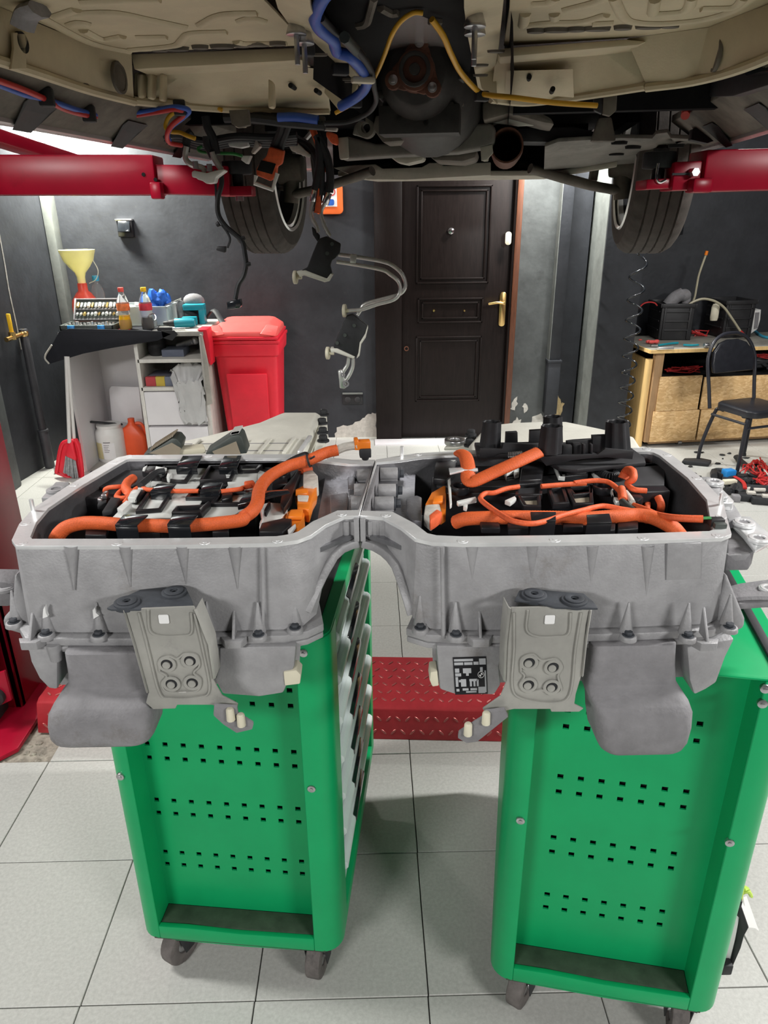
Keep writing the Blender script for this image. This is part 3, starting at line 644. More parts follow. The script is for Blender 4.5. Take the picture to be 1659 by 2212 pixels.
def housing(rim, sgn):
    n = len(rim)
    def off(d):                                  # inset everywhere except along the centre seam
        o = offset(rim, d); o[0] = (rim[0][0] + sgn * .0016, o[0][1]); o[-1] = (rim[-1][0] + sgn * .0016, o[-1][1]); return o
    inn = off(-.020); flo = off(-.011)
    zb = [1.197, 1.188, 1.152, 1.096] + [1.086] * (n - 7) + [1.10, 1.186, 1.197]
    low = offset(rim, .006)
    low = [rim[i] if zb[i] > 1.14 else low[i] for i in range(n)]
    g = G()
    ring_b = [V3(low[i][0], low[i][1], zb[i]) for i in range(n)]
    ring_t = [V3(*rim[i], ZR) for i in range(n)]; ring_i = [V3(*inn[i], ZR) for i in range(n)]
    zf = [max(1.10, z + .006) for z in zb]
    ring_f = [V3(*flo[i], min(zf[i], 1.215)) for i in range(n)]
    g.loft([ring_b, ring_t, ring_i, [V3(*off(-.0215)[i], min(zf[i], 1.215)) for i in range(n)]], False, False)
    h = build('housing_half', g, 'alu', bat, bev=.003, seg=2, angle=40)
    # machined sealing face
    g = G(); ro, ri = offset(rim, .003), off(-.0225); ro[0] = (rim[0][0], ro[0][1]); ro[-1] = (rim[-1][0], ro[-1][1])
    g.loft([[V3(*ro[i], ZR - .004) for i in range(n)], [V3(*ro[i], ZR + .002) for i in range(n)], [V3(*ri[i], ZR + .002) for i in range(n)], [V3(*ri[i], ZR - .004) for i in range(n)], [V3(*ro[i], ZR - .004) for i in range(n)]], False, False)
    build('sealing_face', g, 'machined', h, bev=.0008, seg=1)
    g = G(); r0, r1 = off(-.0208), off(-.0232)
    g.loft([[V3(*r0[i], ZR - .003) for i in range(n)], [V3(*r1[i], ZR - .003) for i in range(n)], [V3(*r1[i], min(zf[i], 1.215)) for i in range(n)], [V3(*r0[i], min(zf[i], 1.215)) for i in range(n)], [V3(*r0[i], ZR - .003) for i in range(n)]], False, False); build('tub_shade_lining', g, 'alu_in', h, label='inner wall of the tub, darkened for shade')  # separate darker skin paints the shade inside the casting
    g = G(); main = [i for i in range(n) if zb[i] < 1.12]
    g.flatz([offset(rim, -.015)[i] for i in main], 1.092, 1.102); build('tub_floor', g, 'alu_in', h)
    # arch under the neck: front edge band and the skin running back
    low = [(672, 1329, .965), (684, 1300, .975), (695, 1276, .985), (705, 1255, .998), (714, 1238, 1.010), (729, 1212, 1.026), (745, 1197, 1.040), (764, 1189, 1.050), (777, 1186, 1.052)] if sgn < 0 else \
          [(880, 1335, .962), (871, 1303, .972), (862, 1276, .985), (854, 1252, .998), (846, 1231, 1.010), (834, 1215, 1.025), (821, 1203, 1.038), (804, 1193, 1.050), (779, 1186, 1.052)]
    P_ = [at(a, b, y=y) for a, b, y in low]; c_ = V3(-.022 + sgn * .09, 0, 1.06)
    N_ = []
    for i, v in enumerate(P_):
        t = (P_[min(i + 1, 8)] - P_[max(i - 1, 0)]); t.y = 0; t.normalize(); nn = V3(-t.z, 0, t.x); nn = nn if nn.z > 0 else -nn; N_.append(nn)
    g = G(); g.loft([[v + V3(0, .004, 0), v + nn * .013 + V3(0, .004, 0), v + nn * .022 + V3(0, .035, 0), v + V3(0, .035, 0)] for v, nn in zip(P_, N_)]); build('arch_edge', g, 'alu', h, bev=.0015, angle=60)
    g = G(); g.loft([[v + V3(0, .012, 0), v + nn * .008 + V3(0, .012, 0), V3(v.x + .1 * (1.335 - v.y), 1.335, v.z) + nn * .008, V3(v.x + .1 * (1.335 - v.y), 1.335, v.z)] for v, nn in zip(P_, N_)]); build('arch_skin', g, 'alu', h, angle=60, label='arched underside beside the centre seam')
    g = G(); x = P_[-1].x; g.bx(x, x + sgn * .0085, 1.048, 1.058, 1.19, 1.229); build('seam_web', g, 'alu', h, bev=.001)
    for k, (px, py) in enumerate(((748, 1160), (766, 1158)) if sgn < 0 else ((800, 1158), (818, 1160))):
        c = at(px, py, y=1.058); g = G(); g.cyl(V3(c.x, 1.060, 1.222), V3(c.x, 1.060, 1.198), .0062, n=12); build('neck_boss', g, 'alu', h, bev=.001)
    # bolt bosses along the rim
    idx = [1, 5, 6, 7, 8, 10, 12, 13, 15, 16, 17, 18]
    for i in idx:
        j = (i + 1) % n; bx_, by_ = (rim[i][0] + rim[j][0]) / 2, (rim[i][1] + rim[j][1]) / 2; cx_, cy_ = offset(rim, -.006)[i]
        g = G(); g.cyl((cx_, cy_, 1.2262), (cx_, cy_, 1.2326), .008, n=16); g.cyl((cx_, cy_, 1.2326), (cx_, cy_, 1.2330), .0032, n=12); bo_ = build('rim_boss', g, 'machined', h, smooth=False)
    # vertical flutes, ribs and flange
    return h
hL = housing(rimL, -1); hR = housing(rimR, 1)
def flute(par, px, top_w, py0, py1, y=.952):
    g = G()
    a = at(px[0], py0, y=y + .0055); b = at(px[1], py1, y=y + .004)
    n = 8; r0 = top_w / 1400; rg = []
    for k in range(5):
        t = k / 4; c = a.lerp(b, t); r = r0 * (1 - t) + .0012
        rg.append([c + V3(r * math.cos(math.pi * i / n), .003 - (.003 + r * .36) * math.sin(math.pi * i / n), 0) for i in range(n + 1)])
    g.loft(rg, False, False, closed=False); build('draft_flute', g, 'alu', par, angle=60)
for px, py1 in (((152, 160), 1275), ((270, 282), 1268), ((393, 402), 1262), ((507, 513), 1272)): flute(hL, px, 13, 1181, py1)
for px, py1 in (((1020, 1020), 1262), ((1150, 1146), 1300), ((1280, 1274), 1292), ((1400, 1396), 1290)): flute(hR, px, 13, 1180, py1, .944)
# seam ribs on the outer fronts
g = G(); p = [at(566, 1184, y=.953), at(569, 1380, y=.944)]; g.tube(p, .0022, n=6, smooth=False); build('casting_seam', g, 'alu', hL)
g = G(); p = [at(955, 1182, y=.943), at(958, 1378, y=.934)]; g.tube(p, .0035, n=6, smooth=False); build('casting_seam', g, 'alu', hR)
g = G(); o = [at(a, b, y=.942) for a, b in ((1445, 1178), (1520, 1176), (1518, 1255), (1442, 1258))]; g.prism([v + V3(0, .0055, 0) for v in o], (0, .014, 0)); build('cast_pad', g, 'alu', hR, bev=.002)
# corner buttresses
for pts, par, y in (([(28, 1240), (62, 1290), (85, 1330), (100, 1388), (8, 1362), (2, 1340), (24, 1318)], hL, .992), ([(1572, 1240), (1556, 1300), (1545, 1382), (1610, 1360), (1612, 1338), (1592, 1290)], hR, .962)):
    g = G(); g.prism([at(a, b, y=y) for a, b in pts], (0, .035, 0)); build('corner_buttress', g, 'alu', par, bev=.008, seg=3)
# lower flange
def flange(rim, par, sgn, fr):
    n = len(rim); main = [i for i in range(3, n - 3)]
    o1 = offset(rim, .020); inn = offset(rim, -.012)
    g = G(); g.flatz([o1[i] for i in main], 1.070, 1.0835); g.flatz([offset(rim, .0185)[i] for i in main], 1.0575, 1.0675)
    return build('bolt_flange', g, 'alu', par, bev=.002)
flange(rimL, hL, -1, 0); flange(rimR, hR, 1, 0)
for par, pts in ((hL, [(28, 1338), (98, 1363), (212, 1365), (448, 1363), (558, 1365), (637, 1350)]), (hR, [(908, 1350), (985, 1365), (1358, 1366), (1487, 1368), (1577, 1348)])):
    for k, (px, py) in enumerate(pts):
        c = at(px, py, z=1.094)
        g = G(); g.cyl(V3(c.x, c.y, 1.082), V3(c.x, c.y, 1.0895), .0135, .012, n=18); g.cyl(V3(c.x, c.y + .011, 1.088), V3(c.x, c.y + .014, 1.138), .0105, .0015, n=12)
        build('bolt_boss', g, 'alu', par, bev=.001)
        b = build('flange_bolt', hexbolt((c.x, c.y, 1.0885), .0068, .0075), 'bush', par, bev=.0008, seg=1)
for pts in ([(93, 1317), (97, 1309), (99, 1324), (103, 1332), (92, 1336)], [(200, 1318), (206, 1313), (207, 1324), (214, 1330), (202, 1337)], [(553, 1313), (557, 1308), (562, 1330), (551, 1334)]):
    g = G(); g.prism([at(a, b, y=.9485) for a, b in pts], (0, .006, 0)); build('paint_mark', g, 'sticker', hL, label='white paint mark above a bolt')
# clamp fins on the flange
for par, (px, py) in ((hL, (75, 1378)), (hL, (508, 1375)), (hR, (1035, 1372)), (hR, (1518, 1380))):
    c = at(px, py, z=1.080)
    g = G(); g.flatz([(c.x - .02, c.y - .008), (c.x + .02, c.y - .008), (c.x + .012, c.y - .022), (c.x - .012, c.y - .022)], 1.072, 1.0855)
    g.prism([V3(c.x - .0022, c.y - .018, 1.084), V3(c.x - .0022, c.y + .012, 1.084), V3(c.x - .0022, c.y + .014, 1.128)], (.0045, 0, 0)); build('clamp_fin', g, 'alu', par, bev=.0012)
# lower tubs
def lower_tub(rim, par, zlow, shrink):
    n = len(rim); main = [i for i in range(4, n - 4)]
    a = [offset(rim, -.004)[i] for i in main]; b = [offset(rim, -.016)[i] for i in main]; c = [offset(rim, -.03)[i] for i in main]
    g = G(); g.loft([[V3(*p, 1.0575) for p in a], [V3(*p, 1.0) for p in b], [V3(*p, zlow + .008) for p in b], [V3(*p, zlow) for p in c]]); return build('lower_tub', g, 'alu', par, bev=.002)
lower_tub(rimL, bat, .9635, 0); tR = lower_tub(rimR, bat, .9635, 0)
def solidpx(name, m, par, pts, y, dep, bev=.003, **k):
    g = G(); g.prism([at(a, b, y=y) for a, b in pts], (0, dep, 0)); return build(name, g, m, par, bev=bev, **k)
solidpx('tub_front_cover', 'alu', bat, [(474, 1398), (640, 1396), (636, 1440), (612, 1498), (560, 1506), (480, 1500), (464, 1470), (474, 1440)], .935, .06, .004)
solidpx('tub_front_cover', 'alu', bat, [(58, 1394), (124, 1398), (124, 1490), (105, 1488), (84, 1466), (66, 1430)], .940, .06, .004)
solidpx('tub_front_cover', 'alu', bat, [(942, 1394), (1092, 1398), (1078, 1440), (1082, 1480), (1068, 1502), (980, 1500), (950, 1490)], .929, .06, .004)
solidpx('tub_front_cover', 'alu', bat, [(1484, 1398), (1588, 1380), (1568, 1420), (1548, 1475), (1525, 1490), (1500, 1502), (1490, 1470)], .935, .06, .004)
for pts, y in (([(612, 1452), (640, 1448), (650, 1458), (648, 1478), (615, 1482)], .932), ([(930, 1452), (945, 1450), (948, 1482), (934, 1484), (928, 1470)], .930)):
    solidpx('plug_connector', 'ivory', bat, pts, y, .03, .002, label='ivory plug connector on the lower tub')
for c in (at(118, 1402, y=.945), at(458, 1410, y=.935), at(1300, 1405, y=.935)):
    g = G(); g.cyl(c + V3(0, 0, .01), c - V3(0, 0, .02), .011, .009); build('drain_boss', g, 'alu', bat, bev=.002)
# rating plate
def onplane(g0, p00, p10, p01, y):      # local 0..1 square -> slanted rectangle on the wall
    pass
A, B_, C_ = at(978, 1420, y=.9285), at(1050, 1418, y=.9285), at(983, 1500, y=.9285)
def lab(u, v, d=0): return A + (B_ - A) * u + (C_ - A) * v + V3(0, -.0008 - d, 0)
g = G(); g.prism([lab(0, 0), lab(1, 0), lab(1, 1), lab(0, 1)], (0, .0012, 0)); rpz = build('rating_plate', g, 'labelblack', bat, label='black rating plate with grey print')
def rect(g, u0, u1, v0, v1): g.prism([lab(u0, v0, .0004), lab(u1, v0, .0004), lab(u1, v1, .0004), lab(u0, v1, .0004)], (0, .0005, 0))
g = G()
for u0, u1, v0, v1 in ((.03, .6, .04, .10), (.03, .3, .13, .20), (.33, .58, .13, .20), (.61, .76, .12, .20), (.78, .98, .04, .20), (.04, .17, .29, .40), (.28, .53, .29, .42), (.37, .45, .42, .49), (.04, .22, .42, .50), (.04, .12, .52, .78),
                       (.14, .20, .60, .66), (.20, .36, .58, .78), (.46, .70, .58, .64), (.47, .53, .64, .78), (.58, .64, .64, .78), (.68, .74, .60, .78), (.05, .14, .84, .91), (.24, .42, .83, .89), (.48, .68, .83, .89), (.34, .66, .91, .95), (.72, .93, .80, .97), (.93, .97, .36, .95), (.80, .88, .27, .38)):
    rect(g, u0, u1, v0, v1)
build('plate_print', g, 'ink', rpz, smooth=False)
# round roundel emblem on the plate
cx, cy, rr = .82, .47, .085
def disc(a0, a1, r0, r1):
    P_ = []; n = 8
    for i in range(n + 1): a = a0 + (a1 - a0) * i / n; P_.append(lab(cx + r1 * math.cos(a) * 1.1, cy + r1 * math.sin(a), .0005))
    for i in range(n + 1): a = a1 - (a1 - a0) * i / n; P_.append(lab(cx + r0 * math.cos(a) * 1.1, cy + r0 * math.sin(a), .0005))
    return P_
g = G()
for k in range(4): g.prism(disc(k * math.pi / 2, (k + 1) * math.pi / 2, rr * .92, rr * 1.05), (0, .0004, 0))
for k in (0, 2): g.prism(disc(k * math.pi / 2 + math.pi / 2, (k + 1) * math.pi / 2 + math.pi / 2, .004, rr * .62), (0, .0004, 0))
build('plate_emblem', g, 'sticker', rpz, smooth=False)
# composite pods
def pod(par, cx0, label, rows):
    g = G(); rg = []
    for (x0, x1, yf, z, r) in rows: rg.append([V3(px, py, z) for px, py in rrect(x0, x1, yf, .965, r, 5)])
    g.loft(rg); return build('pod_cover', g, 'podgrey', par, bev=.003, label=label, angle=50)
pod(bat, 0, 'grey composite pod under the left half', [(-.472, -.352, .921, 1.069, .012), (-.474, -.351, .920, 1.030, .014), (-.477, -.349, .918, 1.010, .015), (-.483, -.346, .908, 1.002, .016), (-.492, -.343, .888, .993, .018), (-.499, -.341, .879, .980, .020), (-.503, -.341, .876, .960, .022), (-.503, -.344, .876, .940, .022), (-.499, -.350, .878, .931, .022), (-.490, -.360, .884, .925, .020), (-.478, -.372, .895, .922, .016)])
pod(bat, 0, 'grey composite pod under the right half', [(.330, .462, .918, 1.069, .012), (.328, .466, .916, 1.030, .014), (.326, .471, .913, 1.000, .015), (.328, .476, .902, .990, .016), (.333, .484, .884, .980, .018), (.337, .489, .876, .966, .020), (.340, .491, .873, .940, .022), (.346, .489, .873, .912, .022), (.352, .485, .875, .900, .022), (.360, .478, .880, .892, .020), (.372, .466, .890, .888, .016)])
# front brackets
def bracket(tabp, platep, wingp, holes, stick, bushes, pins, groove, ridge, yb=.886, side='left'):
    g = G(); g.prism([at(a, b, y=yb) for a, b in platep], (0, .0035, 0))
    b = build('front_bracket', g, 'bracket', bat, bev=.0012, label='steel mounting bracket in front of the %s battery half' % side)
    # side return flanges
    for seq, dx in ridge:
        P_ = [at(a, c, y=yb) for a, c in seq]
        g = G(); g.loft([[p, p + V3(dx * .3, -.004, 0), p + V3(dx, .0, 0), p + V3(dx * 1.4, .03, 0), p + V3(dx * 1.2, .032, 0), p + V3(dx * .6, .004, 0)] for p in P_]); build('bracket_flange', g, 'bracket', b, bev=.0008)
    g = G(); zt = 1.164
    g.prism([V3(*p) for p in tabp], (0, 0, -.004)); tb = build('bracket_tab', g, 'bush', b, bev=.0015, label='dark top tab of the bracket')
    for px, py in bushes:
        c = at(px, py, z=1.168)
        g = G(); g.washer((c.x, c.y, 1.160), .0185, .0055, .009); g.washer((c.x, c.y, 1.169), .014, .0055, .002); build('rubber_bush', g, 'bush', b, bev=.0015)
    g = G(); rad = .0195
    for seq in groove:
        P_ = [at(a, c, y=yb - .001) for a, c in seq]; g.tube(P_, .0022, n=6, k=6)
    build('pressed_bead', g, 'bracket', b, angle=60)
    g = G()
    for px, py in holes:
        c = at(px, py, y=yb - .0005); q = Matrix.Rotation(R(90), 3, 'X'); g.washer(c, .0135, .0085, .0028, q, n=20)
    build('hole_collar', g, 'bracket', b, bev=.0008)
    for px, py in holes:
        c = at(px, py, y=yb - .001); g = G(); g.cyl(c + V3(0, .0005, 0), c + V3(0, -.0006, 0), .0086, n=18); g2 = build('bracket_hole', g, 'rubber', b)
    for px, py in holes:
        c = at(px, py, y=yb - .0012); g = G(); g.cyl(c + V3(-.001, 0, -.002), c + V3(-.001, -.003, -.002), .006, n=14); build('weld_stud', g, 'bracket', b, bev=.0008)
    c = at(*stick, y=yb - .001); g = G(); g.flatz(rrect(-.0072, .0072, -.0072, .0072, .002), 0, .0009); q = Matrix.Rotation(R(90), 3, 'X')
    g.v = [c + q @ v for v in g.v]; build('small_sticker', g, 'sticker', b, label='small white rounded square sticker')
    g = G(); P_ = [at(a, c2, y=yb - .012) for a, c2 in wingp]; g.prism(P_, (0, .003, .004)); build('bracket_wing', g, 'podgrey', b, bev=.001)
    for px, py in pins:
        c = at(px, py, y=yb - .014); g = G(); g.cyl(c + V3(0, 0, .012), c - V3(0, 0, .008), .0062, .0068, n=10); g.cyl(c + V3(0, 0, .014), c + V3(0, 0, .011), .0045, .0062, n=10); build('plastic_pin', g, 'ivory', b, bev=.001)
    return b
def zbp(L): return [(x / 2, 1150 + y / 2) for x, y in L]
def zrp(L): return [(830 + x / 2, 1150 + y / 2) for x, y in L]
tz = 1.166
def tabpts(L, f): return [at(a, b, z=tz) for a, b in f(L)]
bracket([at(a, b, z=tz) for a, b in zbp([(460, 325), (480, 331), (600, 331), (640, 321), (838, 319), (832, 296), (810, 250), (795, 232), (700, 236), (605, 246), (535, 278)])],
        zbp([(540, 332), (838, 320), (870, 400), (897, 480), (922, 640), (960, 706), (1028, 742), (1024, 765), (935, 752), (915, 746), (765, 746), (758, 762), (662, 765), (630, 738), (642, 690), (585, 480)]),
        zbp([(925, 752), (1025, 758), (1030, 788), (1096, 830), (1090, 852), (1022, 868), (965, 832), (922, 792)]),
        zbp([(722, 567), (822, 552), (742, 652), (832, 647)]), zbp([(708, 374)])[0], zbp([(548, 300), (752, 256)]), zbp([(996, 792), (1042, 816)]),
        [zbp([(640, 335), (648, 420), (690, 445), (780, 445), (828, 430), (826, 345)]), zbp([(690, 600), (690, 550), (730, 533), (765, 545), (800, 522), (850, 530), (862, 575), (838, 605), (868, 635), (855, 680), (790, 690), (720, 685), (700, 650), (720, 620), (690, 600)]), zbp([(600, 345), (640, 500), (690, 690), (740, 715), (850, 712), (905, 680), (880, 520), (840, 350)])],
        [(zbp([(540, 332), (585, 480), (642, 690)]), -.004), (zbp([(838, 330), (897, 480), (920, 630)]), .004)], yb=.888, side='left')
bracket([at(a, b, z=tz) for a, b in zrp([(562, 292), (660, 300), (742, 322), (888, 326), (925, 326), (905, 298), (862, 262), (735, 252), (640, 241), (582, 250)])],
        zrp([(548, 325), (742, 322), (888, 328), (872, 400), (852, 620), (828, 700), (822, 742), (862, 762), (842, 776), (722, 776), (718, 764), (560, 764), (520, 772), (440, 788), (425, 762), (502, 708), (526, 650), (532, 480)]),
        zrp([(436, 778), (520, 768), (536, 798), (402, 906), (355, 912), (318, 890), (322, 868), (430, 800)]),
        zrp([(625, 560), (728, 580), (622, 656), (723, 666)]), zrp([(715, 376)])[0], zrp([(648, 268), (822, 289)]), zrp([(440, 808), (362, 856)]),
        [zrp([(620, 335), (615, 420), (660, 448), (740, 448), (795, 435), (805, 345)]), zrp([(590, 600), (592, 545), (640, 525), (680, 552), (740, 545), (768, 580), (750, 620), (765, 680), (720, 700), (680, 680), (620, 690), (585, 660), (605, 620), (590, 600)]), zrp([(560, 345), (560, 500), (552, 660), (590, 715), (720, 735), (800, 700), (825, 500), (850, 345)])],
        [(zrp([(548, 325), (532, 480), (526, 640)]), -.004), (zrp([(886, 335), (868, 450), (850, 620)]), .004)], yb=.880, side='right')
# ================================================================== BATTERY CONTENTS
def zA(L): return [(100 + x / 3.95, 960 + y / 3.95) for x, y in L]
def zB(L): return [(480 + x / 3.95, 900 + y / 3.95) for x, y in L]
def zC(L): return [(880 + x / 4.1475, 880 + y / 4.1475) for x, y in L]
def zD(L): return [(1200 + x / 3.614, 880 + y / 3.614) for x, y in L]
def zE(L): return [(690 + x / 7.9, 980 + y / 7.9) for x, y in L]
def zF(L): return [(1460 + x / 6.1457, 980 + y / 6.1457) for x, y in L]
ZM = 1.212
def slab(name, m, par, L, z0, z1, bev=.001, **k):
    g = G(); g.flatz([at(a, b, z=z1) for a, b in L], z0, z1); return build(name, g, m, par, bev=bev, **k)
def clampY(L, z, ymax=1.352, ymin=.985):
    return [V3(p.x, max(ymin, min(ymax, p.y)), z) for p in (at(a, b, z=z) for a, b in L)]
def pslab(name, m, par, L, z0, z1, bev=.001, **k):
    g = G(); g.prism(clampY(L, z0), (0, 0, z1 - z0)); return build(name, g, m, par, bev=bev, **k)
def well(par, L, fm='blackmat', h=.010, w_=.006):
    P_ = clampY(L, ZM); o = [(p.x, p.y) for p in P_]; i_ = offset(o, -w_)
    g = G(); n = len(o)
    rg = [[V3(*p, z) for p in q] for q, z in ((o, ZM), (o, ZM + h), (i_, ZM + h), (i_, ZM + .001), )]
    g.loft(rg, False, False); f = build('cell_frame', g, 'blackpl', par, bev=.0012)
    g = G(); g.flatz(i_, ZM + .0005, ZM + .002); build('frame_floor', g, fm, f)
    return f
# ---- left
mL = pslab('module_block', 'blackmat', bat, [(318, 1008), (683, 990), (664, 1060), (632, 1150), (600, 1163), (190, 1165), (215, 1125), (262, 1070)], 1.104, ZM, .003, label='left battery module under pale metal plates')
pslab('module_plate', 'plate', mL, zA([(1000, 200), (1420, 200), (1370, 290), (1310, 345), (1250, 420), (1200, 470), (1330, 490), (1290, 560), (1110, 560), (1060, 640), (700, 640), (560, 640), (700, 500), (800, 410), (900, 330)]), ZM, ZM + .003)
pslab('module_plate', 'plate', mL, zA([(1640, 205), (1760, 200), (1900, 260), (1860, 340), (1780, 430), (1700, 560), (1560, 640), (1330, 640), (1400, 520), (1520, 400), (1600, 300)]), ZM, ZM + .003)
pslab('module_plate', 'plate', mL, zB([(330, 810), (400, 790), (560, 800), (560, 870), (500, 930), (400, 960), (320, 975), (350, 900)]), ZM - .012, ZM + .001)
pslab('module_plate', 'plate', mL, zB([(30, 500), (300, 470), (300, 560), (180, 660), (60, 640)]), ZM, ZM + .004)
for L, fm in (([(1000, 212), (1300, 206), (1200, 350), (1110, 352), (985, 330)], 'cellfoil'), ([(1390, 215), (1640, 208), (1585, 335), (1310, 345)], 'blackmat'),
              ([(880, 425), (1105, 412), (985, 595), (765, 612)], 'cellfoil'), ([(1240, 432), (1500, 424), (1450, 492), (1190, 495)], 'blackmat'),
              ([(1115, 566), (1390, 555), (1345, 622), (1072, 624)], 'blackmat'), ([(1490, 440), (1740, 432), (1690, 545), (1400, 548)], 'cellfoil'),
              ([(1650, 212), (1850, 206), (1800, 262), (1640, 268)], 'blackmat')):
    well(mL, zA(L), fm)
def ring_cup(par, px, py, r=.018, z=ZM):
    c = at(px, py, z=z); g = G(); g.washer((c.x, min(c.y, 1.33), z), r, r * .72, .014, n=22); g.cyl((c.x, min(c.y, 1.33), z), (c.x, min(c.y, 1.33), z + .002), r * .75, n=22); return build('screw_cup', g, 'blackpl', par, bev=.0012)
for p in zA([(965, 300)]) + zB([(505, 545)]): ring_cup(mL, *p)
for L in ([(1210, 300), (1330, 290), (1325, 305), (1215, 315)],):
    pass
# pressed arrow on the plate
a = zA([(1225, 310)])[0]; b = zA([(1330, 306)])[0]; pa, pb = at(*a, z=ZM + .004), at(*b, z=ZM + .004); d = (pb - pa).normalized(); nn_ = V3(-d.y, d.x, 0)
g = G(); g.prism([pa, pa + d * .010 + nn_ * .007, pa + d * .010 + nn_ * .003, pb + nn_ * .003, pb - nn_ * .003, pa + d * .010 - nn_ * .003, pa + d * .010 - nn_ * .007], (0, 0, .0008)); build('pressed_arrow', g, 'steel', mL)
def clip(par, L, m='clipgl', z=ZM + .012, drop=.024, name='cable_clip', t=.003, front=True):
    P_ = clampY(L, z, 1.40, .955); g = G(); g.prism(P_, (0, 0, t))
    if front:
        lo = sorted(P_, key=lambda p: p.y)[:2]; lo.sort(key=lambda p: p.x)
        g.prism([lo[0], lo[1], lo[1] - V3(0, -.002, drop), lo[0] - V3(0, -.002, drop)], (0, .003, 0))
    return build(name, g, m, par, bev=.001)
clip(mL, zA([(660, 612), (872, 612), (775, 700), (585, 700)]), z=ZM + .030)
clip(mL, zA([(1085, 612), (1295, 615), (1225, 698), (1030, 698)]), z=ZM + .030)
clip(mL, zA([(945, 350), (1112, 345), (1060, 415), (885, 415)]), z=ZM + .016)
clip(mL, zA([(1345, 342), (1510, 335), (1475, 410), (1310, 420)]), z=ZM + .016)
clip(mL, zA([(1165, 108), (1335, 105), (1285, 210), (1105, 210)]), z=ZM + .020, drop=.012)
clip(mL, zA([(1520, 108), (1668, 105), (1630, 210), (1470, 210)]), z=ZM + .020, drop=.012)
clip(mL, zB([(190, 660), (330, 650), (560, 630), (580, 660), (330, 720), (130, 765)]), z=ZM + .026, drop=.008)
# rails and small black pieces
pslab('front_rail', 'blackpl', mL, zA([(200, 770), (560, 740), (1000, 745), (1650, 720), (1850, 740), (1800, 830), (150, 830)]), 1.12, ZM - .004, .003)
for L in ([(350, 750), (540, 735), (520, 830), (340, 830)], [(810, 740), (990, 735), (980, 810), (800, 815)], [(1430, 730), (1560, 720), (1560, 800), (1420, 805)]): pslab('rail_block', 'blackpl', mL, zA(L), ZM - .006, ZM + .006, .002)
pslab('rear_rail', 'blackpl', mL, zA([(870, 185), (1050, 160), (1900, 150), (2100, 160), (2080, 195), (1000, 215)]), ZM, ZM + .012, .002)
for L in ([(700, 500), (800, 415), (880, 420), (770, 520)], [(1310, 600), (1390, 530), (1410, 550), (1330, 640)], [(820, 280), (880, 230), (960, 230), (900, 300)], [(990, 400), (1090, 405), (1075, 430), (985, 430)]): pslab('frame_block', 'blackpl', mL, zA(L), ZM + .002, ZM + .014, .002)
for L in ([(520, 680), (620, 560), (660, 470), (690, 500), (640, 620), (590, 760), (530, 860), (500, 800)], [(330, 985), (520, 940), (600, 945), (590, 1000), (520, 1060), (320, 1060)], [(420, 580), (560, 570), (560, 640), (430, 650)], [(360, 870), (400, 790), (420, 800), (380, 880)], [(0, 700), (100, 690), (90, 760), (0, 780)]): pslab('frame_block', 'blackpl', mL, zB(L), ZM - .004, ZM + .012, .002)
for L in ([(320, 810), (335, 815), (355, 890), (350, 910), (325, 980), (318, 975), (338, 905), (318, 830)], [(560, 1000), (625, 945), (630, 955), (575, 1040)]): pslab('metal_edge', 'machined', mL, zB(L), ZM + .006, ZM + .013)
for L in ([(850, 345), (900, 340), (895, 370), (845, 385)], [(790, 400), (860, 395), (850, 420), (785, 425)], [(735, 430), (815, 425), (770, 500), (700, 500)], [(940, 225), (1035, 240), (1025, 265), (930, 265)], [(830, 240), (868, 215), (845, 262), (825, 262)], [(610, 590), (690, 520), (735, 540), (660, 610)], [(1040, 280), (1080, 285), (1050, 330), (1030, 320)]): pslab('white_tab', 'plate', mL, zA(L), ZM + .006, ZM + .016)
def cable(name, m, par, pts, r, flat=1.0, k=6, n=10, up=None, **kw):
    g = G(); g.tube(pts, r, n=n, k=k, flat=flat, up=up); return build(name, g, m, par, angle=80, **kw)
def path(L, zs):
    if not isinstance(zs, (list, tuple)): zs = [zs] * len(L)
    return [at(a, b, z=z) for (a, b), z in zip(L, zs)]
pl_ = path(zA([(75, 840), (105, 770), (180, 705), (320, 672), (480, 672), (700, 690), (900, 692), (1100, 698), (1300, 688), (1480, 672), (1659, 648)]), [1.19, 1.21, 1.222, 1.226, 1.228, 1.228, 1.228, 1.228, 1.228, 1.228, 1.23])
pl_ += path(zB([(190, 855), (262, 800), (300, 730), (312, 650), (345, 575), (420, 500), (560, 425), (740, 370), (880, 310), (985, 285)]), [1.232, 1.236, 1.238, 1.238, 1.24, 1.242, 1.246, 1.252, 1.258, 1.262])
hv = thing('orange_cable', 'thick braided orange cable looping over the left battery half, plug over the rim', 'cable', tuple(pl_[10]))
g = G(); g.tube(pl_, lambda t: .0128 * (1 + .028 * math.sin(t * 1500)), n=12, k=26, flat=.85); build('braided_sleeve', g, 'orange', hv, angle=80)
pt = path(zB([(975, 288), (1040, 262), (1100, 250), (1160, 245)]), [1.262, 1.266, 1.268, 1.27])
g = G(); g.tube(pt, .0085, n=10); build('cloth_tape', g, 'tapewhite', hv)
c = at(*zB([(1205, 238)])[0], z=1.270); g = G(); g.rot(c, .1, .026, .02, .017); g.rot(c + V3(-.014, 0, .002), .1, .008, .024, .02); build('plug_body', g, 'orangepl', hv, bev=.002)
g = G(); g.rot(c + V3(.003, -.004, -.014), .1, .022, .02, .018); g.cyl(c + V3(.003, -.004, -.02), c + V3(.003, -.004, -.03), .009, .006); build('plug_seal', g, 'rubber', hv, bev=.002)
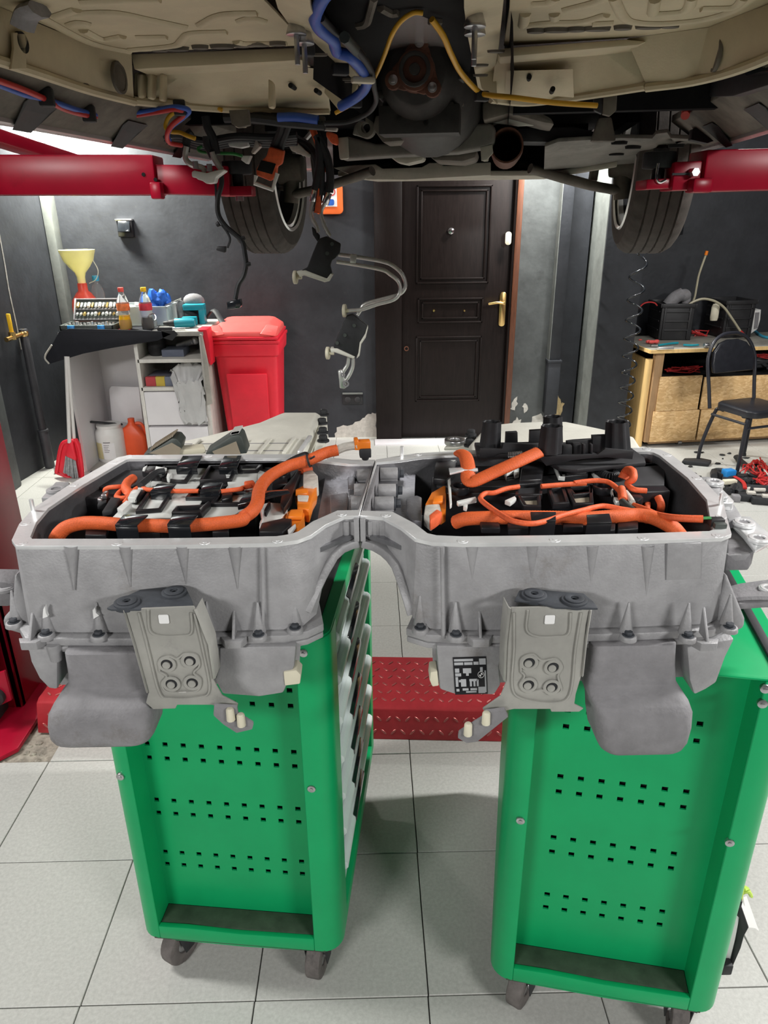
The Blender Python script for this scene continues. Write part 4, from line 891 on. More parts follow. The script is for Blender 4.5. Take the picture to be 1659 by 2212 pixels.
g = G(); p = at(*zB([(740, 375)])[0], z=1.253); g.lathe([(.0118, -.002), (.013, -.002), (.013, .002), (.0118, .002)], p, 14, Matrix.Rotation(R(75), 3, 'Y'), caps=False); g.tube([p + V3(.004, -.008, .006), p + V3(.012, -.012, .012)], .002, n=5); build('cable_tie', g, 'rubber', hv)
c2 = path(zB([(600, 385), (560, 350), (520, 345), (500, 360), (580, 380), (690, 335), (720, 330)]), 1.238)
cable('black_sleeve', 'rubber', bat, path(zB([(520, 430), (600, 375), (700, 330), (715, 335)]), 1.243), .007)
# thin orange cables on the left
tl = bat
cable('thin_orange_cable', 'orange2', tl, path(zA([(530, 440), (500, 395), (530, 370), (600, 362), (680, 358)]), [1.20, 1.215, 1.222, 1.224, 1.222]), .0042)
cable('thin_orange_cable', 'orange2', tl, path(zA([(740, 290), (690, 330), (680, 380), (710, 420), (690, 445)]), [1.225, 1.228, 1.226, 1.222, 1.218]), .0085)
cable('thin_orange_cable', 'orange2', tl, path(zA([(690, 455), (630, 460), (600, 445), (630, 405), (670, 385)]), 1.218), .0048)
cable('thin_orange_cable', 'orange2', tl, path(zA([(640, 530), (690, 470), (740, 400), (800, 368), (860, 385), (960, 392), (1100, 398), (1300, 398)]), [1.205, 1.22, 1.224, 1.226, 1.226, 1.226, 1.226, 1.226]), .0042)
cable('thin_orange_cable', 'orange2', tl, path(zA([(1490, 402), (1659, 380)]) + zB([(170, 610), (240, 590)]), 1.226), .0042)
g = G(); c = at(*zB([(235, 580)])[0], z=1.226); g.rot(c, .4, .018, .016, .012); build('orange_end_cap', g, 'orange2', tl, bev=.003)
for L, m_, z in (([(500, 440), (540, 435), (520, 470), (470, 475)], 'steel', 1.215), ([(450, 490), (490, 485), (480, 510), (440, 510)], 'steel', 1.21), ([(560, 490), (640, 500), (560, 600), (480, 620)], 'rubber', 1.212), ([(470, 480), (540, 470), (520, 540), (440, 560)], 'rubber', 1.205)):
    g = G(); g.prism([at(a, b, z=z) for a, b in zA(L)], (0, 0, .010)); build('sensor_plug', g, m_, tl, bev=.002)
g = G(); pth = path(zA([(1010, 225), (940, 240), (860, 300), (800, 350)]), 1.232); g.tube(pth, .006); build('black_hose', g, 'rubber', tl)
# orange connectors on the left module's right edge
for name, L, m_, z0, z1 in (('tape_wrap', [(690, 470), (760, 440), (815, 500), (820, 560), (780, 590), (690, 580)], 'tapewhite', 1.195, 1.222),
        ('connector_body', [(620, 620), (690, 585), (810, 575), (800, 640), (770, 690), (740, 790), (640, 770), (640, 700)], 'orangepl', 1.19, 1.216),
        ('connector_latch', [(640, 665), (740, 668), (730, 715), (645, 710)], 'tapewhite', 1.216, 1.220), ('connector_hood', [(625, 618), (735, 610), (730, 650), (625, 660)], 'orangepl', 1.216, 1.222),
        ('connector_body', [(528, 830), (590, 785), (700, 785), (700, 850), (640, 945), (580, 950)], 'orangepl', 1.18, 1.210), ('connector_hood', [(580, 790), (690, 785), (680, 850), (560, 850)], 'orangepl', 1.210, 1.218)):
    g = G(); g.prism([at(a, b, z=z0 if 0 else z1) - V3(0, 0, z1 - z0) for a, b in zB(L)], (0, 0, z1 - z0)); build(name, g, m_, mL, bev=.0025)
g = G(); p = path(zB([(670, 470), (690, 460), (760, 445)]), 1.222); g.tube(p, .007); build('thin_orange_cable', g, 'orange2', mL)
# ---- bridge between the halves
def boss(L, r, y_, par):
    pass
for par, rows_, hexs in ((hL, [((640, 860), 255, 62), ((590, 830), 515, 60), ((540, 780), 730, 62)], None), (hR, [((1030, 1335), 240, 62), ((1000, 1305), 520, 58), ((940, 1270), 735, 60)], True)):
    for (x0, x1), y0, hh_ in rows_:
        (pa_, pb_) = zE([(x0, y0), (x1, y0)]); A_ = at(*pa_, z=1.222); B2 = at(*pb_, z=1.222); r = .0125
        A_.z = B2.z = 1.222 - r
        A_.y = B2.y = (A_.y + B2.y) / 2
        g = G(); g.cyl(A_, B2, r, n=24); g.bx(A_.x, B2.x, A_.y - .008, A_.y + .008, 1.19, 1.208); build('joint_boss', g, 'alu', par, bev=.001, angle=60)
        if hexs:
            b = build('joint_bolt', hexbolt(B2, .0085, .012, Matrix.Rotation(R(90), 3, 'Y')), 'bush', par, bev=.0008)
def sx(y): return -.0220 + (y - 1.06) * .102
for d0, d1, pp in ((-.0085, -.0007, hL), (.0007, .0085, hR)):
    g = G(); g.flatz([(sx(1.085) + d0, 1.085), (sx(1.085) + d1, 1.085), (sx(1.318) + d1, 1.318), (sx(1.318) + d0, 1.318)], 1.19, 1.226); build('joint_flange', g, 'podgrey', pp, bev=.001)
for par, L in ((hL, [(180, 700), (480, 650), (500, 760), (480, 960), (420, 1010), (190, 1060)]), (hL, [(480, 320), (610, 300), (610, 590), (490, 600)]), (hR, [(1480, 760), (1659, 700), (1750, 740), (1750, 1150), (1600, 1130), (1490, 980)])):
    g = G(); P_ = [at(a, b, z=1.205) for a, b in zE(L)]; g.prism([V3(p.x, p.y, 1.15) for p in P_], (0, 0, .055)); build('cast_pocket', g, 'alu_in', par, bev=.003)
g = G(); g.flatz([(-.096, 1.0), (-.022, 1.07), (.004, 1.33), (-.094, 1.345)], 1.19, 1.198); build('bridge_floor', g, 'alu_in', hL)
g = G(); g.flatz([(.06, 1.0), (-.021, 1.07), (.006, 1.33), (.085, 1.345)], 1.19, 1.198); build('bridge_floor', g, 'alu_in', hR)
# ---- right
mR = pslab('module_block', 'blackmat', bat, [(955, 985), (1340, 985), (1372, 1060), (1420, 1120), (1418, 1162), (940, 1165), (938, 1110), (948, 1060)], 1.104, ZM, .003, label='right battery module in black plastic frames')
for L, fm in (([(975, 722), (1210, 712), (1205, 825), (960, 832)], 'blackmat'), ([(985, 835), (1190, 830), (1195, 935), (1040, 925)], 'tanfoil'), ([(1415, 740), (1659, 735), (1659, 810), (1480, 830)], 'blackmat'), ([(1250, 760), (1400, 750), (1450, 900), (1300, 910)], 'blackmat')):
    well(mR, zC(L), fm)
for L, fm in (([(70, 650), (280, 640), (295, 790), (135, 795)], 'tanfoil'), ([(0, 440), (240, 430), (250, 560), (30, 580)], 'blackmat')): well(mR, zD(L), fm)
for p in zC([(468, 765)]) + zD([(362, 665)]): ring_cup(mR, *p, r=.0175)
for L, z in (([(1005, 470), (1200, 470), (1200, 715), (1000, 725)], .016), ([(1410, 470), (1600, 465), (1610, 640), (1420, 650)], .014)): pslab('strap_plate', 'blackpl', mR, zC(L), ZM, ZM + z, .003)
pslab('front_rail', 'blackpl', mR, zC([(210, 1010), (260, 950), (400, 905), (480, 930), (440, 1020), (640, 1030), (900, 1040), (1300, 1030), (1659, 1010), (1800, 1020), (2200, 1040), (2300, 1150), (1700, 1170), (210, 1165)]), 1.12, ZM - .002, .004)
for L in ([(640, 1035), (810, 1030), (830, 1130), (660, 1130)], [(890, 1055), (1080, 1050), (1080, 1140), (900, 1145)], [(1380, 1030), (1570, 1025), (1570, 1120), (1390, 1125)]): pslab('rail_block', 'blackpl', mR, zC(L), ZM - .004, ZM + .006, .002)
for L in ([(480, 880), (640, 880), (640, 990), (480, 1000)], [(250, 890), (470, 880), (460, 1000), (240, 1010)]): pslab('rail_block', 'blackpl', mR, zD(L), ZM - .004, ZM + .006, .002)
for L in ([(240, 480), (420, 460), (440, 540), (420, 640), (340, 700), (230, 690)],): pslab('frame_block', 'blackpl', mR, zC(L), ZM, ZM + .012, .002)
for L in ([(360, 690), (385, 670), (398, 900), (380, 915)], [(365, 450), (385, 440), (425, 480), (415, 520)]): pslab('metal_edge', 'plate', mR, zC(L), ZM + .004, ZM + .013)
for L in ([(440, 875), (610, 835), (620, 855), (455, 892)], [(500, 900), (540, 905), (530, 935), (500, 925)], [(870, 870), (960, 830), (975, 850), (920, 890)], [(855, 600), (905, 570), (1000, 570), (1000, 630), (960, 640), (950, 600), (890, 620), (885, 665)], [(1295, 520), (1320, 530), (1365, 640), (1410, 635), (1410, 660), (1350, 655)]): pslab('white_tab', 'plate', mR, zC(L), ZM + .002, ZM + .010)
for L in ([(250, 480), (275, 415), (290, 470), (360, 560), (300, 560)], [(400, 608), (430, 640), (500, 772), (465, 775)]): pslab('white_tab', 'plate', mR, zD(L), ZM + .002, ZM + .010)
for L in ([(330, 470), (440, 400), (480, 500), (470, 570), (380, 560)], [(440, 760), (430, 700), (620, 690), (680, 760), (640, 790)]): pslab('frame_block', 'blackpl', mR, zD(L), ZM - .004, ZM + .010, .002)
# corrugated hose pieces
for L in ([(330, 500), (420, 540), (490, 530)], [(470, 490), (540, 510), (560, 500)]):
    P_ = catmull(path(zD(L), 1.226), 7); g = G()
    for i in range(len(P_) - 1): g.cyl(P_[i], P_[i].lerp(P_[i + 1], .55), .0085, n=10)
    build('corrugated_hose', g, 'rubber', mR)
# thick orange cable right
pr_ = path(zC([(430, 1030), (520, 1000), (700, 990), (900, 985), (1080, 985), (1400, 990), (1600, 995)]) + zD([(500, 850), (620, 840), (740, 855), (850, 900), (930, 950), (985, 1015)]), [1.206, 1.216, 1.22, 1.222, 1.222, 1.222, 1.222, 1.224, 1.224, 1.224, 1.222, 1.216, 1.20])
hr = thing('orange_cable', 'thick braided orange cable curving along the front of the right battery half', 'cable', tuple(pr_[3]))
g = G(); g.tube(pr_, lambda t: .0128 * (1 + .028 * math.sin(t * 1000)), n=12, k=26, flat=.9); build('braided_sleeve', g, 'orange', hr, angle=80)
for L in ([(1100, 950), (1330, 950), (1330, 1030), (1110, 1030)],): clip(mR, zC(L), 'blackpl', z=ZM + .026)
for L in ([(240, 850), (420, 840), (440, 910), (245, 915)],): clip(mR, zD(L), 'blackpl', z=ZM + .026)
tc = path(zC([(1000, 710), (880, 730), (780, 765), (700, 770), (655, 812), (700, 865), (850, 970), (950, 1020), (1100, 1042), (1230, 1022), (1400, 965), (1600, 915)]) + zD([(280, 785), (380, 770), (520, 795), (640, 815)]), [1.228] * 2 + [1.226] * 4 + [1.236, 1.240, 1.240, 1.238, 1.236, 1.234, 1.232, 1.230, 1.228, 1.226])
t1 = thing('thin_orange_cable', 'thin orange taped cable drooping across the front of the right battery half', 'cable', tuple(tc[5]))
g = G(); g.tube(tc, .0046, n=8, k=6); build('cable_sleeve', g, 'orange2', t1, angle=80)
tc2 = path(zD([(610, 762), (700, 795), (790, 835), (900, 858), (1020, 868), (1150, 872)]), [1.222, 1.226, 1.23, 1.236, 1.24, 1.242])
t2 = thing('thin_orange_cable', 'thin orange cable ending in a small black plug on the right rim', 'cable', tuple(tc2[3]))
g = G(); g.tube(tc2, lambda t: .0046 + .0016 * t, n=8, k=6); build('cable_sleeve', g, 'orange2', t2, angle=80)
pg = path(zD([(1150, 868), (1215, 866)]), 1.243); g = G(); g.cyl(pg[0], pg[1], .0018); g.cyl(pg[0] + V3(0, .003, 0), pg[1] + V3(0, .003, 0), .0018); build('green_wires', g, 'wgreen', t2)
c = at(*zD([(1262, 892)])[0], z=1.238); g = G(); g.bx(c.x - .011, c.x + .011, c.y - .004, c.y + .010, 1.230, 1.243); build('end_plug', g, 'crate', t2, bev=.002)
g = G(); g.bx(c.x - .009, c.x + .010, c.y - .014, c.y - .004, 1.230, 1.240); build('plug_lock', g, 'boardgrey', t2, bev=.002)
tr = path(zC([(1200, 708), (1400, 692), (1600, 680)]) + zD([(150, 590), (300, 572), (400, 580), (460, 615), (505, 660)]), [1.228] * 3 + [1.23, 1.232, 1.232, 1.230, 1.228])
cable('thin_orange_cable', 'orange2', mR, tr, .0046)
cable('thin_orange_cable', 'orange2', mR, path(zD([(512, 635), (520, 680), (525, 725)]), [1.23, 1.226, 1.222]), .0075)
cable('thin_orange_cable', 'orange2', mR, path(zD([(530, 560), (560, 500), (600, 505), (605, 560), (560, 595), (610, 640), (710, 652)]), [1.226, 1.24, 1.246, 1.24, 1.23, 1.228, 1.226]), lambda t: .011 - .006 * min(1, t * 1.4))
cable('black_sleeve', 'boardgrey', mR, path(zD([(520, 735), (570, 780), (600, 800)]), 1.222), .006)
cable('clear_sleeve', 'tapewhite', mR, path(zD([(545, 665), (580, 710), (600, 745)]), 1.222), .0055)
g = G(); P_ = path(zC([(470, 405), (520, 440), (545, 540), (545, 640), (590, 665), (760, 590), (960, 500), (1180, 400)]), [1.250, 1.252, 1.246, 1.236, 1.236, 1.248, 1.262, 1.274])
rb = thing('orange_cable', 'flat orange braided cable folded in a V beside the black tray', 'cable', tuple(P_[4]))
g.tube(P_, lambda t: .0135 * (1 + .028 * math.sin(t * 700)), n=12, k=26, flat=.5, up=(0, -.4, 1)); build('braided_sleeve', g, 'orange', rb, angle=80)
pslab('clamp_strip', 'machined', mR, zC([(370, 560), (500, 555), (630, 560), (632, 580), (500, 580), (380, 610)]), 1.244, 1.248)
for name, L, m_, z0, z1 in (('connector_body', [(215, 760), (320, 700), (345, 700), (345, 900), (300, 930), (160, 860)], 'orangepl', 1.185, 1.212), ('connector_hood', [(235, 790), (325, 780), (320, 840), (225, 845)], 'orangepl', 1.212, 1.219),
        ('tape_wrap', [(160, 870), (290, 855), (305, 920), (210, 1000), (150, 950)], 'tapewhite', 1.19, 1.214), ('orange_end_cap', [(195, 960), (265, 905), (315, 935), (250, 985), (205, 1010)], 'orange2', 1.195, 1.216)):
    g = G(); g.prism([at(a, b, z=z1) - V3(0, 0, z1 - z0) for a, b in zC(L)], (0, 0, z1 - z0)); build(name, g, m_, mR, bev=.003)
slab('orange_end_cap', 'orange2', mR, zD([(690, 705), (750, 700), (740, 800), (700, 790)]), 1.16, 1.19, .004)
cable('thin_orange_cable', 'orange2', mR, path(zD([(800, 700), (825, 760), (815, 825)]), [1.2, 1.19, 1.17]), .007)
# ---- ears and arms on the sides
def ear(L, z, th, name='mounting_ear', m_='alu', par=bat, f=zF): g = G(); g.prism([at(a, b, z=z) for a, b in f(L)], (0, 0, -th)); return build(name, g, m_, par, bev=.003)
def eye(px, z, r, par, m_='machined'):
    c = at(*px, z=z); g = G(); g.washer((c.x, c.y, z - .006), r, r * .50, .006); g.washer((c.x, c.y, z - .0005), r * .86, r * .50, .002); o = build('mounting_eye', g, m_, par, bev=.0008)
    g = G(); g.cyl((c.x, c.y, z - .0055), (c.x, c.y, z - .001), r * .49, n=18); build('eye_hole', g, 'podgrey', par)
e = ear([(245, 300), (430, 300), (640, 370), (600, 440), (545, 600), (430, 520)], 1.205, .05); eye(zF([(510, 365)])[0], 1.212, .0175, e)
e = ear([(560, 455), (620, 460), (775, 620), (760, 650), (570, 650)], 1.190, .03, m_='machined'); eye(zF([(590, 550)])[0], 1.198, .0145, e)
e = ear([(570, 650), (760, 640), (880, 830), (860, 850), (700, 870), (600, 760)], 1.175, .02, 'ear_web')
e = ear([(720, 870), (880, 825), (990, 825), (1240, 1050), (1240, 1160), (1060, 1250), (900, 1050)], 1.165, .012, m_='machined'); eye(zF([(910, 905)])[0], 1.172, .019, e); eye(zF([(1105, 1115)])[0], 1.172, .019, e)
e = ear([(690, 900), (800, 960), (1050, 1260), (1000, 1340), (690, 1345)], 1.150, .03, 'ear_web', 'podgrey')
g = G(); g.prism([at(a, b, y=1.06) for a, b in zF([(690, 1350), (1000, 1330), (930, 1425), (780, 1435)])], (0, .01, 0)); build('ear_web', g, 'alu', bat, bev=.002)
g = G(); P_ = [(1560, 1262), (1600, 1255), (1659, 1249), (1740, 1258), (1740, 1312), (1659, 1305), (1600, 1308), (1572, 1290)]; P_ = [(1560, 1268), (1600, 1258), (1659, 1250), (1740, 1258), (1740, 1304), (1659, 1300), (1600, 1304), (1572, 1296)]; g.prism([at(a, b, z=1.10) for a, b in P_], (0, 0, -.012)); e = build('side_arm', g, 'podgrey', bat, bev=.004, label='grey side arm reaching out to the right'); eye((1662, 1270), 1.104, .016, e)
g = G(); g.tube([at(1575, 1292, z=1.10), at(1610, 1288, z=1.104), at(1660, 1288, z=1.104), at(1720, 1292, z=1.10)], .012, n=8, flat=.5); build('arm_ridge', g, 'podgrey', e)
g = G(); g.prism([at(a, b, y=1.05) for a, b in ((-60, 1256), (10, 1257), (40, 1270), (40, 1296), (20, 1312), (-60, 1312))], (0, .05, .0)); e = build('side_arm', g, 'podgrey', bat, bev=.006, label='grey side arm reaching out to the left'); eye((12, 1266), at(12, 1266, y=1.06).z + .002, .017, e, 'alu')
e = ear([(88, 1075), (120, 1040), (150, 1040), (150, 1075)], 1.195, .03, f=lambda L: L); eye((122, 1056), 1.2, .019, e, 'alu')
for px, py in ((72, 1103), (1556, 1090), (868, 985)):
    c = at(px, py, z=1.232); g = G(); g.cyl((c.x, c.y, 1.228), (c.x, c.y, 1.252), .0035); build('dowel_pin', g, 'machined', bat)

# ================================================================== COVERS BEHIND, TRAY
def rear_cover(label, L, side, zt=1.19):
    P_ = [at(a, b, z=zt) for a, b in L]; o = [(p.x, p.y) for p in P_]; cx = sum(p[0] for p in o) / len(o); cy = sum(p[1] for p in o) / len(o)
    t = thing('battery_cover', label, 'cover', (cx, cy, .9615))
    g = G(); g.loft([[V3(*p, .9615) for p in offset(o, .004)], [V3(*p, zt - .012) for p in o], [V3(*p, zt - .003) for p in offset(o, -.003)], [V3(*p, zt) for p in offset(o, -.012)]]); b = build('cover_shell', g, 'alu_light', t, bev=.004, seg=2)
    return t, o
rcl, o = rear_cover('pale cast cover lying behind the left battery half with a bolted right flange', [(300, 992), (391, 951), (446, 939), (557, 911), (600, 893), (612, 889), (686, 889), (693, 893), (646, 984), (640, 1000), (305, 1000)], 1)
z = 1.19
def zK(L): return [(280 + x / 3.606, 860 + y / 3.606) for x, y in L]
for a, b in (((550, 335), (490, 385)), ((920, 330), (870, 385)), ((1100, 325), (1005, 440)), ((1285, 318), (1200, 440))):
    p, q = [at(*v, z=z) for v in zK([a, b])]; d = (q - p).normalized(); n_ = V3(-d.y, d.x, 0) * .004; g = G(); g.prism([p + n_, p - n_, q - n_, q + n_], (0, 0, .006)); build('stiffening_rib', g, 'alu_light', rcl, bev=.002)
for a, b in (((415, 358), (1270, 352)), ((440, 410), (1230, 410))):
    p, q = [at(*v, z=z) for v in zK([a, b])]; g = G(); g.prism([p + V3(0, .002, 0), p - V3(0, .002, 0), q - V3(0, .002, 0), q + V3(0, .002, 0)], (0, 0, .0007)); build('pressed_groove', g, 'podgrey', rcl)
g = G(); g.prism([at(*v, z=z) for v in zK([(1390, 318), (1425, 318), (1345, 445), (1305, 445)])], (0, 0, .010)); build('raised_edge', g, 'machined', rcl, bev=.003)
fl = [at(*v, z=1.165) for v in zK([(1490, 105), (1535, 110), (1545, 290), (1550, 330), (1500, 420), (1440, 440)])]
g = G(); g.prism(fl, (0, 0, .008)); g.prism([v - V3(.008, 0, .03) for v in fl], (0, 0, .008)); fg = build('side_flange', g, 'alu_light', rcl, bev=.002)
for v in zK([(1512, 128), (1500, 195), (1505, 268), (1508, 330)]):
    c = at(*v, z=1.175); b = build('flange_bolt', hexbolt((c.x, c.y, 1.172), .011, .016), 'rubber', fg, bev=.001)
rcr, o = rear_cover('pale cast cover lying behind the right battery half, mostly hidden by the black tray', [(1012, 958), (1045, 921), (1060, 916), (1105, 911), (1190, 908), (1225, 909), (1290, 922), (1345, 934), (1372, 942), (1385, 962), (1390, 985), (1015, 985)], -1)
c = at(983, 957, z=1.165); g = G(); g.flatz([(c.x - .03, c.y - .03), (c.x + .08, c.y - .03), (c.x + .08, c.y + .03), (c.x - .01, c.y + .03)], 1.155, 1.163); e = build('mounting_ear', g, 'alu_light', rcr, bev=.003); g = G(); g.washer((c.x, c.y, 1.163), .026, .012, .012); build('mounting_eye', g, 'steel', e, bev=.002)
for px, py in ((1017, 940), (1019, 950), (1015, 962)):
    c = at(px, py, z=1.17); build('flange_bolt', hexbolt((c.x, c.y, 1.168), .011, .016), 'rubber', rcr, bev=.001)
# two small electronic modules lying on the left cover
for k, (pts, lab_, m_) in enumerate((([(308, 983), (326, 976), (372, 947), (382, 948), (392, 960), (386, 984), (320, 986)], 'small dark module with tan ribbed edge lying on the left cover, leftmost', 'tanfoil'),
                                     ([(443, 979), (500, 942), (516, 939), (522, 945), (534, 980), (470, 986), (446, 985)], 'dark grey module with ribbed top lying tilted on the left cover', 'boardgrey'))):
    P_ = [at(a, b, y=1.43) for a, b in pts]; t = thing('electronic_module', lab_, 'module', (P_[0].x + .05, 1.45, 1.19))
    g = G(); g.prism(P_, (0, .045, .003)); b = build('module_case', g, 'boardgrey', t, bev=.003)
    g = G(); a_, b_ = (P_[1], P_[2]); d = b_ - a_
    for i in range(14): p = a_ + d * (i / 13); g.rot(p + V3(0, .022, .005), 0, .0028, .04, .006, ry=R(30))
    build('ribbed_edge', g, 'whitepl' if k else 'tanfoil', t)
    g = G(); mid = [P_[0].lerp(P_[3], .2), P_[0].lerp(P_[3], .85), P_[4].lerp(P_[5], .2), P_[5]]; g.prism([p + V3(0, -.002, -.003) for p in mid], (0, .002, 0)); build('paper_label', g, 'tanfoil', t)
g = G(); g.prism([at(a, b, z=1.215) for a, b in ((378, 974), (440, 969), (445, 980), (376, 984))], (0, 0, .012)); tag(build('flat_module', g, 'ivory', bev=.003), 'flat pale module lying between the two ribbed modules on the left cover', 'module')

tray = thing('plastic_tray', 'black plastic tray with ribbed tower posts resting on the right battery half', 'tray', (.36, 1.31, 1.233))
g = G(); g.flatz([(.205, 1.33), (.29, 1.335), (.33, 1.295), (.345, 1.25), (.375, 1.235), (.43, 1.25), (.515, 1.27), (.523, 1.30), (.515, 1.40), (.21, 1.41)], 1.234, 1.243); build('tray_base', g, 'blackmat', tray, bev=.002)
sk = zC([(1175, 445), (1245, 525), (1450, 480), (1659, 455)]) + zD([(200, 405), (400, 390), (600, 405), (612, 342), (390, 322), (330, 368), (140, 372)]) + zC([(1400, 430)])
g = G(); g.prism([at(a, b, y=1.262) for a, b in sk], (0, .006, 0)); build('tray_skirt', g, 'blackmat', tray, bev=.0015)
g = G(); g.prism([at(a, b, y=1.33) for a, b in zC([(645, 440), (652, 368), (850, 372), (860, 320), (1170, 330), (1190, 440), (840, 410), (760, 450)])], (0, .006, 0)); build('tray_skirt', g, 'blackmat', tray, bev=.0015)
def tower(L0, L1, y, dep, zb_=1.24):
    (a0, b0), (a1, b1) = L0, L1
    p0, p1 = at(*a0, y=y), at(*b0, y=y); q0, q1 = at(*a1, y=y), at(*b1, y=y); g = G()
    rt = abs(p1.x - p0.x) / 2; rb_ = abs(q1.x - q0.x) / 2; ct = (p0 + p1) / 2; cb = (q0 + q1) / 2; ct.y += dep / 2; cb.y += dep / 2; n = 28; rg = []
    for k in range(2):
        c_, r_ = ((cb, rb_), (ct, rt))[k]
        rg.append([c_ + V3(r_ * (1 - .15 * (i % 4 < 2)) * math.cos(2 * math.pi * i / n), .8 * r_ * (1 - .15 * (i % 4 < 2)) * math.sin(2 * math.pi * i / n), 0) for i in range(n)])
    g.loft(rg, True, False)
    g.loft([rg[1], [ct + (p - ct) * .82 + V3(0, 0, -.001) for p in rg[1]], [ct + (p - ct) * .8 - V3(0, 0, .03) for p in rg[1]]], False, True)
    return build('tower_post', g, 'blackmat', tray, bev=.0008, seg=1, angle=30)
tower(zC([(682, 145), (855, 142)]), zC([(652, 372), (848, 372)]), 1.36, .03)
tower(zC([(1212, 182), (1410, 182)]), zC([(1178, 432), (1400, 432)]), 1.262, .03)
tower(zC([(1232, 98), (1404, 95)]), zC([(1215, 330), (1410, 330)]), 1.36, .03)
tower(zD([(408, 128), (590, 122)]), zD([(395, 335), (606, 345)]), 1.29, .03)
for f, L, y in ((zC, [(885, 228), (988, 222), (990, 330), (880, 330)], 1.37), (zC, [(1100, 212), (1205, 205), (1205, 330), (1095, 330)], 1.37), (zC, [(1500, 300), (1659, 290), (1659, 420), (1440, 430), (1430, 310)], 1.32),
                (zD, [(140, 285), (200, 285), (200, 380), (130, 380)], 1.30), (zD, [(290, 225), (400, 220), (400, 345), (330, 365), (290, 350)], 1.31), (zD, [(60, 300), (130, 300), (130, 380), (50, 390)], 1.29), (zD, [(215, 290), (235, 290), (235, 370), (215, 370)], 1.27), (zD, [(275, 290), (292, 290), (292, 360), (275, 360)], 1.27), (zC, [(850, 330), (1180, 320), (1185, 400), (850, 390)], 1.35)):
    g = G(); g.prism([at(a, b, y=y) for a, b in f(L)], (0, .012, 0)); build('tray_wall', g, 'blackmat', tray, bev=.001)
P_ = [at(a, b, y=1.31) for a, b in zC([(905, 425), (1020, 415)])]; g = G()
for i in range(9): p = P_[0].lerp(P_[1], i / 8); g.lathe([(.004, -.0008), (.0055, -.0008), (.0055, .0008), (.004, .0008)], p, 10, Matrix.Rotation(R(90), 3, 'Y'), caps=False)
build('coil_spring', g, 'steel', tray)
# ================================================================== CAR ON THE LIFT
vehicle = thing('car', 'car raised on the lift seen from below with beige floor pans and front wheels', 'car', tuple(car(0, 0, 1.52)), -CYAW)
def zT(L): return [(600 + x / 3.606, y / 3.606) for x, y in L]          # crops of the photograph used for measuring
def zR4(L): return [(1000 + x / 2.518, y / 2.518) for x, y in L]
def zL1(L): return [(x / 2, y / 2) for x, y in L]
def zR1(L): return [(830 + x / 2, y / 2) for x, y in L]
def zM(L): return [(340 + x / 4.1475, 150 + y / 4.1475) for x, y in L]
ZP = 2.03
def cpart(name, m, g, bev=.002, **k): return build(name, g, m, vehicle, bev=bev, **k)
def panz(name, m, L, z, th=.006, **k): g = G(); g.prism([at(a, b, z=z) for a, b in L], (0, 0, th)); return cpart(name, m, g, **k)
def facev(name, m, L, v, dep=.02, dz=0, **k): g = G(); g.prism([atv(a, b, v) for a, b in L], CF * dep + V3(0, 0, dz)); return cpart(name, m, g, **k)
def strip(name, m, top, bot, off, **k):
    g = G(); off = Vector(off); g.loft([[a, b, b + off, a + off] for a, b in zip(top, bot)]); return cpart(name, m, g, **k)
# floor pans with pressed beads and dark slots
fpl = panz('floor_pan', 'beige', [(-200, -60), (72, 45), (185, 92), (285, 113), (645, 99), (640, 72), (560, -10), (560, -400), (-500, -400)], ZP, label='beige left floor pan with pressed beads')
fpr = panz('floor_pan', 'beige', [(1088, 100), (1350, 83), (1530, 60), (1620, 25), (1760, -30), (1900, -400), (1120, -400), (1100, 20)], ZP, label='beige right floor pan with pressed beads')
def bead(par, L, r=.011):
    g = G(); g.tube([at(a, b, z=ZP - .001) for a, b in L], r, n=8, k=5, flat=.55); build('pressed_bead', g, 'beige', par, angle=70)
for L in ([(285, 62), (480, 52), (640, 82), (800, 116)], [(865, 108), (960, 62), (1110, 55)], [(360, 130), (440, 168), (530, 155)], [(560, 214), (750, 196), (790, 170), (830, 142), (980, 136)], [(590, 160), (720, 158)], [(1020, 178), (1060, 186), (1240, 186)],
          [(240, 70), (330, 40)], [(300, 108), (340, 96), (380, 104)], [(1035, 92), (1085, 78), (1140, 92)], [(150, 60), (380, 180), (560, 222)], [(350, 10), (480, 4), (690, -4)]): bead(fpl, zL1(L))
for L in ([(600, 112), (700, 98), (850, 92), (960, 62)], [(900, 102), (990, 97)], [(780, 42), (930, 0), (960, -40)], [(990, -10), (1030, 70), (1080, 94), (1200, 100), (1380, 82), (1520, 40), (1600, -20)], [(1160, 60), (1300, 46), (1330, -10)], [(1160, 60), (1170, 0)], [(1370, 36), (1510, 30), (1560, -10)], [(640, 16), (710, 10), (740, -10)], [(735, 60), (738, 82)], [(600, 112), (610, 60)]): bead(fpr, zR1(L))
for par, L in ((fpl, zL1([(690, 220), (765, 217), (865, 210), (960, 207), (1045, 202), (1115, 198), (1200, 195)])), (fpr, zR1([(655, 140), (745, 137), (830, 134), (920, 131), (1030, 126), (1140, 122), (1235, 118)]))):
    for k, (px, py) in enumerate(L):
        c = at(px, py, z=ZP - .006); g = G(); g.lathe([(.022, .006), (.02, -.001), (0, -.0015)], c, 16, sx=1.3 if k % 2 else .9, sy=.5); build('drain_slot', g, 'grime', par)
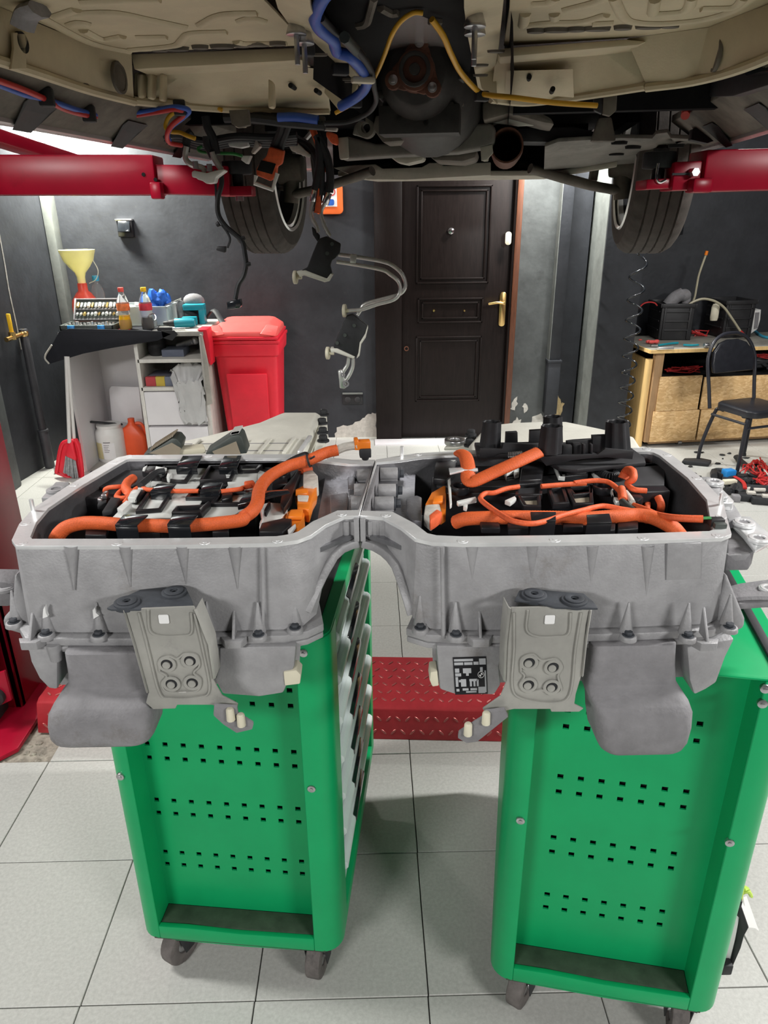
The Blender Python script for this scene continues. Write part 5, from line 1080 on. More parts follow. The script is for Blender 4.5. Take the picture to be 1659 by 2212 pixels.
# cross beams and toe walls
facev('cross_beam', 'beige', [(282, 117), (640, 103), (652, 130), (290, 150)], -1.32, .09)
facev('cross_beam', 'beige', [(1092, 104), (1352, 85), (1396, 90), (1380, 97), (1080, 124), (1070, 110)], -1.30, .08)
strip('toe_wall', 'beige', [atv(a, b, -1.235) for a, b in ((290, 157), (400, 154), (520, 150), (655, 145), (700, 150))], [at(a, b, z=1.945) for a, b in ((288, 218), (400, 229), (520, 237), (650, 240), (712, 238))], CF * .02)
strip('toe_wall', 'beige', [atv(a, b, -1.225) for a, b in ((1070, 126), (1200, 116), (1300, 107), (1397, 96))], [at(a, b, z=1.945) for a, b in ((1060, 214), (1200, 215), (1300, 201), (1396, 186))], CF * .02)
g = G(); g.tube([at(a, b, z=1.945) for a, b in ((288, 217), (400, 228), (520, 236), (650, 239), (712, 238))], .011, n=8); cpart('toe_lip', 'beige', g, bev=0)
g = G(); g.tube([at(a, b, z=1.945) for a, b in ((1060, 214), (1130, 221), (1200, 215), (1300, 201), (1396, 186))], .010, n=8); cpart('toe_lip', 'beige', g, bev=0)
for L in ([(294, 160), (308, 158), (306, 210), (296, 212)], [(318, 158), (330, 158), (328, 212), (316, 214)], [(344, 158), (352, 158), (352, 216), (342, 218)], [(578, 168), (588, 178), (590, 232), (578, 234)]): facev('wall_flute', 'beige', L, -1.255, .03, bev=.006)
for L in (zR4([(1160, 290), (1175, 285), (1170, 440), (1158, 445)]), zR4([(1215, 280), (1235, 280), (1230, 430), (1215, 435)]), zR4([(1262, 275), (1280, 272), (1280, 420), (1265, 420)])): facev('wall_flute', 'beige', L, -1.235, .03, bev=.006)
strip('recessed_plate', 'beige', [atv(a, b, -1.21) for a, b in zR4([(235, 385), (600, 375)])], [atv(a, b, -1.12) for a, b in zR4([(228, 500), (605, 528)])], CF * .01)
for v, L in ((-1.15, [(630, 186), (685, 197)]), (-1.19, zR4([(360, 422), (487, 488)]))):
    for px, py in L: c = atv(px, py, v); g = G(); g.cyl(c + CF * .03, c - CF * .012, .006); cpart('bolt_hole', 'hole', g, bev=0)
# inner sill walls, lips, outer sills
strip('sill_wall', 'beige', [at(-160, -55, z=ZP), at(72, 45, z=ZP), at(185, 92, z=ZP), at(285, 113, z=ZP)], [at(a, b, z=1.945) for a, b in ((-160, 78), (60, 148), (190, 190), (290, 217))], -CR * .02)
strip('sill_wall', 'beige', [at(1352, 83, z=ZP), at(1530, 58, z=ZP), at(1622, 22, z=ZP), at(1780, -40, z=ZP)], [at(a, b, z=1.945) for a, b in ((1396, 186), (1500, 172), (1610, 142), (1780, 70))], CR * .02)
g = G(); g.prism([atu(a, b, -.724) for a, b in ((62, 46), (182, 92), (192, 193), (60, 147))], CR * .004); cpart('sill_patch_plate', 'grime', g, label='flat dull plate on the left inner sill') if 0 else None
for p, s in ((atv(254, 168, -1.36) + V3(0, 0, 0), 1), (atv(1552, 115, -1.36), -1)):
    q = (CR * s).to_track_quat('Z', 'Y'); g = G(); g.cyl(p, p + CR * s * .006, .030, n=22); g.washer(p, .034, .027, .008, q.to_matrix()); cpart('rubber_bung', 'grime', g, bev=.001)
c = atu(42, 92, -.72); g = G(); g.prism([atu(a, b, -.718) for a, b in ((22, 70), (60, 72), (50, 105), (52, 150), (18, 150), (24, 105))], CR * .006); cpart('tow_bracket', 'beige', g); g = G(); g.cyl(c, c + CR * .008, .018, n=18); cpart('bracket_hole', 'hole', g, bev=0)
g = G(); g.tube([at(86, 20, z=2.02), at(60, 30, z=2.015), at(48, 60, z=1.995)], .03, flat=.4); cpart('folded_tab', 'podgrey', g, bev=0)
strip('sill_underside', 'grime', [car(-.735, v, 1.945) for v in (-2.4, -1.8, -1.3, -.9, -.45)], [car(-.85, v, 1.868) for v in (-2.4, -1.8, -1.3, -.9, -.45)], (0, 0, .02), label='grimy underside of the left sill')
strip('sill_underside', 'grime', [car(.735, v, 1.945) for v in (-2.4, -1.8, -1.3, -.9, -.45)], [car(.85, v, 1.868) for v in (-2.4, -1.8, -1.3, -.9, -.45)], (0, 0, .02), label='grimy underside of the right sill')
g = G(); g.tube([at(a, b, z=1.942) for a, b in ((-160, 82), (60, 151), (190, 194), (290, 220))], .010, n=8); cpart('sill_lip', 'beige', g, bev=0)
g = G(); g.tube([at(a, b, z=1.942) for a, b in ((1396, 189), (1500, 175), (1610, 145), (1780, 73))], .010, n=8); cpart('sill_lip', 'beige', g, bev=0)
for s in (-1, 1):
    g = G(); g.loft([[car(s * .845, v, 1.862), car(s * .862, v, 1.857), car(s * .885, v, 1.875), car(s * .895, v, 1.99), car(s * .88, v, 2.15), car(s * .85, v, 2.15)] for v in (-2.5, -1.5, -.42)]); cpart('rocker_panel', 'silver', g, bev=.003, label='silver rocker panel')
    for v in (-1.55, -1.12, -.72):
        g = G(); g.loft([[car(s * .80, v - .06, 1.90), car(s * .80, v + .06, 1.90), car(s * .855, v + .035, 1.850), car(s * .855, v - .035, 1.850)], [car(s * .78, v - .06, 1.91), car(s * .78, v + .06, 1.91), car(s * .84, v + .035, 1.87), car(s * .84, v - .035, 1.87)]]); cpart('jack_tab', 'blackmat', g, bev=.003)
for a, b in (((150, 268), (8, 4)),): pass

# right black covers and hose
g = G(); g.prism([atu(a, b, .74) for a, b in ((1630, 62), (1640, 58), (1720, 40), (1720, 150), (1640, 165), (1632, 150))], -CR * .03); cpart('black_cover', 'clipgl', g, bev=.008)
g = G(); g.prism([atu(a, b, .76) for a, b in ((1526, 182), (1720, 120), (1720, 176), (1610, 208), (1530, 210))], -CR * .03); cpart('black_cover', 'blackmat', g, bev=.005)
g = G(); g.tube([atu(1528, 213, .74), atu(1505, 216, .735), atu(1485, 232, .73), atu(1480, 250, .72)], .0125, n=10); cpart('red_hose', 'pink', g, bev=0, label='red hose end on the right')
# tunnel rails, dark tunnel sheet
g = G(); L = [(545, -60), (560, 0), (590, 20), (640, 72), (652, 104), (712, 128), (742, 150), (772, 180), (716, 228), (748, 232), (790, 196), (786, 180), (760, 150), (700, 70), (668, 20), (662, -60)]
rail_l = [at(a, b, z=2.0) for a, b in ((560, -120), (600, 20), (652, 92), (712, 150), (742, 205))]; rail_l2 = [at(a, b, z=1.985) for a, b in ((655, -120), (672, 20), (706, 82), (760, 148), (792, 186))]
strip('tunnel_rail', 'beige', rail_l, rail_l2, (0, 0, .03), label='beige tunnel rail left of the gearbox')
rail_r = [at(a, b, z=1.985) for a, b in ((1000, -120), (1002, 20), (1010, 80), (1022, 140), (1032, 190))]; rail_r2 = [at(a, b, z=2.0) for a, b in ((1100, -120), (1085, 30), (1078, 100), (1068, 160), (1060, 215))]
strip('tunnel_rail', 'beige', rail_r, rail_r2, (0, 0, .03), label='beige tunnel rail right of the gearbox')
facev('rail_end', 'beige', [(712, 128), (772, 182), (760, 226), (730, 236), (700, 200)], -1.15, .02)
facev('rail_end', 'beige', [(1032, 150), (1070, 140), (1075, 225), (1040, 190)], -1.15, .02)
for L, z in (([(628, 96), (650, 100), (645, 108), (628, 104)], 1.99),): pass
for px, py in zT([(440, 555), (530, 620), (530, 635), (320, 428)]) + zR4([(95, 355), (95, 410), (180, 280)]):
    c = at(px, py, z=1.972); g = G(); g.lathe([(.012, .002), (.011, -.002), (0, -.003)], c, 14, sx=1.5, sy=.6); cpart('rail_slot', 'grime', g, bev=0)
for px, py, zz in ((640, 72, 1.985), (657, 92, 1.975), (1026, 55, 1.975), (1026, 72, 1.97)):
    c = at(px, py, z=zz); g = G(); g.cyl(c + V3(0, 0, .02), c, .012, .019, n=18); g.cyl(c, c + V3(0, 0, -.003), .019, n=18); g.cyl(c, c - V3(0, 0, .05), .005, n=8); cpart('stud', 'steel', g, bev=.0008)
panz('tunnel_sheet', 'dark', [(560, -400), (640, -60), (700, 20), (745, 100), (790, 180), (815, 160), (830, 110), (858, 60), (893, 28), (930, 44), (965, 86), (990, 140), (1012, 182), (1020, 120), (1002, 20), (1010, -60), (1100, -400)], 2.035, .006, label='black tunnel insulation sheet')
g = G()
for L in ([(750, -20), (720, 90), (690, 180), (620, 200)], [(800, 60), (880, 100), (940, 95)], [(1180, 160), (1270, 170)]): g.tube([at(a, b, z=2.032) for a, b in zT(L)], .008, n=6)
cpart('insulation_edge', 'grime', g, bev=0)
def ring_t(v, top): return [car(.01 + .20 * math.cos(a), v, 1.93 + (top - 1.93) * math.sin(a)) for a in [math.pi * i / 12 for i in range(13)]]
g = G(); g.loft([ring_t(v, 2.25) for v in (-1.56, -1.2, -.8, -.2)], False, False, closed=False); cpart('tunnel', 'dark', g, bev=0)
# gearbox with flange
gc = atv(*zT([(1085, 570)])[0], -1.05); qF = CF.to_track_quat('Z', 'Y').to_matrix()
g = G(); g.lathe([(.03, -.02), (.075, -.01), (.10, .03), (.115, .10), (.15, .25), (.17, .45)], gc, 26, qF)
for i in range(9):
    a = i * .7; p = gc + CR * (.11 * math.cos(a)) + V3(0, 0, .11 * math.sin(a)); g.cyl(p + CF * .05, p + CF * .40, .012, .016, n=6)
g.boxm(Matrix.Translation(gc + V3(0, 0, -.10) + CF * .1) @ Matrix.Rotation(-CYAW, 4, 'Z'), .22, .10, .07); cpart('gearbox', 'gearbox', g, bev=.003)
g = G(); g.cyl(gc - CF * .02, gc - CF * .05, .05, .047, n=20)
for a in (R(80), R(200), R(318)):
    p = gc + CR * (.060 * math.cos(a)) + V3(0, 0, .060 * math.sin(a)); g.cyl(p - CF * .028, p - CF * .048, .022, n=14); m_ = (p + gc) / 2; g.cyl(m_ - CF * .03, m_ - CF * .045, .034, n=12)
fl_ = cpart('output_flange', 'rust', g, bev=.002, label='rusty three-armed output flange')
g = G(); g.washer(gc - CF * .062, .040, .030, .012, qF); g.cyl(gc - CF * .05, gc - CF * .064, .014, n=14); build('flange_hub', g, 'gearbox', fl_, bev=.002)
for a in (R(80), R(200), R(318)):
    p = gc + CR * (.060 * math.cos(a)) + V3(0, 0, .060 * math.sin(a)); build('flange_bolt', hexbolt(p - CF * .048, .009, .01, (-CF).to_track_quat('Z', 'Y').to_matrix()), 'steel', fl_, bev=.001)
for L, v, m_, dp in (([(820, 790), (900, 780), (920, 870), (1080, 900), (1290, 760), (1330, 800), (1180, 930), (1170, 960), (780, 950)], -.95, 'gearbox', .1), ([(1330, 730), (1360, 700), (1440, 690), (1450, 820), (1420, 840), (1400, 710)], -.9, 'grime', .05),
                     ([(760, 900), (1150, 900), (1180, 960), (1210, 1080), (820, 1110), (740, 1000)], -.8, 'grime', .15), ([(870, 985), (1000, 975), (990, 995), (880, 1010)], -.83, 'undergrey', .02), ([(620, 950), (640, 960), (700, 1060), (690, 1080), (600, 1050), (580, 1050), (600, 970)], -.7, 'undergrey', .03),
                     ([(1160, 950), (1240, 960), (1220, 1030), (1160, 1030)], -.72, 'gearbox', .04)): facev('gearbox_mount', m_, zT(L), v, dp, bev=.004)
c = atv(*zT([(700, 1005)])[0], -.72); g = G(); g.washer(c, .028, .014, .04, (-CF).to_track_quat('Z', 'Y').to_matrix()); cpart('bush_sleeve', 'grime', g)
# subframe
facev('subframe', 'undergrey', zT([(465, 1075), (540, 1062), (640, 1085), (760, 1120), (1000, 1110), (1200, 1090), (1260, 1030), (1340, 980), (1420, 960), (1659, 955), (1700, 1000), (1690, 1120), (1620, 1150), (1400, 1190), (900, 1215), (480, 1243)]), -.62, .10, bev=.010, seg=3)
facev('subframe_end', 'trayl', zT([(462, 1072), (545, 1065), (552, 1236), (480, 1245)]), -.63, .02, bev=.006)
c = atv(*zT([(1345, 1070)])[0], -.625); g = G(); g.washer(c, .034, .018, .016, (-CF).to_track_quat('Z', 'Y').to_matrix()); g.cyl(c, c - CF * .004, .02); cpart('subframe_bush', 'rubber', g)
facev('sump', 'grime', zT([(1180, 1215), (1560, 1170), (1540, 1230), (1440, 1260), (1220, 1250)]), -.5, .25, bev=.008)
facev('bonding_patch', 'trayl', zT([(870, 1220), (1000, 1200), (1140, 1205), (1130, 1250), (1000, 1280), (930, 1265)]), -.52, .10, bev=.01)
facev('hanger_bracket', 'trayl', zT([(1580, 1140), (1659, 1125), (1659, 1160), (1640, 1255), (1600, 1258), (1610, 1180)]), -.60, .015)
# front undertray (pale lip) and right tray
g = G(); g.prism([car(u, v, z) for u, v, z in ((-.46, -.04, 1.818), (.42, -.04, 1.808), (.62, -.16, 1.83), (.6, .3, 1.84), (.4, .6, 1.82), (-.4, .6, 1.82))], (0, 0, .02)); cpart('undertray', 'trayl', g, bev=.004)
g = G(); g.prism([atv(a, b, -.05) for a, b in zT([(430, 1305), (600, 1285), (760, 1278), (815, 1312), (1120, 1302), (1180, 1268), (1250, 1266), (1290, 1290), (1450, 1288), (1500, 1270), (1659, 1262), (1659, 1366), (1400, 1380), (1000, 1402), (700, 1400), (570, 1365)])], CF * .02); cpart('undertray_lip', 'trayl', g, bev=.004)
rtn = [atv(a, b, -.50) for a, b in zR4([(445, 800), (520, 772), (690, 762), (860, 752), (1030, 755), (1050, 730), (1110, 722), (1130, 752), (1280, 760), (1440, 728)])]
rtf = [atv(a, b, -.10) for a, b in zR4([(440, 930), (520, 920), (690, 905), (900, 892), (1000, 880), (1080, 868), (1130, 860), (1230, 840), (1330, 815), (1440, 775)])]
rt = strip('side_undertray', 'undergrey', rtn, rtf, (0, 0, .012), label='grey right undertray with slotted holes')
for px, py in zR4([(850, 778), (925, 802), (1080, 818), (1160, 795), (835, 838), (985, 850)]):
    t_ = (py - 302) / 55; c = atv(px, py, -.50 + .40 * min(1, max(0, t_))) - V3(0, 0, .002); g = G(); g.lathe([(.022, .008), (.020, -.002), (0, -.003)], c, 14, sx=1.3, sy=.9); build('tray_slot', g, 'hole', rt)
facev('tray_step', 'blackmat', zR4([(300, 700), (600, 690), (820, 740), (820, 775), (440, 772), (300, 770)]), -.45, .15)
facev('tray_strut', 'grime', zR4([(740, 640), (810, 632), (835, 770), (695, 770)]), -.52, .04, bev=.008)
facev('hanging_bracket', 'grime', zR4([(765, 515), (840, 510), (835, 600), (800, 632), (760, 620)]), -1.1, .02)
facev('hanging_bracket', 'blackmat', zR4([(712, 530), (760, 525), (755, 620), (715, 600)]), -1.1, .02)
facev('hanging_bracket', 'grime', [(494, 238), (535, 236), (538, 270), (515, 276), (500, 268)], -1.1, .02)
facev('tray_corner', 'blackmat', zR4([(1250, 700), (1440, 690), (1520, 700), (1440, 740), (1330, 780), (1240, 760)]), -.6, .04)
g = G(); g.prism([atv(a, b, -.58) for a, b in zR4([(110, 665), (165, 625), (240, 615), (320, 640), (440, 682), (300, 690)])], CF * .08 + V3(0, 0, .02)); cpart('heat_shield', 'alu_light', g, bev=.006, label='bright heat shield patch')
g = G(); c = atv(*zR4([(240, 790)])[0], -.6); g.lathe([(.052, 0), (.055, .1), (.05, .4)], c, 22, qF, caps=False); g.lathe([(.0, .3), (.048, .3), (.047, 0.0), (.052, 0)], c, 22, qF, caps=False); cpart('exhaust_pipe', 'rust', g, bev=0, label='open rusty exhaust pipe end')
facev('exhaust_hanger', 'trayl', zR4([(95, 800), (160, 785), (165, 830), (130, 870), (100, 875)]), -.62, .02)
facev('flex_pipe', 'grime', zR4([(105, 545), (300, 560), (480, 640), (500, 680), (440, 670), (250, 620), (110, 660)]), -.7, .2, bev=.02)
# engine bay shade as black backdrops (front, bulkhead, underside), then body shell
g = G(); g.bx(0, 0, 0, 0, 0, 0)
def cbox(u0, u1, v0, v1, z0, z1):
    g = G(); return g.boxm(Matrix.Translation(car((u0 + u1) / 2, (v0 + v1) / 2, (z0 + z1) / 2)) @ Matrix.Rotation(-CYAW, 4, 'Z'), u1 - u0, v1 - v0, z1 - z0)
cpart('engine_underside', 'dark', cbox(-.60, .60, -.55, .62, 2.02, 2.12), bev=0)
cpart('engine_bay_backdrop', 'dark', cbox(-.55, .55, .30, .34, 1.84, 2.1), bev=0)
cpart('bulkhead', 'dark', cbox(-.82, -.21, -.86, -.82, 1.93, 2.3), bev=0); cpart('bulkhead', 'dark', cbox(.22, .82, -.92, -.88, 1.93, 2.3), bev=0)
cpart('rear_floor', 'dark', cbox(-.84, .84, -3.7, -2.2, 2.02, 2.08), bev=0)  # unseen rear of the car, put in to block overhead light
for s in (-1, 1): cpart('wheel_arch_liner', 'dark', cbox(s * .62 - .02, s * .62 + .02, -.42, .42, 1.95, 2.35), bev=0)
g = G(); prof = [(-3.75, 2.05), (-3.72, 2.45), (-3.6, 2.75), (-2.9, 3.18), (-1.6, 3.22), (-.85, 2.8), (.5, 2.62), (.82, 2.4), (.86, 2.02), (.55, 2.02), (.42, 2.15), (.36, 2.24), (-.36, 2.24), (-.42, 2.10), (-.5, 2.07), (-2.5, 2.07)]
g.prism([car(-.88, v, z) for v, z in prof], CR * 1.76); cpart('body_shell', 'silver', g, bev=.03, seg=2)
cpart('front_bumper', 'silver', cbox(-.85, .85, .70, .88, 1.88, 2.1), bev=.03)
# wheels
def wheel(u, inner):
    C_ = car(u, 0, 1.852); q = CR.to_track_quat('Z', 'Y').to_matrix(); n = 96; g = G()
    W_ = .105; prof = [(.225, -W_ * .92), (.262, -W_), (.295, -W_ * .98), (.315, -W_ * .86), (.328, -W_ * .66)]
    for a in (-.58, -.54, -.50, -.20, -.17, -.13, .13, .17, .20, .50, .54, .58): prof.append((.3315 - (.008 if a in (-.54, -.17, .17, .54) else 0), W_ * a))
    prof += [(.328, W_ * .66), (.315, W_ * .86), (.295, W_ * .98), (.262, W_), (.225, W_ * .92)]
    vs = []; M_ = len(prof)
    for j, (r, z) in enumerate(prof):
        for i in range(n):
            rr = r
            if abs(z) > W_ * .6 and r > .31 and i % 3 == 0: rr -= .006
            elif r > .33 and i % 2 == 0: rr -= .003
            a = 2 * math.pi * (i + (.5 if z > 0 else 0)) / n; vs.append(C_ + q @ V3(rr * math.cos(a), rr * math.sin(a), z))
    g.add(vs, [(k * n + i, k * n + (i + 1) % n, (k + 1) * n + (i + 1) % n, (k + 1) * n + i) for k in range(M_ - 1) for i in range(n)])
    ty = build('tyre', g, 'tyre', vehicle, angle=25)
    g = G()
    s = inner
    g.lathe([(.228, s * .10), (.238, s * .107), (.243, s * .10), (.216, s * .088), (.212, s * .07), (.220, s * .08)], C_, 48, q, caps=False); build('rim_lip', g, 'rim', ty, angle=40)
    g = G(); g.lathe([(.212, s * .07), (.205, s * .03), (.20, -s * .06), (.222, -s * .09), (.228, -s * .10)], C_, 48, q, caps=False); build('rim_barrel', g, 'rubber', ty, angle=40, label='inside of the rim, blackened for deep shadow and brake dust')  # black barrel stands for deep shadow as well as brake dust
    g = G()
    for k in range(5):
        a = 2 * math.pi * k / 5 + .4; d = V3(math.cos(a), math.sin(a), 0); p0 = d * .05 + V3(0, 0, -s * .05); p1 = d * .205 + V3(0, 0, -s * .07); g.cyl(C_ + q @ p0, C_ + q @ p1, .03, .022, n=8)
    g.cyl(C_ + q @ V3(0, 0, -s * .03), C_ + q @ V3(0, 0, -s * .08), .06, n=20); build('rim_spokes', g, 'rim', ty, bev=.003)
    g = G(); g.cyl(C_ + q @ V3(0, 0, s * .0), C_ + q @ V3(0, 0, s * .022), .155, n=36); g.cyl(C_ + q @ V3(0, 0, s * .02), C_ + q @ V3(0, 0, s * .06), .07, n=20); build('brake_disc', g, 'rubber', ty, bev=.002)
    g = G(); ci = C_ + CR * (s * .06); g.cyl(ci - V3(0, 0, .0), ci + CR * (s * .10), .065, .05, n=16); g.boxm(Matrix.Translation(ci + V3(0, 0, .0) + CF * .12) @ Matrix.Rotation(-CYAW, 4, 'Z'), .07, .06, .16)
    g.cyl(ci + CR * s * .03 - V3(0, 0, .02), ci + CR * s * .05 - V3(0, 0, .11), .03, .025, n=12); build('steering_knuckle', g, 'grime', ty, bev=.004)
    g = G(); cc = C_ + CR * (s * .14) - V3(0, 0, .075)
    g.tube([C_ + CR * (s * .10) - V3(0, 0, .10), C_ + CR * (s * .25) - V3(0, 0, .075) - CF * .04, C_ + CR * (s * .47) - V3(0, 0, .02) - CF * .12], .026, n=10, flat=.7)
    g.tube([C_ + CR * (s * .12) - V3(0, 0, .10) + CF * .02, C_ + CR * (s * .3) - V3(0, 0, .05) + CF * .10, C_ + CR * (s * .50) + V3(0, 0, .01) + CF * .18], .024, n=10, flat=.7)
    g.cyl(C_ + CR * (s * .10) - V3(0, 0, .13), C_ + CR * (s * .11) - V3(0, 0, .03), .032, n=14); g.cyl(C_ + CR * (s * .22) - V3(0, 0, .06), C_ + CR * (s * .20) + V3(0, 0, .2), .018, n=10)
    build('control_arm', g, 'grime', vehicle, angle=60)
wheel(-.775, 1); wheel(.775, -1)

# ------------------------------------------------------------------ wiring strapped to the underside (parts of the car)
def wire(name, m, pts, r, par=vehicle, **k): g = G(); g.tube(pts, r, n=8, k=6); return build(name, g, m, par, angle=80, **k)
SN = CR * -.077 + V3(0, 0, .115); SP = car(-.735, 0, 1.945 - .012)
def onsill(px, py, d=0):
    r = ray(px, py); o = V3(0, 0, CAM_H); return o + r * ((SP - V3(0, 0, d) - o).dot(SN) / r.dot(SN))
w1 = [onsill(a, b) for a, b in ((-60, 162), (0, 184), (50, 203), (100, 215), (190, 244))] + [at(a, b, z=1.93) for a, b in ((245, 249), (300, 242), (345, 236), (380, 231))]
wire('blue_wire', 'wblue', w1 + [atv(408, 238, -1.22), atv(398, 252, -1.2), atv(370, 274, -1.18), atv(362, 292, -1.15), atv(366, 304, -1.1)], .0062)
w2 = [onsill(a, b, .004) for a, b in ((-60, 154), (0, 175), (52, 194), (100, 215), (140, 236), (190, 249))] + [at(a, b, z=1.925) for a, b in ((245, 255), (300, 248), (345, 241), (380, 236))]
wire('red_wire', 'wred', w2 + [atv(398, 246, -1.21), atv(372, 270, -1.2), atv(361, 290, -1.18), atv(366, 308, -1.1), atv(392, 314, -1.05)], .0062)
for px, py in ((100, 210), (192, 246), (388, 233)):
    c = onsill(px, py) if px < 200 else at(px, py, z=1.93); g = G(); g.rot(c, .2, .03, .026, .036); cpart('cable_clip', 'rubber', g, bev=.004)
wire('yellow_wire', 'wyellow', [atv(a, b, -1.08) for a, b in zM([(240, 325), (330, 330), (480, 330), (580, 365)])], .0055)
wire('yellow_wire', 'wyellow', [atv(a, b, -1.05) for a, b in zM([(170, 370), (100, 430), (72, 510), (110, 555), (200, 565), (260, 590), (340, 620)])], .0058)
wire('green_wire', 'wgreen', [atv(a, b, -.95) for a, b in zM([(400, 690), (365, 710), (400, 740), (560, 750), (680, 755), (760, 775)])], .0045)
bl = zT([(400, -80), (340, 0), (290, 140), (330, 225), (430, 310), (460, 400), (560, 440), (640, 520), (690, 600), (690, 670), (620, 750), (490, 830)])
zb_ = [2.0, 1.995, 1.99, 1.985, 1.978, 1.972, 1.965, 1.958, 1.95, 1.94, 1.93, 1.915]
wire('blue_cable', 'wblue', [at(a, b, z=z) for (a, b), z in zip(bl, zb_)], .0115)
wire('blue_cable', 'wblue', [atv(a, b, -1.05) for a, b in zM([(1080, 430), (1250, 430), (1440, 455)])], .012)
wire('black_hose', 'rubber', [at(a, b, z=z) for (a, b), z in zip(zT([(340, 140), (440, 240), (540, 310), (660, 440), (730, 560), (750, 680), (765, 790), (700, 880), (540, 950), (330, 960)]), [1.99, 1.985, 1.98, 1.965, 1.955, 1.95, 1.94, 1.925, 1.91, 1.905])], .0065)
wire('grey_pipe', 'boardgrey', [at(a, b, z=1.972) for a, b in zT([(520, 290), (600, 380), (660, 450)])], .010)
wire('yellow_wire', 'wyellow', [at(a, b, z=z) for (a, b), z in zip(zT([(1130, 100), (1055, 100), (960, 165), (890, 270), (830, 430), (770, 570), (700, 690), (610, 790), (450, 880)]), [2.028, 2.028, 2.02, 2.005, 1.985, 1.965, 1.945, 1.93, 1.91])], .0048)
wire('yellow_wire', 'wyellow', [at(a, b, z=z) for (a, b), z in zip(zT([(1200, 150), (1290, 280), (1350, 420), (1430, 570), (1560, 710), (1640, 740)]) + [(1110, 211), (1200, 222), (1290, 228)], [2.025, 2.005, 1.985, 1.965, 1.945, 1.935, 1.925, 1.915, 1.91])], .0062)
for px, py, z in ((660, 108, 1.975), (735, 150, 1.955), (1040, 208, 1.935), (766, 222, 1.925)):
    g = G(); g.rot(at(px, py, z=z), .3, .035, .02, .022); cpart('cable_clip', 'rubber', g, bev=.004)
g = G(); g.rot(at(*zT([(665, 625)])[0], z=1.94), .3, .05, .02, .012); cpart('pale_clip', 'ivory', g, bev=.003)
g = G()
for k in range(3): g.tube([atv(a, b + k * 4, -1.0 - .02 * k) for a, b in zM([(600, 400), (800, 400), (1000, 420), (1150, 440), (1500, 470)])], .013, n=8)
for k in range(4): g.tube([atv(a, b + k * 5, -.9 + .03 * k) for a, b in zM([(60, 600), (200, 590), (420, 640), (700, 600), (1000, 610), (1250, 590)])], .010, n=8)
cpart('harness_trunk', 'rubber', g, bev=0)
for L, m_, v in (([(460, 600), (640, 610), (640, 640), (500, 650)], 'tapewhite', -.85), ([(625, 640), (700, 630), (810, 615), (808, 690), (740, 705), (640, 690)], 'whitepl', -.86), ([(800, 630), (960, 640), (960, 660), (800, 655)], 'tapewhite', -.85), ([(880, 610), (920, 690), (850, 760), (835, 740), (860, 690)], 'tapewhite', -.88),
                 ([(760, 770), (835, 770), (800, 850), (745, 810)], 'whitepl', -.9), ([(690, 490), (780, 490), (780, 515), (700, 520)], 'ivory', -.95), ([(1150, 640), (1240, 640), (1320, 720), (1370, 760), (1350, 790), (1200, 730)], 'tapewhite', -.8), ([(1440, 520), (1610, 520), (1600, 555), (1440, 540)], 'tapewhite', -.7), ([(1300, 620), (1370, 540), (1390, 560), (1330, 630)], 'whitepl', -.75)):
    facev('connector', m_, zM(L), v, .025, bev=.003)
facev('orange_tape_wrap', 'orange2', zM([(1500, 550), (1600, 570), (1610, 680), (1560, 670), (1510, 600)]), -.66, .04, bev=.01)
g = G()
for a0 in (0, 1): g.tube([atv(a, b, -.78 + .03 * a0) for a, b in zM([(1240, 640 - 20 * a0), (1340, 680), (1420, 800), (1440, 950), (1430 + 90 * a0, 1120)])], .012, n=8)
cpart('black_hose', 'rubber', g, bev=0)
wire('orange_lead', 'orange2', [atv(a, b, -.80) for a, b in zM([(1390, 530), (1430, 640), (1470, 760), (1510, 860), (1530, 910)])], .010)

# ------------------------------------------------------------------ things hanging below the car
Yh = 2.34
def hy(L, y=Yh): return [at(a, b, y=y) for a, b in zM(L)]
oc = thing('orange_connector', 'large orange high-voltage connector with a black socket hanging by the left tyre', 'connector', tuple(hy([(970, 900)])[0]))
g = G(); g.prism(hy([(1000, 690), (1135, 730), (1110, 860), (1070, 870), (1060, 960), (1020, 1005), (885, 950), (885, 890), (930, 820), (975, 780)]), (0, .05, .006)); build('connector_shell', g, 'orange2', oc, bev=.006)
g = G(); g.prism(hy([(930, 812), (1062, 845), (1028, 940), (890, 902)], Yh - .002), (0, .004, 0)); build('socket', g, 'hole', oc, bev=.001)
g = G(); P_ = hy([(885, 950), (872, 1020), (1030, 1078), (1075, 930)], Yh - .006); g.tube(P_, .0065, n=6, smooth=False); build('white_frame', g, 'whitepl', oc)
g = G()
for L in ([(1100, 720), (1120, 640), (1150, 560), (1180, 470)], [(1040, 700), (1075, 620), (1100, 560), (1120, 480)]): g.tube([at(a, b, y=Yh + .03 - .02 * i) for i, (a, b) in enumerate(zM(L))], .011, n=8)
build('lead', g, 'rubber', oc)
ac = thing('pipe_block', 'white aluminium refrigerant pipe block dangling under the left floor pan', 'pipe block', tuple(hy([(420, 980)], 2.3)[0]))
g = G(); g.prism(hy([(305, 915), (330, 905), (440, 925), (520, 905), (590, 890), (610, 905), (520, 970), (510, 1015), (440, 1025), (405, 1000), (360, 985), (345, 970), (308, 965)], 2.3), (0, .05, .0)); build('block', g, 'whitepl', ac, bev=.004)
g = G()
for L in ([(260, 690), (250, 790), (300, 850), (400, 880), (425, 920)], [(490, 740), (510, 800), (560, 880), (580, 900)]): g.tube(hy(L, 2.32), .008, n=10)
build('aluminium_pipe', g, 'pipealu', ac)
g = G()
for L in ([(310, 560), (270, 600), (255, 690), (255, 740)], [(440, 600), (450, 680), (480, 740), (500, 780)], [(430, 420), (450, 520), (500, 620), (530, 760)]): g.tube(hy(L, 2.33), .012, n=8)
build('rubber_hose', g, 'rubber', ac)
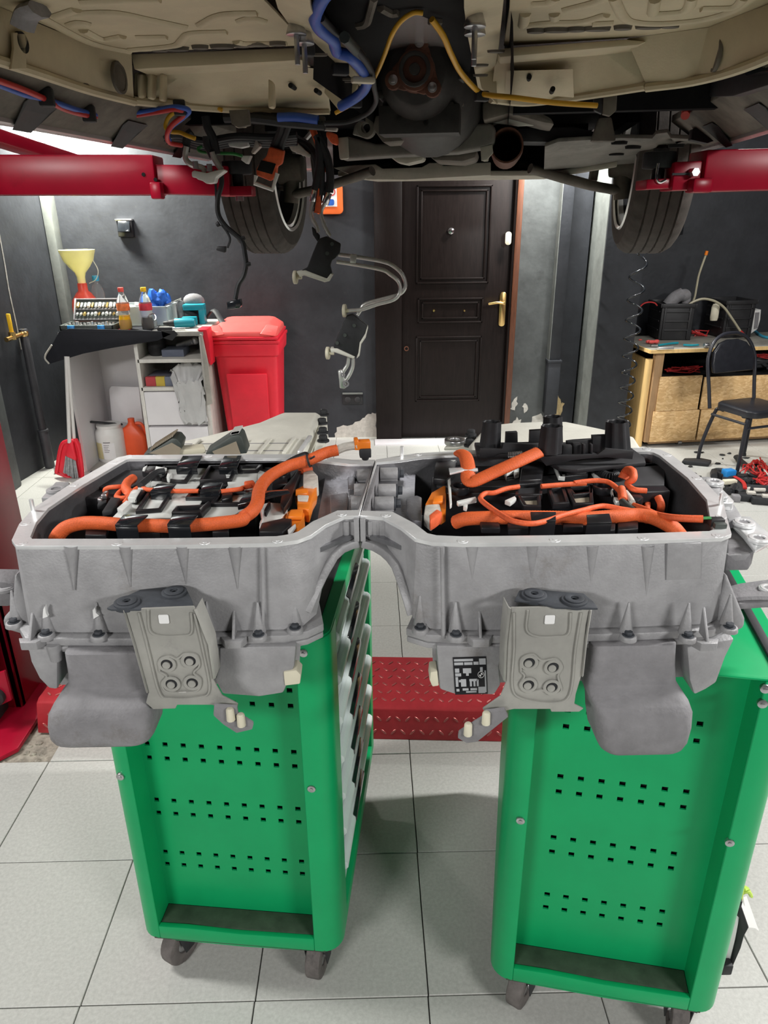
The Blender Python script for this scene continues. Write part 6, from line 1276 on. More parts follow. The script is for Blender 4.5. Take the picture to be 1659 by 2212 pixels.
g = G()
for px, py in ((345, 890), (470, 915)): c = hy([(px, py)], 2.31)[0]; g.cyl(c, c + V3(0, 0, .02), .008)
build('port', g, 'steel', ac)
def zH(L): return [(440 + x / 3.606, 380 + y / 3.606) for x, y in L]
def h5(L, y=2.42): return [at(a, b, y=y) for a, b in zH(L)]
dh = thing('hanging_harness', 'thin black taped harness dangling over the left tyre with two plugs', 'harness', tuple(h5([(230, 1000)], 2.4)[0]))
g = G(); g.tube(h5([(130, -60), (140, 60), (110, 180), (115, 300), (170, 390), (250, 460), (300, 510), (320, 600), (330, 690), (310, 780), (270, 850), (245, 960)], 2.4), .0075, n=8); g.tube(h5([(90, -50), (95, 100), (105, 250), (130, 360)], 2.41), .004, n=6); g.tube(h5([(140, 380), (190, 450), (205, 500), (185, 560)], 2.4), .0035, n=6); build('taped_wires', g, 'rubber', dh)
g = G(); g.prism(h5([(175, 985), (285, 960), (292, 1010), (280, 1030), (185, 1045)], 2.39), (0, .03, 0)); build('flat_plug', g, 'clipgl', dh, bev=.003)
g = G(); g.prism(h5([(100, 550), (170, 550), (165, 600), (95, 580)], 2.39), (0, .025, 0)); build('small_plug', g, 'blackmat', dh, bev=.003)
g = G()
for L in ([(300, 490), (320, 480)], [(330, 690), (365, 685)], [(120, 370), (100, 385)]): P_ = h5(L, 2.4); g.cyl(P_[0], P_[1], .009, .006)
build('tape_tab', g, 'rubber', dh)
cp = thing('cooling_plate_assembly', 'two black cooling plates on bent aluminium pipes dangling below the car', 'cooling pipes', tuple(h5([(1060, 1640)])[0]))
for L in ([(895, 490), (955, 470), (1068, 530), (1060, 600), (1030, 640), (1000, 660), (985, 700), (1000, 760), (960, 818), (880, 790), (760, 738), (805, 715), (850, 600)], [(1108, 1095), (1160, 1078), (1278, 1172), (1262, 1232), (1222, 1300), (1212, 1370), (1185, 1418), (1100, 1390), (1008, 1338), (1050, 1230)]):
    g = G(); g.prism(h5(L), (0, .035, 0)); pl_b = build('cooling_plate', g, 'blackmat', cp, bev=.004)
    q0 = h5([L[-1], L[-2]], 2.415)
for (L, m_) in (([(720, 745), (790, 735), (960, 800), (990, 760), (1010, 770), (980, 820), (940, 828), (780, 775), (750, 790)], 'alu_light'), ([(985, 1345), (1040, 1345), (1180, 1410), (1165, 1425), (1020, 1375), (990, 1380)], 'alu_light'), ([(1275, 1170), (1282, 1180), (1262, 1260), (1228, 1310), (1215, 1400), (1190, 1425), (1205, 1380), (1215, 1300), (1258, 1230)], 'alu_light')):
    g = G(); g.prism(h5(L, 2.414), (0, .04, 0)); build('plate_flange', g, m_, cp, bev=.002)
for (px, py) in ((712, 790), (965, 1380), (1095, 1050)):
    c = h5([(px, py)], 2.425)[0]; q = Matrix.Rotation(R(80), 3, 'Y'); g = G(); g.cyl(c - CR * .004, c + CR * .006, .021, n=18); g.cyl(c + CR * .006, c + CR * .022, .006, n=10); build('spring_foot', g, 'ivory', cp, bev=.001)
g = G()
for px, py in ((1000, 530), (962, 603), (1172, 1165), (1100, 1240), (1040, 1300)): c = h5([(px, py)], 2.419)[0]; g.cyl(c, c - V3(0, .004, 0), .006)
build('plate_rivet', g, 'boardgrey', cp)
for k, L in enumerate(([(1050, 612), (1250, 640), (1400, 668), (1475, 700), (1545, 765), (1572, 855), (1535, 915), (1450, 945), (1265, 995), (1225, 1040), (1195, 1085)], [(1035, 668), (1150, 685), (1380, 728), (1450, 765), (1518, 825), (1530, 900), (1482, 962), (1350, 1000), (1230, 1040), (1130, 1050)])):
    g = G(); g.tube(h5(L, 2.435 - .02 * k), .0062, n=10, smooth=True, k=4); build('aluminium_pipe', g, 'pipealu', cp, angle=70)
g = G(); c = h5([(1165, 645)], 2.425)[0]; g.rot(c, 0, .02, .03, .028, ry=R(8)); build('pipe_clamp', g, 'pipealu', cp, bev=.002)
for L in ([(855, 190), (835, 270), (845, 330), (875, 385), (895, 440)], [(950, 200), (915, 280), (930, 360), (960, 430), (985, 470)], [(1130, 1410), (1120, 1470), (1090, 1520), (1072, 1560)], [(1165, 1420), (1160, 1490), (1130, 1560), (1095, 1600)]):
    g = G(); g.tube(h5(L, 2.43), .0062, n=10); build('aluminium_pipe', g, 'pipealu', cp, angle=70)
g = G()
for L in ([(865, 110), (850, 200)], [(975, 130), (945, 220)]): P_ = h5(L, 2.43); g.cyl(P_[0], P_[1], .011, n=12)
build('crimp_sleeve', g, 'chrome', cp, bev=.001)
g = G()
for L in ([(895, -300), (905, -120), (890, 0), (868, 110)], [(880, -320), (960, -150), (985, 0), (978, 130)]): g.tube([at(a, b, y=2.43) for a, b in zH(L)], .0125, n=10)
g.tube([at(a, b, y=2.43) for a, b in zH([(915, -100), (915, 60), (880, 280)])], .011, n=8); build('rubber_hose', g, 'rubber', cp)
g = G(); P_ = h5([(905, 100), (885, 290)], 2.428); g.cyl(P_[0], P_[1], .008, .011); build('orange_lead', g, 'orange2', cp)
g = G(); g.prism(h5([(1045, 1520), (1075, 1510), (1090, 1560), (1110, 1600), (1122, 1640), (1095, 1660), (1060, 1655), (1055, 1600)], 2.42), (0, .02, 0)); eb = build('end_block', g, 'pipealu', cp, bev=.003)
g = G(); c = h5([(1108, 1618)], 2.418)[0]; g.washer(c, .011, .006, .006, Matrix.Rotation(R(90), 3, 'X')); c = h5([(1085, 1550)], 2.418)[0]; g.washer(c, .008, .004, .004, Matrix.Rotation(R(90), 3, 'X')); build('port_ring', g, 'podgrey', eb)
g = G(); g.prism(h5([(840, 395), (870, 420), (905, 470), (890, 520), (850, 460)], 2.43), (0, .03, 0)); build('strap', g, 'blackmat', cp, bev=.003)
# ================================================================== LEFT BACK: CABINET AND WHAT IS ON IT
cab = thing('cabinet', 'white open cabinet with shelves and drawers against the left back wall', 'cabinet', (-1.57, 5.1, 0))
ZC = .97; X0, X1, XM = -2.045, -1.11, -1.565; YF, YB = 4.84, 5.42
g = G(); g.bx(X0, X0 + .02, YF, YB, 0, ZC - .03); build('side_panel', g, 'white', cab, bev=.001)
g = G(); g.bx(X1 - .03, X1, YF, YB, 0, ZC - .03); build('side_panel', g, 'whiteedge', cab, bev=.001)
g = G(); g.bx(XM - .012, XM + .012, YF, YB, .0, ZC - .03); build('side_panel', g, 'whiteedge', cab, bev=.001)
g = G(); g.bx(X0, X1, YB - .015, YB, 0, ZC - .03); build('back_board', g, 'white', cab)
g = G(); g.bx(X0 - .01, X1 + .01, YF - .02, YB, ZC - .03, ZC); build('top', g, 'topgrey', cab, bev=.003)
for z in (.775, .585): g = G(); g.bx(XM, X1 - .03, YF, YB, z - .012, z + .012); build('shelf', g, 'whiteedge', cab, bev=.001)
for z0, z1 in ((.335, .565), (.06, .318)):
    g = G(); g.bx(XM + .016, X1 - .032, YF - .006, YF + .40, z0, z1); build('drawer', g, 'white', cab, bev=.002)
g = G(); g.prism([at(a, b, y=5.32) for a, b in ((235, 842), (240, 834), (300, 836), (318, 1000), (250, 1000))], (0, .02, 0)); build('loose_white_board', g, 'white', None, bev=.004)
bpy.data.objects['loose_white_board'].name = 'white_board'; tag(bpy.data.objects['white_board'], 'white board standing inside the open left bay of the cabinet', 'board')
# black mat hanging over the front
mt = [(128, 716), (150, 710), (250, 712), (352, 716), (370, 722), (340, 736), (300, 742), (240, 752), (180, 764), (140, 776), (108, 786), (96, 772), (112, 745)]
g = G(); P_ = [at(a, b, y=4.80) for a, b in mt]; g.prism(P_, (0, .006, 0)); g.bx(-2.05, -1.45, 4.80, 5.1, ZC + .0005, ZC + .004)
mo = build('bench_mat', g, 'cloth', bev=.001); tag(mo, 'black rubber mat draped diagonally over the cabinet front edge', 'mat')
g = G(); g.tube([at(a, b, y=4.797) for a, b in ((112, 745), (97, 771), (106, 786))], .006, n=6); build('mat_edge', g, 'clothback', mo)
g = G(); g.prism([at(a, b, y=4.80) for a, b in ((348, 714), (376, 714), (384, 722), (372, 736), (352, 730))], (0, .006, 0)); build('mat_fold', g, 'crate', mo)
g = G(); g.prism([at(a, b, y=4.80) for a, b in ((431, 722), (436, 724), (449, 785), (459, 872), (447, 876), (441, 800))], (0, .12, 0)); build('mat_edge', g, 'clothback', mo, bev=.002)
g = G(); g.prism([at(a, b, y=4.82) for a, b in ((425, 712), (446, 712), (452, 740), (456, 790), (446, 780), (436, 722))], (0, .15, 0)); tag(build('rag', g, 'redbin', bev=.004), 'dark red rag at the right end of the cabinet top', 'rag')
# tool case
tcx = thing('tool_case', 'open socket tool case with blue latches on the cabinet top', 'tool case', (-1.86, 4.9, ZC + .005))
g = G(); Q = [at(a, b, z=ZC + .03) for a, b in ((135, 706), (247, 706), (251, 694), (154, 692))]
x0, x1, y0, y1 = Q[0].x, Q[1].x, 4.83, 5.03
g.bx(x0, x1, y0, y1, ZC + .005, ZC + .022)
for a, b, c, d in ((x0, x0 + .012, y0, y1), (x1 - .012, x1, y0, y1), (x0, x1, y0, y0 + .012), (x0, x1, y1 - .012, y1)): g.bx(a, b, c, d, ZC + .005, ZC + .045)
build('case_base', g, 'boardgrey', tcx, bev=.003)
lidm = Matrix.Translation(((x0 + x1) / 2 + .025, y1 + .02, ZC + .115)) @ Matrix.Rotation(R(-32), 4, 'X')
g = G(); g.boxm(lidm, x1 - x0 - .03, .022, .15); build('case_lid', g, 'boardgrey', tcx, bev=.003)
g = G()
for s in (-1, 1): g.boxm(lidm @ Matrix.Translation((s * (x1 - x0 - .03) / 2, -.012, 0)), .012, .022, .155)
for s in (-1, 0, 1): g.boxm(lidm @ Matrix.Translation((0, -.012, s * .073)), x1 - x0 - .03, .014, .008)
build('lid_rim', g, 'podgrey', tcx, bev=.002)
for k in range(13):
    x = x0 + .03 + k * (x1 - x0 - .06) / 12; g = G(); r = .008 + .004 * (k % 3 == 0); g.cyl((x, y0 + .05, ZC + .022), (x, y0 + .05, ZC + .045 + .006 * (k % 4)), r, r * .9, n=10); g.cyl((x, y0 + .10, ZC + .022), (x, y0 + .105, ZC + .05), .007, n=8); build('socket_bit', g, 'tool', tcx)
for k in range(12):
    for j in (0, 1):
        x = -((x1 - x0) / 2 - .035) + k * (x1 - x0 - .08) / 11; g = G(); a = lidm @ V3(x, -.012, .045 - j * .07); b = lidm @ V3(x, -.028, .01 - j * .055); g.cyl(a, b, .0075 if (k + j) % 3 else .011, n=8); build('socket_bit', g, 'tool' if (k + j * 2) % 4 else 'brass', tcx)
for f in (.22, .78):
    x = x0 + (x1 - x0) * f; g = G(); g.bx(x - .022, x + .022, y0 - .012, y0 + .006, ZC - .012, ZC + .045); g.bx(x - .016, x + .016, y0 - .018, y0 - .01, ZC - .02, ZC + .01); build('case_latch', g, 'bluepl', tcx, bev=.003)
g = G(); g.bx(x0 + .13, x1 - .13, y0 - .01, y0, ZC + .004, ZC + .02); build('case_handle', g, 'whiteedge', tcx, bev=.003)
# red bottle with funnel
c = at(185, 660, y=5.28); c.z = ZC
fb_ = [(0, 0), (.085, 0), (.09, .02), (.09, .12), (.082, .16), (.05, .205), (.034, .22), (.032, .27)]
g = G(); g.lathe(fb_, c, 24); g.cyl(c + V3(0, 0, .27), c + V3(0, 0, .272), .03); rc = build('red_canister', g, 'redcan', angle=60); tag(rc, 'translucent red canister standing behind the tool case, holding the funnel', 'canister')
f0 = c + V3(0, 0, .255)
fp = [(.026, 0), (.028, .06), (.036, .085), (.07, .125), (.10, .17), (.112, .21), (.118, .225), (.118, .236), (.108, .236), (.106, .222), (.096, .172), (.066, .128), (.03, .088), (.023, .06), (.021, 0)]
g = G(); g.lathe(fp + fp[:1], f0, 28, caps=False); fu = build('funnel', g, 'funnel', angle=60); tag(fu, 'translucent yellow funnel stuck in the red canister by the left back wall', 'funnel')
g = G(); g.tube([f0 + V3(.10, 0, .17), f0 + V3(.125, 0, .10), f0 + V3(.10, 0, .04), f0 + V3(.05, 0, .015)], .003, n=6); build('funnel_strap', g, 'ivory', fu)
c = at(216, 664, y=5.36); c.z = ZC
g = G(); g.lathe([(0, 0), (.042, 0), (.045, .02), (.045, .20), (.03, .25), (.016, .265), (.016, .285)], c, 20); bb = build('water_bottle', g, 'clear', angle=60); tag(bb, 'clear plastic bottle with blue cap behind the red canister', 'bottle')
g = G(); g.cyl(c + V3(0, 0, .28), c + V3(0, 0, .315), .023, n=16); build('bottle_cap', g, 'capblue', bb, bev=.002)
def drink(px, cap, lblm, liq, lab_, lh):
    c = at(px, 712, y=4.93); c.z = ZC + .001
    pr_ = [(0, 0), (.033, 0), (.040, .008), (.041, .05), (.034, .085), (.037, .10), (.041, .13), (.041, .165), (.033, .20), (.016, .235), (.0155, .25)]
    g = G(); g.lathe(pr_, c, 22); o = build('drink_bottle', g, 'clear', angle=60); tag(o, lab_, 'bottle', 'drink bottles on the cabinet top')
    g = G(); g.lathe([(0, .001), (.0325, .001), (.0392, .008), (.040, .05), (.0335, lh), (0, lh)], c, 22); build('drink', g, liq, o)
    g = G(); g.lathe([(.0412, .125), (.0418, .128), (.0418, .168), (.0412, .170)], c, 22, caps=False); build('bottle_label', g, lblm, o)
    g = G(); g.cyl(c + V3(0, 0, .243), c + V3(0, 0, .270), .0185, n=18); build('bottle_cap', g, cap, o, bev=.0015)
drink(273, 'capred', 'lblorange', 'yellowliq', 'drink bottle with red cap and yellow drink on the cabinet top', .095)
drink(321, 'capyellow', 'lblred', 'cola', 'drink bottle with yellow cap and dark cola on the cabinet top', .080)
# clear box with gloves
bx0, bx1 = at(252, 690, y=5.12).x, at(366, 690, y=5.12).x
g = G(); g.bx(bx0, bx1, 5.08, 5.34, ZC, ZC + .006); t_ = .006
for a, b, c_, d in ((bx0, bx0 + t_, 5.08, 5.34), (bx1 - t_, bx1, 5.08, 5.34), (bx0, bx1, 5.08, 5.08 + t_), (bx0, bx1, 5.334, 5.34)): g.bx(a, b, c_, d, ZC, ZC + .125)
bo = build('storage_box', g, 'boxclear', bev=.002); tag(bo, 'frosted clear storage box behind the drink bottles holding blue gloves', 'box')
g = G()
for a, b, c_, d in ((bx0 - .01, bx0 + .008, 5.07, 5.35), (bx1 - .008, bx1 + .01, 5.07, 5.35), (bx0, bx1, 5.07, 5.086), (bx0, bx1, 5.334, 5.35)): g.bx(a, b, c_, d, ZC + .12, ZC + .132)
build('box_rim', g, 'boxclear', bo, bev=.002)
gl = at(340, 655, y=5.2); g = G(); random.seed(2)
for i in range(9): g.ball(V3(gl.x + rnd.uniform(-.06, .06), 5.2 + rnd.uniform(-.04, .05), ZC + .11 + rnd.uniform(0, .10)), .035, .03, .045, n=8, m=6, jit=.28)
g.bx(gl.x - .07, gl.x + .07, 5.15, 5.26, ZC + .01, ZC + .1)
tag(build('blue_gloves', g, 'bluecloth', angle=50), 'crumpled blue nitrile gloves heaped in the clear box', 'gloves')
g = G(); c = at(290, 668, y=5.2)
for i in range(4): g.ball(V3(c.x + rnd.uniform(-.03, .03), 5.2, ZC + .09 + rnd.uniform(0, .03)), .03, .025, .03, n=7, m=5, jit=.3)
g.bx(c.x - .04, c.x + .04, 5.17, 5.23, ZC + .008, ZC + .09)
tag(build('yellow_cloth', g, 'ivory', angle=50), 'pale yellow cloth in the clear box left of the blue gloves', 'cloth')
g = G(); g.bx(bx0 + .17, bx0 + .25, 5.095, 5.13, ZC + .008, ZC + .075); tag(build('purple_pack', g, mat('purple_pack', (.16, .10, .22), .5), bev=.006), 'small purple pack seen through the front of the clear box', 'pack')
g = G(); c = at(374, 652, y=5.2); g.rot(c, 0, .12, .03, .006, ry=R(-22)); tag(build('scraper', g, 'tapewhite', bev=.001), 'flat white scraper sticking out over the clear box corner', 'scraper')
# drills and small tools
def drill(p, rz, label, s=1.0):
    t = thing('cordless_drill', label, 'drill', tuple(p), rz); m = ROOT[t.name]
    def P2(name, g, mt, **k): return build(name, xf(g, m @ Matrix.Scale(s, 4)), mt, t, **k)
    g = G(); g.cyl((-.02, 0, .035), (.10, 0, .035), .032, .03, n=16); g.cyl((.095, 0, .035), (.115, 0, .035), .03, .024, n=16); P2('motor_housing', g, 'teal', bev=.003)
    g = G(); g.cyl((-.02, 0, .035), (-.06, 0, .035), .026, .020, n=16); g.cyl((-.06, 0, .035), (-.095, 0, .035), .018, .012, n=12); P2('chuck', g, 'rubber', bev=.002)
    g = G(); g.boxm(Matrix.Translation((.075, .06, .03)) @ Matrix.Rotation(R(15), 4, 'Z'), .04, .13, .038); P2('grip', g, 'rubber', bev=.008)
    g = G(); g.boxm(Matrix.Translation((.06, .135, .03)), .10, .05, .055); P2('battery_foot', g, 'teal', bev=.006)
    return t
p = at(400, 707, z=ZC); drill(V3(-1.30, 4.97, ZC), R(5), 'teal cordless drill lying nearest the cabinet front edge')
t = thing('cordless_driver', 'teal cordless driver standing behind the lying drill on the cabinet top', 'drill', (-1.25, 5.18, ZC))
g = G(); g.bx(-1.30, -1.155, 5.14, 5.22, ZC + .095, ZC + .135); g.bx(-1.195, -1.155, 5.14, 5.22, ZC, ZC + .10); build('battery_housing', g, 'teal', t, bev=.006)
g = G(); g.cyl((-1.30, 5.18, ZC + .10), (-1.20, 5.18, ZC + .04), .02); build('grip', g, 'rubber', t, bev=.003)
g = G(); g.ball((-1.24, 5.24, ZC + .15), .075, .05, .05, n=14, m=8); g.ball((-1.33, 5.22, ZC + .11), .03, .03, .05, n=10, m=6)
g.cyl((-1.24, 5.24, ZC), (-1.24, 5.24, ZC + .13), .04); g.cyl((-1.33, 5.22, ZC), (-1.33, 5.22, ZC + .08), .02); tag(build('grey_power_tool', g, 'podgrey', angle=50), 'round grey power tool behind the teal driver', 'power tool')
g = G(); P_ = [V3(-1.17, 5.22, ZC + .02), V3(-1.10, 5.20, ZC + .09), V3(-1.03, 5.12, ZC + .02), V3(-.97, 5.05, ZC - .02)]; g.tube(P_, .02, n=8, flat=.4); tag(build('black_strap', g, 'rubber'), 'black strap trailing from the cabinet corner to the red bin', 'strap')
c = at(342, 705, z=ZC); g = G(); g.cyl((c.x, 4.95, ZC), (c.x, 4.95, ZC + .06), .03, .028, n=18); jar = build('glass_jar', g, 'clear', bev=.003); tag(jar, 'small shiny jar beside the cola bottle', 'jar')
g = G(); g.washer((c.x, 4.95, ZC + .075), .03, .024, .005, Matrix.Rotation(R(70), 3, 'X')); build('jar_lid_ring', g, 'chrome', jar)
g = G(); g.rot((-1.36, 4.86, ZC + .012), R(3), .10, .026, .022); k1 = build('utility_knife', g, 'rubber', bev=.006); tag(k1, 'black knife with silver end lying at the cabinet front edge', 'knife')
g = G(); g.rot((-1.27, 4.865, ZC + .012), R(3), .085, .018, .016); build('knife_end', g, 'tool', k1, bev=.003)
g = G(); g.tube([(-1.60, 4.9, ZC + .004), (-1.70, 4.93, ZC + .004), (-1.74, 4.98, ZC + .004), (-1.70, 5.02, ZC + .004)], .003, n=6); tag(build('test_lead', g, 'wred'), 'thin red lead by the drink bottle with red cap', 'lead')
# shelf contents
g = G(); g.lathe([(0, 0), (.05, 0), (.06, .03), (.06, .10), (.04, .13), (0, .13)], (-1.47, 5.0, .788), 16); tag(build('dark_pot', g, 'rubber'), 'dark round pot on the upper cabinet shelf', 'pot')
g = G(); g.bx(-1.42, -1.27, 4.92, 5.10, .788, .835); tag(build('small_carton', g, mat('slate_carton', (.14, .16, .22), .6), bev=.003), 'slate grey flat carton on the upper cabinet shelf', 'carton')
g = G(); g.cyl((-1.34, 5.05, .84), (-1.22, 5.02, .875), .022); g.ball((-1.21, 5.02, .88), .028); tag(build('metal_part', g, 'steel'), 'shiny metal part lying on the slate carton', 'part')
g = G(); g.bx(-1.535, -1.345, 4.87, 5.12, .598, .66); cb_ = build('printed_box', g, mat('printed_box', (.13, .13, .17), .5), bev=.003); tag(cb_, 'red yellow and grey printed box on the lower cabinet shelf', 'box')
for x0_, x1_, m_ in ((-1.537, -1.47, mat('box_red', (.45, .05, .06), .5)), (-1.468, -1.408, mat('box_yellow', (.55, .40, .06), .5)), (-1.406, -1.343, mat('box_slate', (.17, .19, .25), .5))):
    g = G(); g.bx(x0_, x1_, 4.868, 4.90, .600, .662); build('box_end', g, m_, cb_)
g = G(); random.seed(4)
rings = []
for k in range(16):
    t_ = k / 15; cxx = -1.25 + .06 * max(0, t_ - .4); z = .70 - .04 * t_ if t_ < .45 else .69 - (t_ - .45) * .62; y = 4.95 - .11 * min(1, t_ * 1.8) - .0; r = .09 * (1 - .25 * t_) * (.6 + .8 * min(1, t_ * 2.5)) * (1 if t_ < .5 else .82)
    if t_ > .5: y = 4.822
    rings.append([V3(cxx + r * (1 + .16 * math.sin(7 * a + k * 1.3) + rnd.uniform(-.08, .08)) * math.cos(a), y + (.05 if t_ < .5 else .012) * math.sin(a) + rnd.uniform(-.008, .004), z + (.06 if t_ < .5 else 0) * math.sin(a) + .012 * math.sin(9 * a + k) + rnd.uniform(-.008, .008)) for a in [2 * math.pi * i / 30 for i in range(30)]])
g.loft(rings); tag(build('plastic_bag', g, 'bag', angle=70), 'crumpled white plastic bag spilling from the lower cabinet shelf over the drawer', 'bag')
# canisters, broom, dustpan
c = at(246, 985, z=0); c = V3(-1.93, 5.12, 0)
g = G(); g.lathe([(0, 0), (.098, 0), (.105, .012), (.105, .20), (.10, .225), (.085, .24), (.083, .25), (.088, .252), (.088, .27), (.05, .275), (0, .275)], c, 28); ja = build('white_canister', g, 'whitepl', angle=50); tag(ja, 'white plastic canister with a paper label standing in the cabinet bay', 'canister')
def arcband(c, r, a0, a1, z0, z1): 
    g = G(); n = 10; g.loft([[V3(c.x + (r + d) * math.cos(a0 + (a1 - a0) * i / n), c.y + (r + d) * math.sin(a0 + (a1 - a0) * i / n), c.z + z) for d, z in ((0, z0), (.0008, z0), (.0008, z1), (0, z1))] for i in range(n + 1)]); return g
build('yellow_label', arcband(c, .105, R(215), R(250), .03, .15), mat('pale_yellow_label', (.62, .55, .30), .5), ja)
build('paper_label', arcband(c, .105, R(254), R(300), .03, .15), 'sticker', ja)
g = arcband(c, .1058, R(258), R(285), .153, .16)
for k in range(5): h_ = arcband(c, .1058, R(258), R(258 + 22 - 3 * (k % 3)), .135 - .013 * k, .139 - .013 * k); g.add(h_.v, h_.f)
build('label_print', g, 'podgrey', ja)
g = G(); g.rot(c + V3(-.01, -.03, .285), .5, .24, .03, .012, ry=R(13)); build('black_tool', g, 'rubber', None, bev=.003); tag(bpy.data.objects['black_tool'], 'black flat tool lying across the white canister lid', 'tool')
c = V3(-1.755, 5.16, 0); g = G()
rg = []
for z, hx, y0_, y1_ in ((0, .075, -.05, .05), (.02, .085, -.06, .06), (.17, .083, -.06, .06), (.23, .062, -.05, .05), (.255, .030, -.032, .032), (.275, .022, -.024, .024)): rg.append([V3(c.x - .02 * (z > .2) + x, c.y + y, z) for x, y in rrect(-hx, hx, y0_, y1_, .03, 4)])
g.loft(rg); oc_ = build('orange_canister', g, 'orangecan', angle=50); tag(oc_, 'orange plastic oil canister beside the white canister', 'canister')
g = G(); g.cyl(c + V3(-.02, 0, .27), c + V3(-.02, 0, .30), .024, n=18); build('canister_cap', g, 'orangecan', oc_, bev=.002)
g = G(); g.tube([c + V3(.01, 0, .262), c + V3(.05, 0, .255), c + V3(.075, 0, .20), c + V3(.085, 0, .14)], .012, n=8); build('canister_handle', g, 'orangecan', oc_)
def dp(px, py, y=4.72): return at(px, py, y=y)
du = thing('dustpan', 'red upright dustpan with white handle leaning on the cabinet left side', 'dustpan', tuple(at(150, 1030, z=0)))
g = G(); g.prism([dp(120, 1018), dp(130, 960), (dp(140, 951)), dp(165, 948), dp(172, 960), dp(180, 1016), dp(178, 1036), dp(160, 1036)], (0, .02, 0)); build('pan', g, 'redbin', du, bev=.004)
g = G(); g.tube([dp(122, 1022), dp(132, 965), dp(146, 953), dp(162, 952)], .014, n=8, k=4); g.tube([dp(162, 950), dp(170, 968), dp(177, 1010), dp(178, 1034)], .014, n=8, k=4); g.tube([dp(121, 1022), dp(150, 1032), dp(176, 1037)], .008, n=8); build('pan_rim', g, 'redbin', du)
g = G(); g.cyl(dp(160, 952, 4.74), at(146, 770, y=4.80), .013, n=10); build('handle', g, 'handle', du)
br = thing('broom', 'small broom with grey bristles standing in the red dustpan', 'broom', tuple(dp(155, 1034, 4.69)))
g = G(); g.prism([dp(148, 956, 4.69), dp(156, 956, 4.69), dp(164, 990, 4.69), dp(164, 996, 4.69), dp(142, 986, 4.69), dp(143, 975, 4.69)], (0, .03, 0)); build('broom_head', g, 'redbin', br, bev=.006)
g = G(); random.seed(8)
for i in range(70):
    t_ = rnd.random(); a = dp(142 + 21 * t_, 985 + 10 * t_, 4.69 + rnd.uniform(0, .03)); b = dp(137 + 33 * t_ + rnd.uniform(-2, 2), 1020 + 12 * min(1, t_ * 1.5) + rnd.uniform(-2, 2), 4.685 + rnd.uniform(0, .035)); g.cyl(a, b, .0035, .0025, n=5, caps=False)
build('bristles', g, 'bristle', br, kind='stuff')
g = G(); g.cyl(dp(150, 957, 4.70), at(143, 770, y=4.80), .0125, n=10); build('handle', g, 'handle', br)

# ================================================================== RED BIN
bn = thing('wheelie_bin', 'red plastic wheelie bin with faded lid beside the cabinet', 'bin', (-.86, 5.2, 0))
g = G(); rg = []
for z, hx, y0_, y1_ in ((.03, .175, -.16, .20), (.10, .18, -.17, .20), (.77, .215, -.22, .23), (.78, .232, -.24, .24), (.86, .238, -.245, .245)): rg.append([V3(-.862 + x, 5.2 + y, z) for x, y in rrect(-hx, hx, y0_, y1_, .03, 3)])
g.loft(rg); build('bin_body', g, 'redbin', bn, bev=.004)
g = G(); g.prism([V3(-.862 + x, 5.2 - .195, z) for x, z in ((-.13, .20), (.13, .20), (.14, .66), (-.14, .66))], (0, -.02, 0)); g.v = [V3(v.x, v.y - (v.z - .2) * .10, v.z) for v in g.v]; build('front_panel', g, 'redbin', bn, bev=.006)
g = G(); g.bx(-1.105, -.62, 4.945, 5.45, .862, .885); g.bx(-1.095, -.63, 4.935, 5.46, .89, .91); build('lid_rim', g, 'redbin', bn, bev=.006)
g = G(); rg = []
for z, hx, y0_, y1_ in ((.91, .235, -.255, .25), (.945, .23, -.245, .25), (.985, .175, -.14, .22), (.99, .16, -.12, .2)): rg.append([V3(-.87 + x, 5.2 + y, z) for x, y in rrect(-hx, hx, y0_, y1_, .05, 4)])
g.loft(rg); build('lid', g, 'redlid', bn, bev=.006)
for s in (-1, 1):
    g = G(); g.prism([V3(-.87 + s * .225, 4.95, .915), V3(-.87 + s * .245, 4.99, .975), V3(-.87 + s * .16, 5.02, .985), V3(-.87 + s * .12, 4.95, .93)], (0, -.015, 0)); build('lid_wing', g, 'redlid', bn, bev=.006)
for s in (-1, 1): g = G(); g.cyl((-.862 + s * .16, 5.40, .08), (-.862 + s * .21, 5.40, .08), .08, n=20); build('bin_wheel', g, 'rubber', bn, bev=.004)

# ================================================================== RIGHT BACK: BENCH AND WHAT IS ON IT
BA = math.atan2(.115, 1.0); BM = Matrix.Translation((2.05, 5.22, 0)) @ Matrix.Rotation(BA, 4, 'Z')
be = thing('workbench', 'workbench of pine and chipboard panels with a stained top at the right wall', 'workbench', (2.05, 5.22, 0), BA)
def BB(name, mt, *b, **k): g = G(); g.bx(*b); return build(name, xf(g, BM), mt, k.pop('par', be), **k)
BB('bench_top', 'benchtop', -.02, 1.9, -.02, .60, .722, .748, bev=.003)
BB('top_edge', 'pine', -.025, 1.9, -.028, -.018, .722, .747)
BB('top_edge', 'pine', -.03, -.018, -.02, .60, .722, .747)
g = G(); g.prism([BM @ V3(.0, .06, .0), BM @ V3(-.03, .60, 0), BM @ V3(-.03, .60, .70), BM @ V3(0, .06, .66)], BM.to_3x3() @ V3(.018, 0, 0)); build('end_panel', g, 'pine', be, bev=.002)
g = G(); g.cyl(BM @ V3(.012, .05, .0), BM @ V3(.012, .05, .67), .028, n=18); build('rolled_board_edge', g, 'pine', be)
BB('corner_post', 'post', .035, .10, .0, .05, .04, .715, bev=.003)
g = G()
BB('chipboard_panel', 'osb', .085, .42, -.012, .006, .285, .545, bev=.002)
BB('chipboard_panel', 'osb', .44, 1.9, -.010, .006, .285, .53, bev=.002)
BB('chipboard_panel', 'osb', .07, .44, -.014, .006, .045, .282, bev=.002)
BB('chipboard_panel', 'osb', .455, 1.9, -.012, .006, .045, .282, bev=.002)
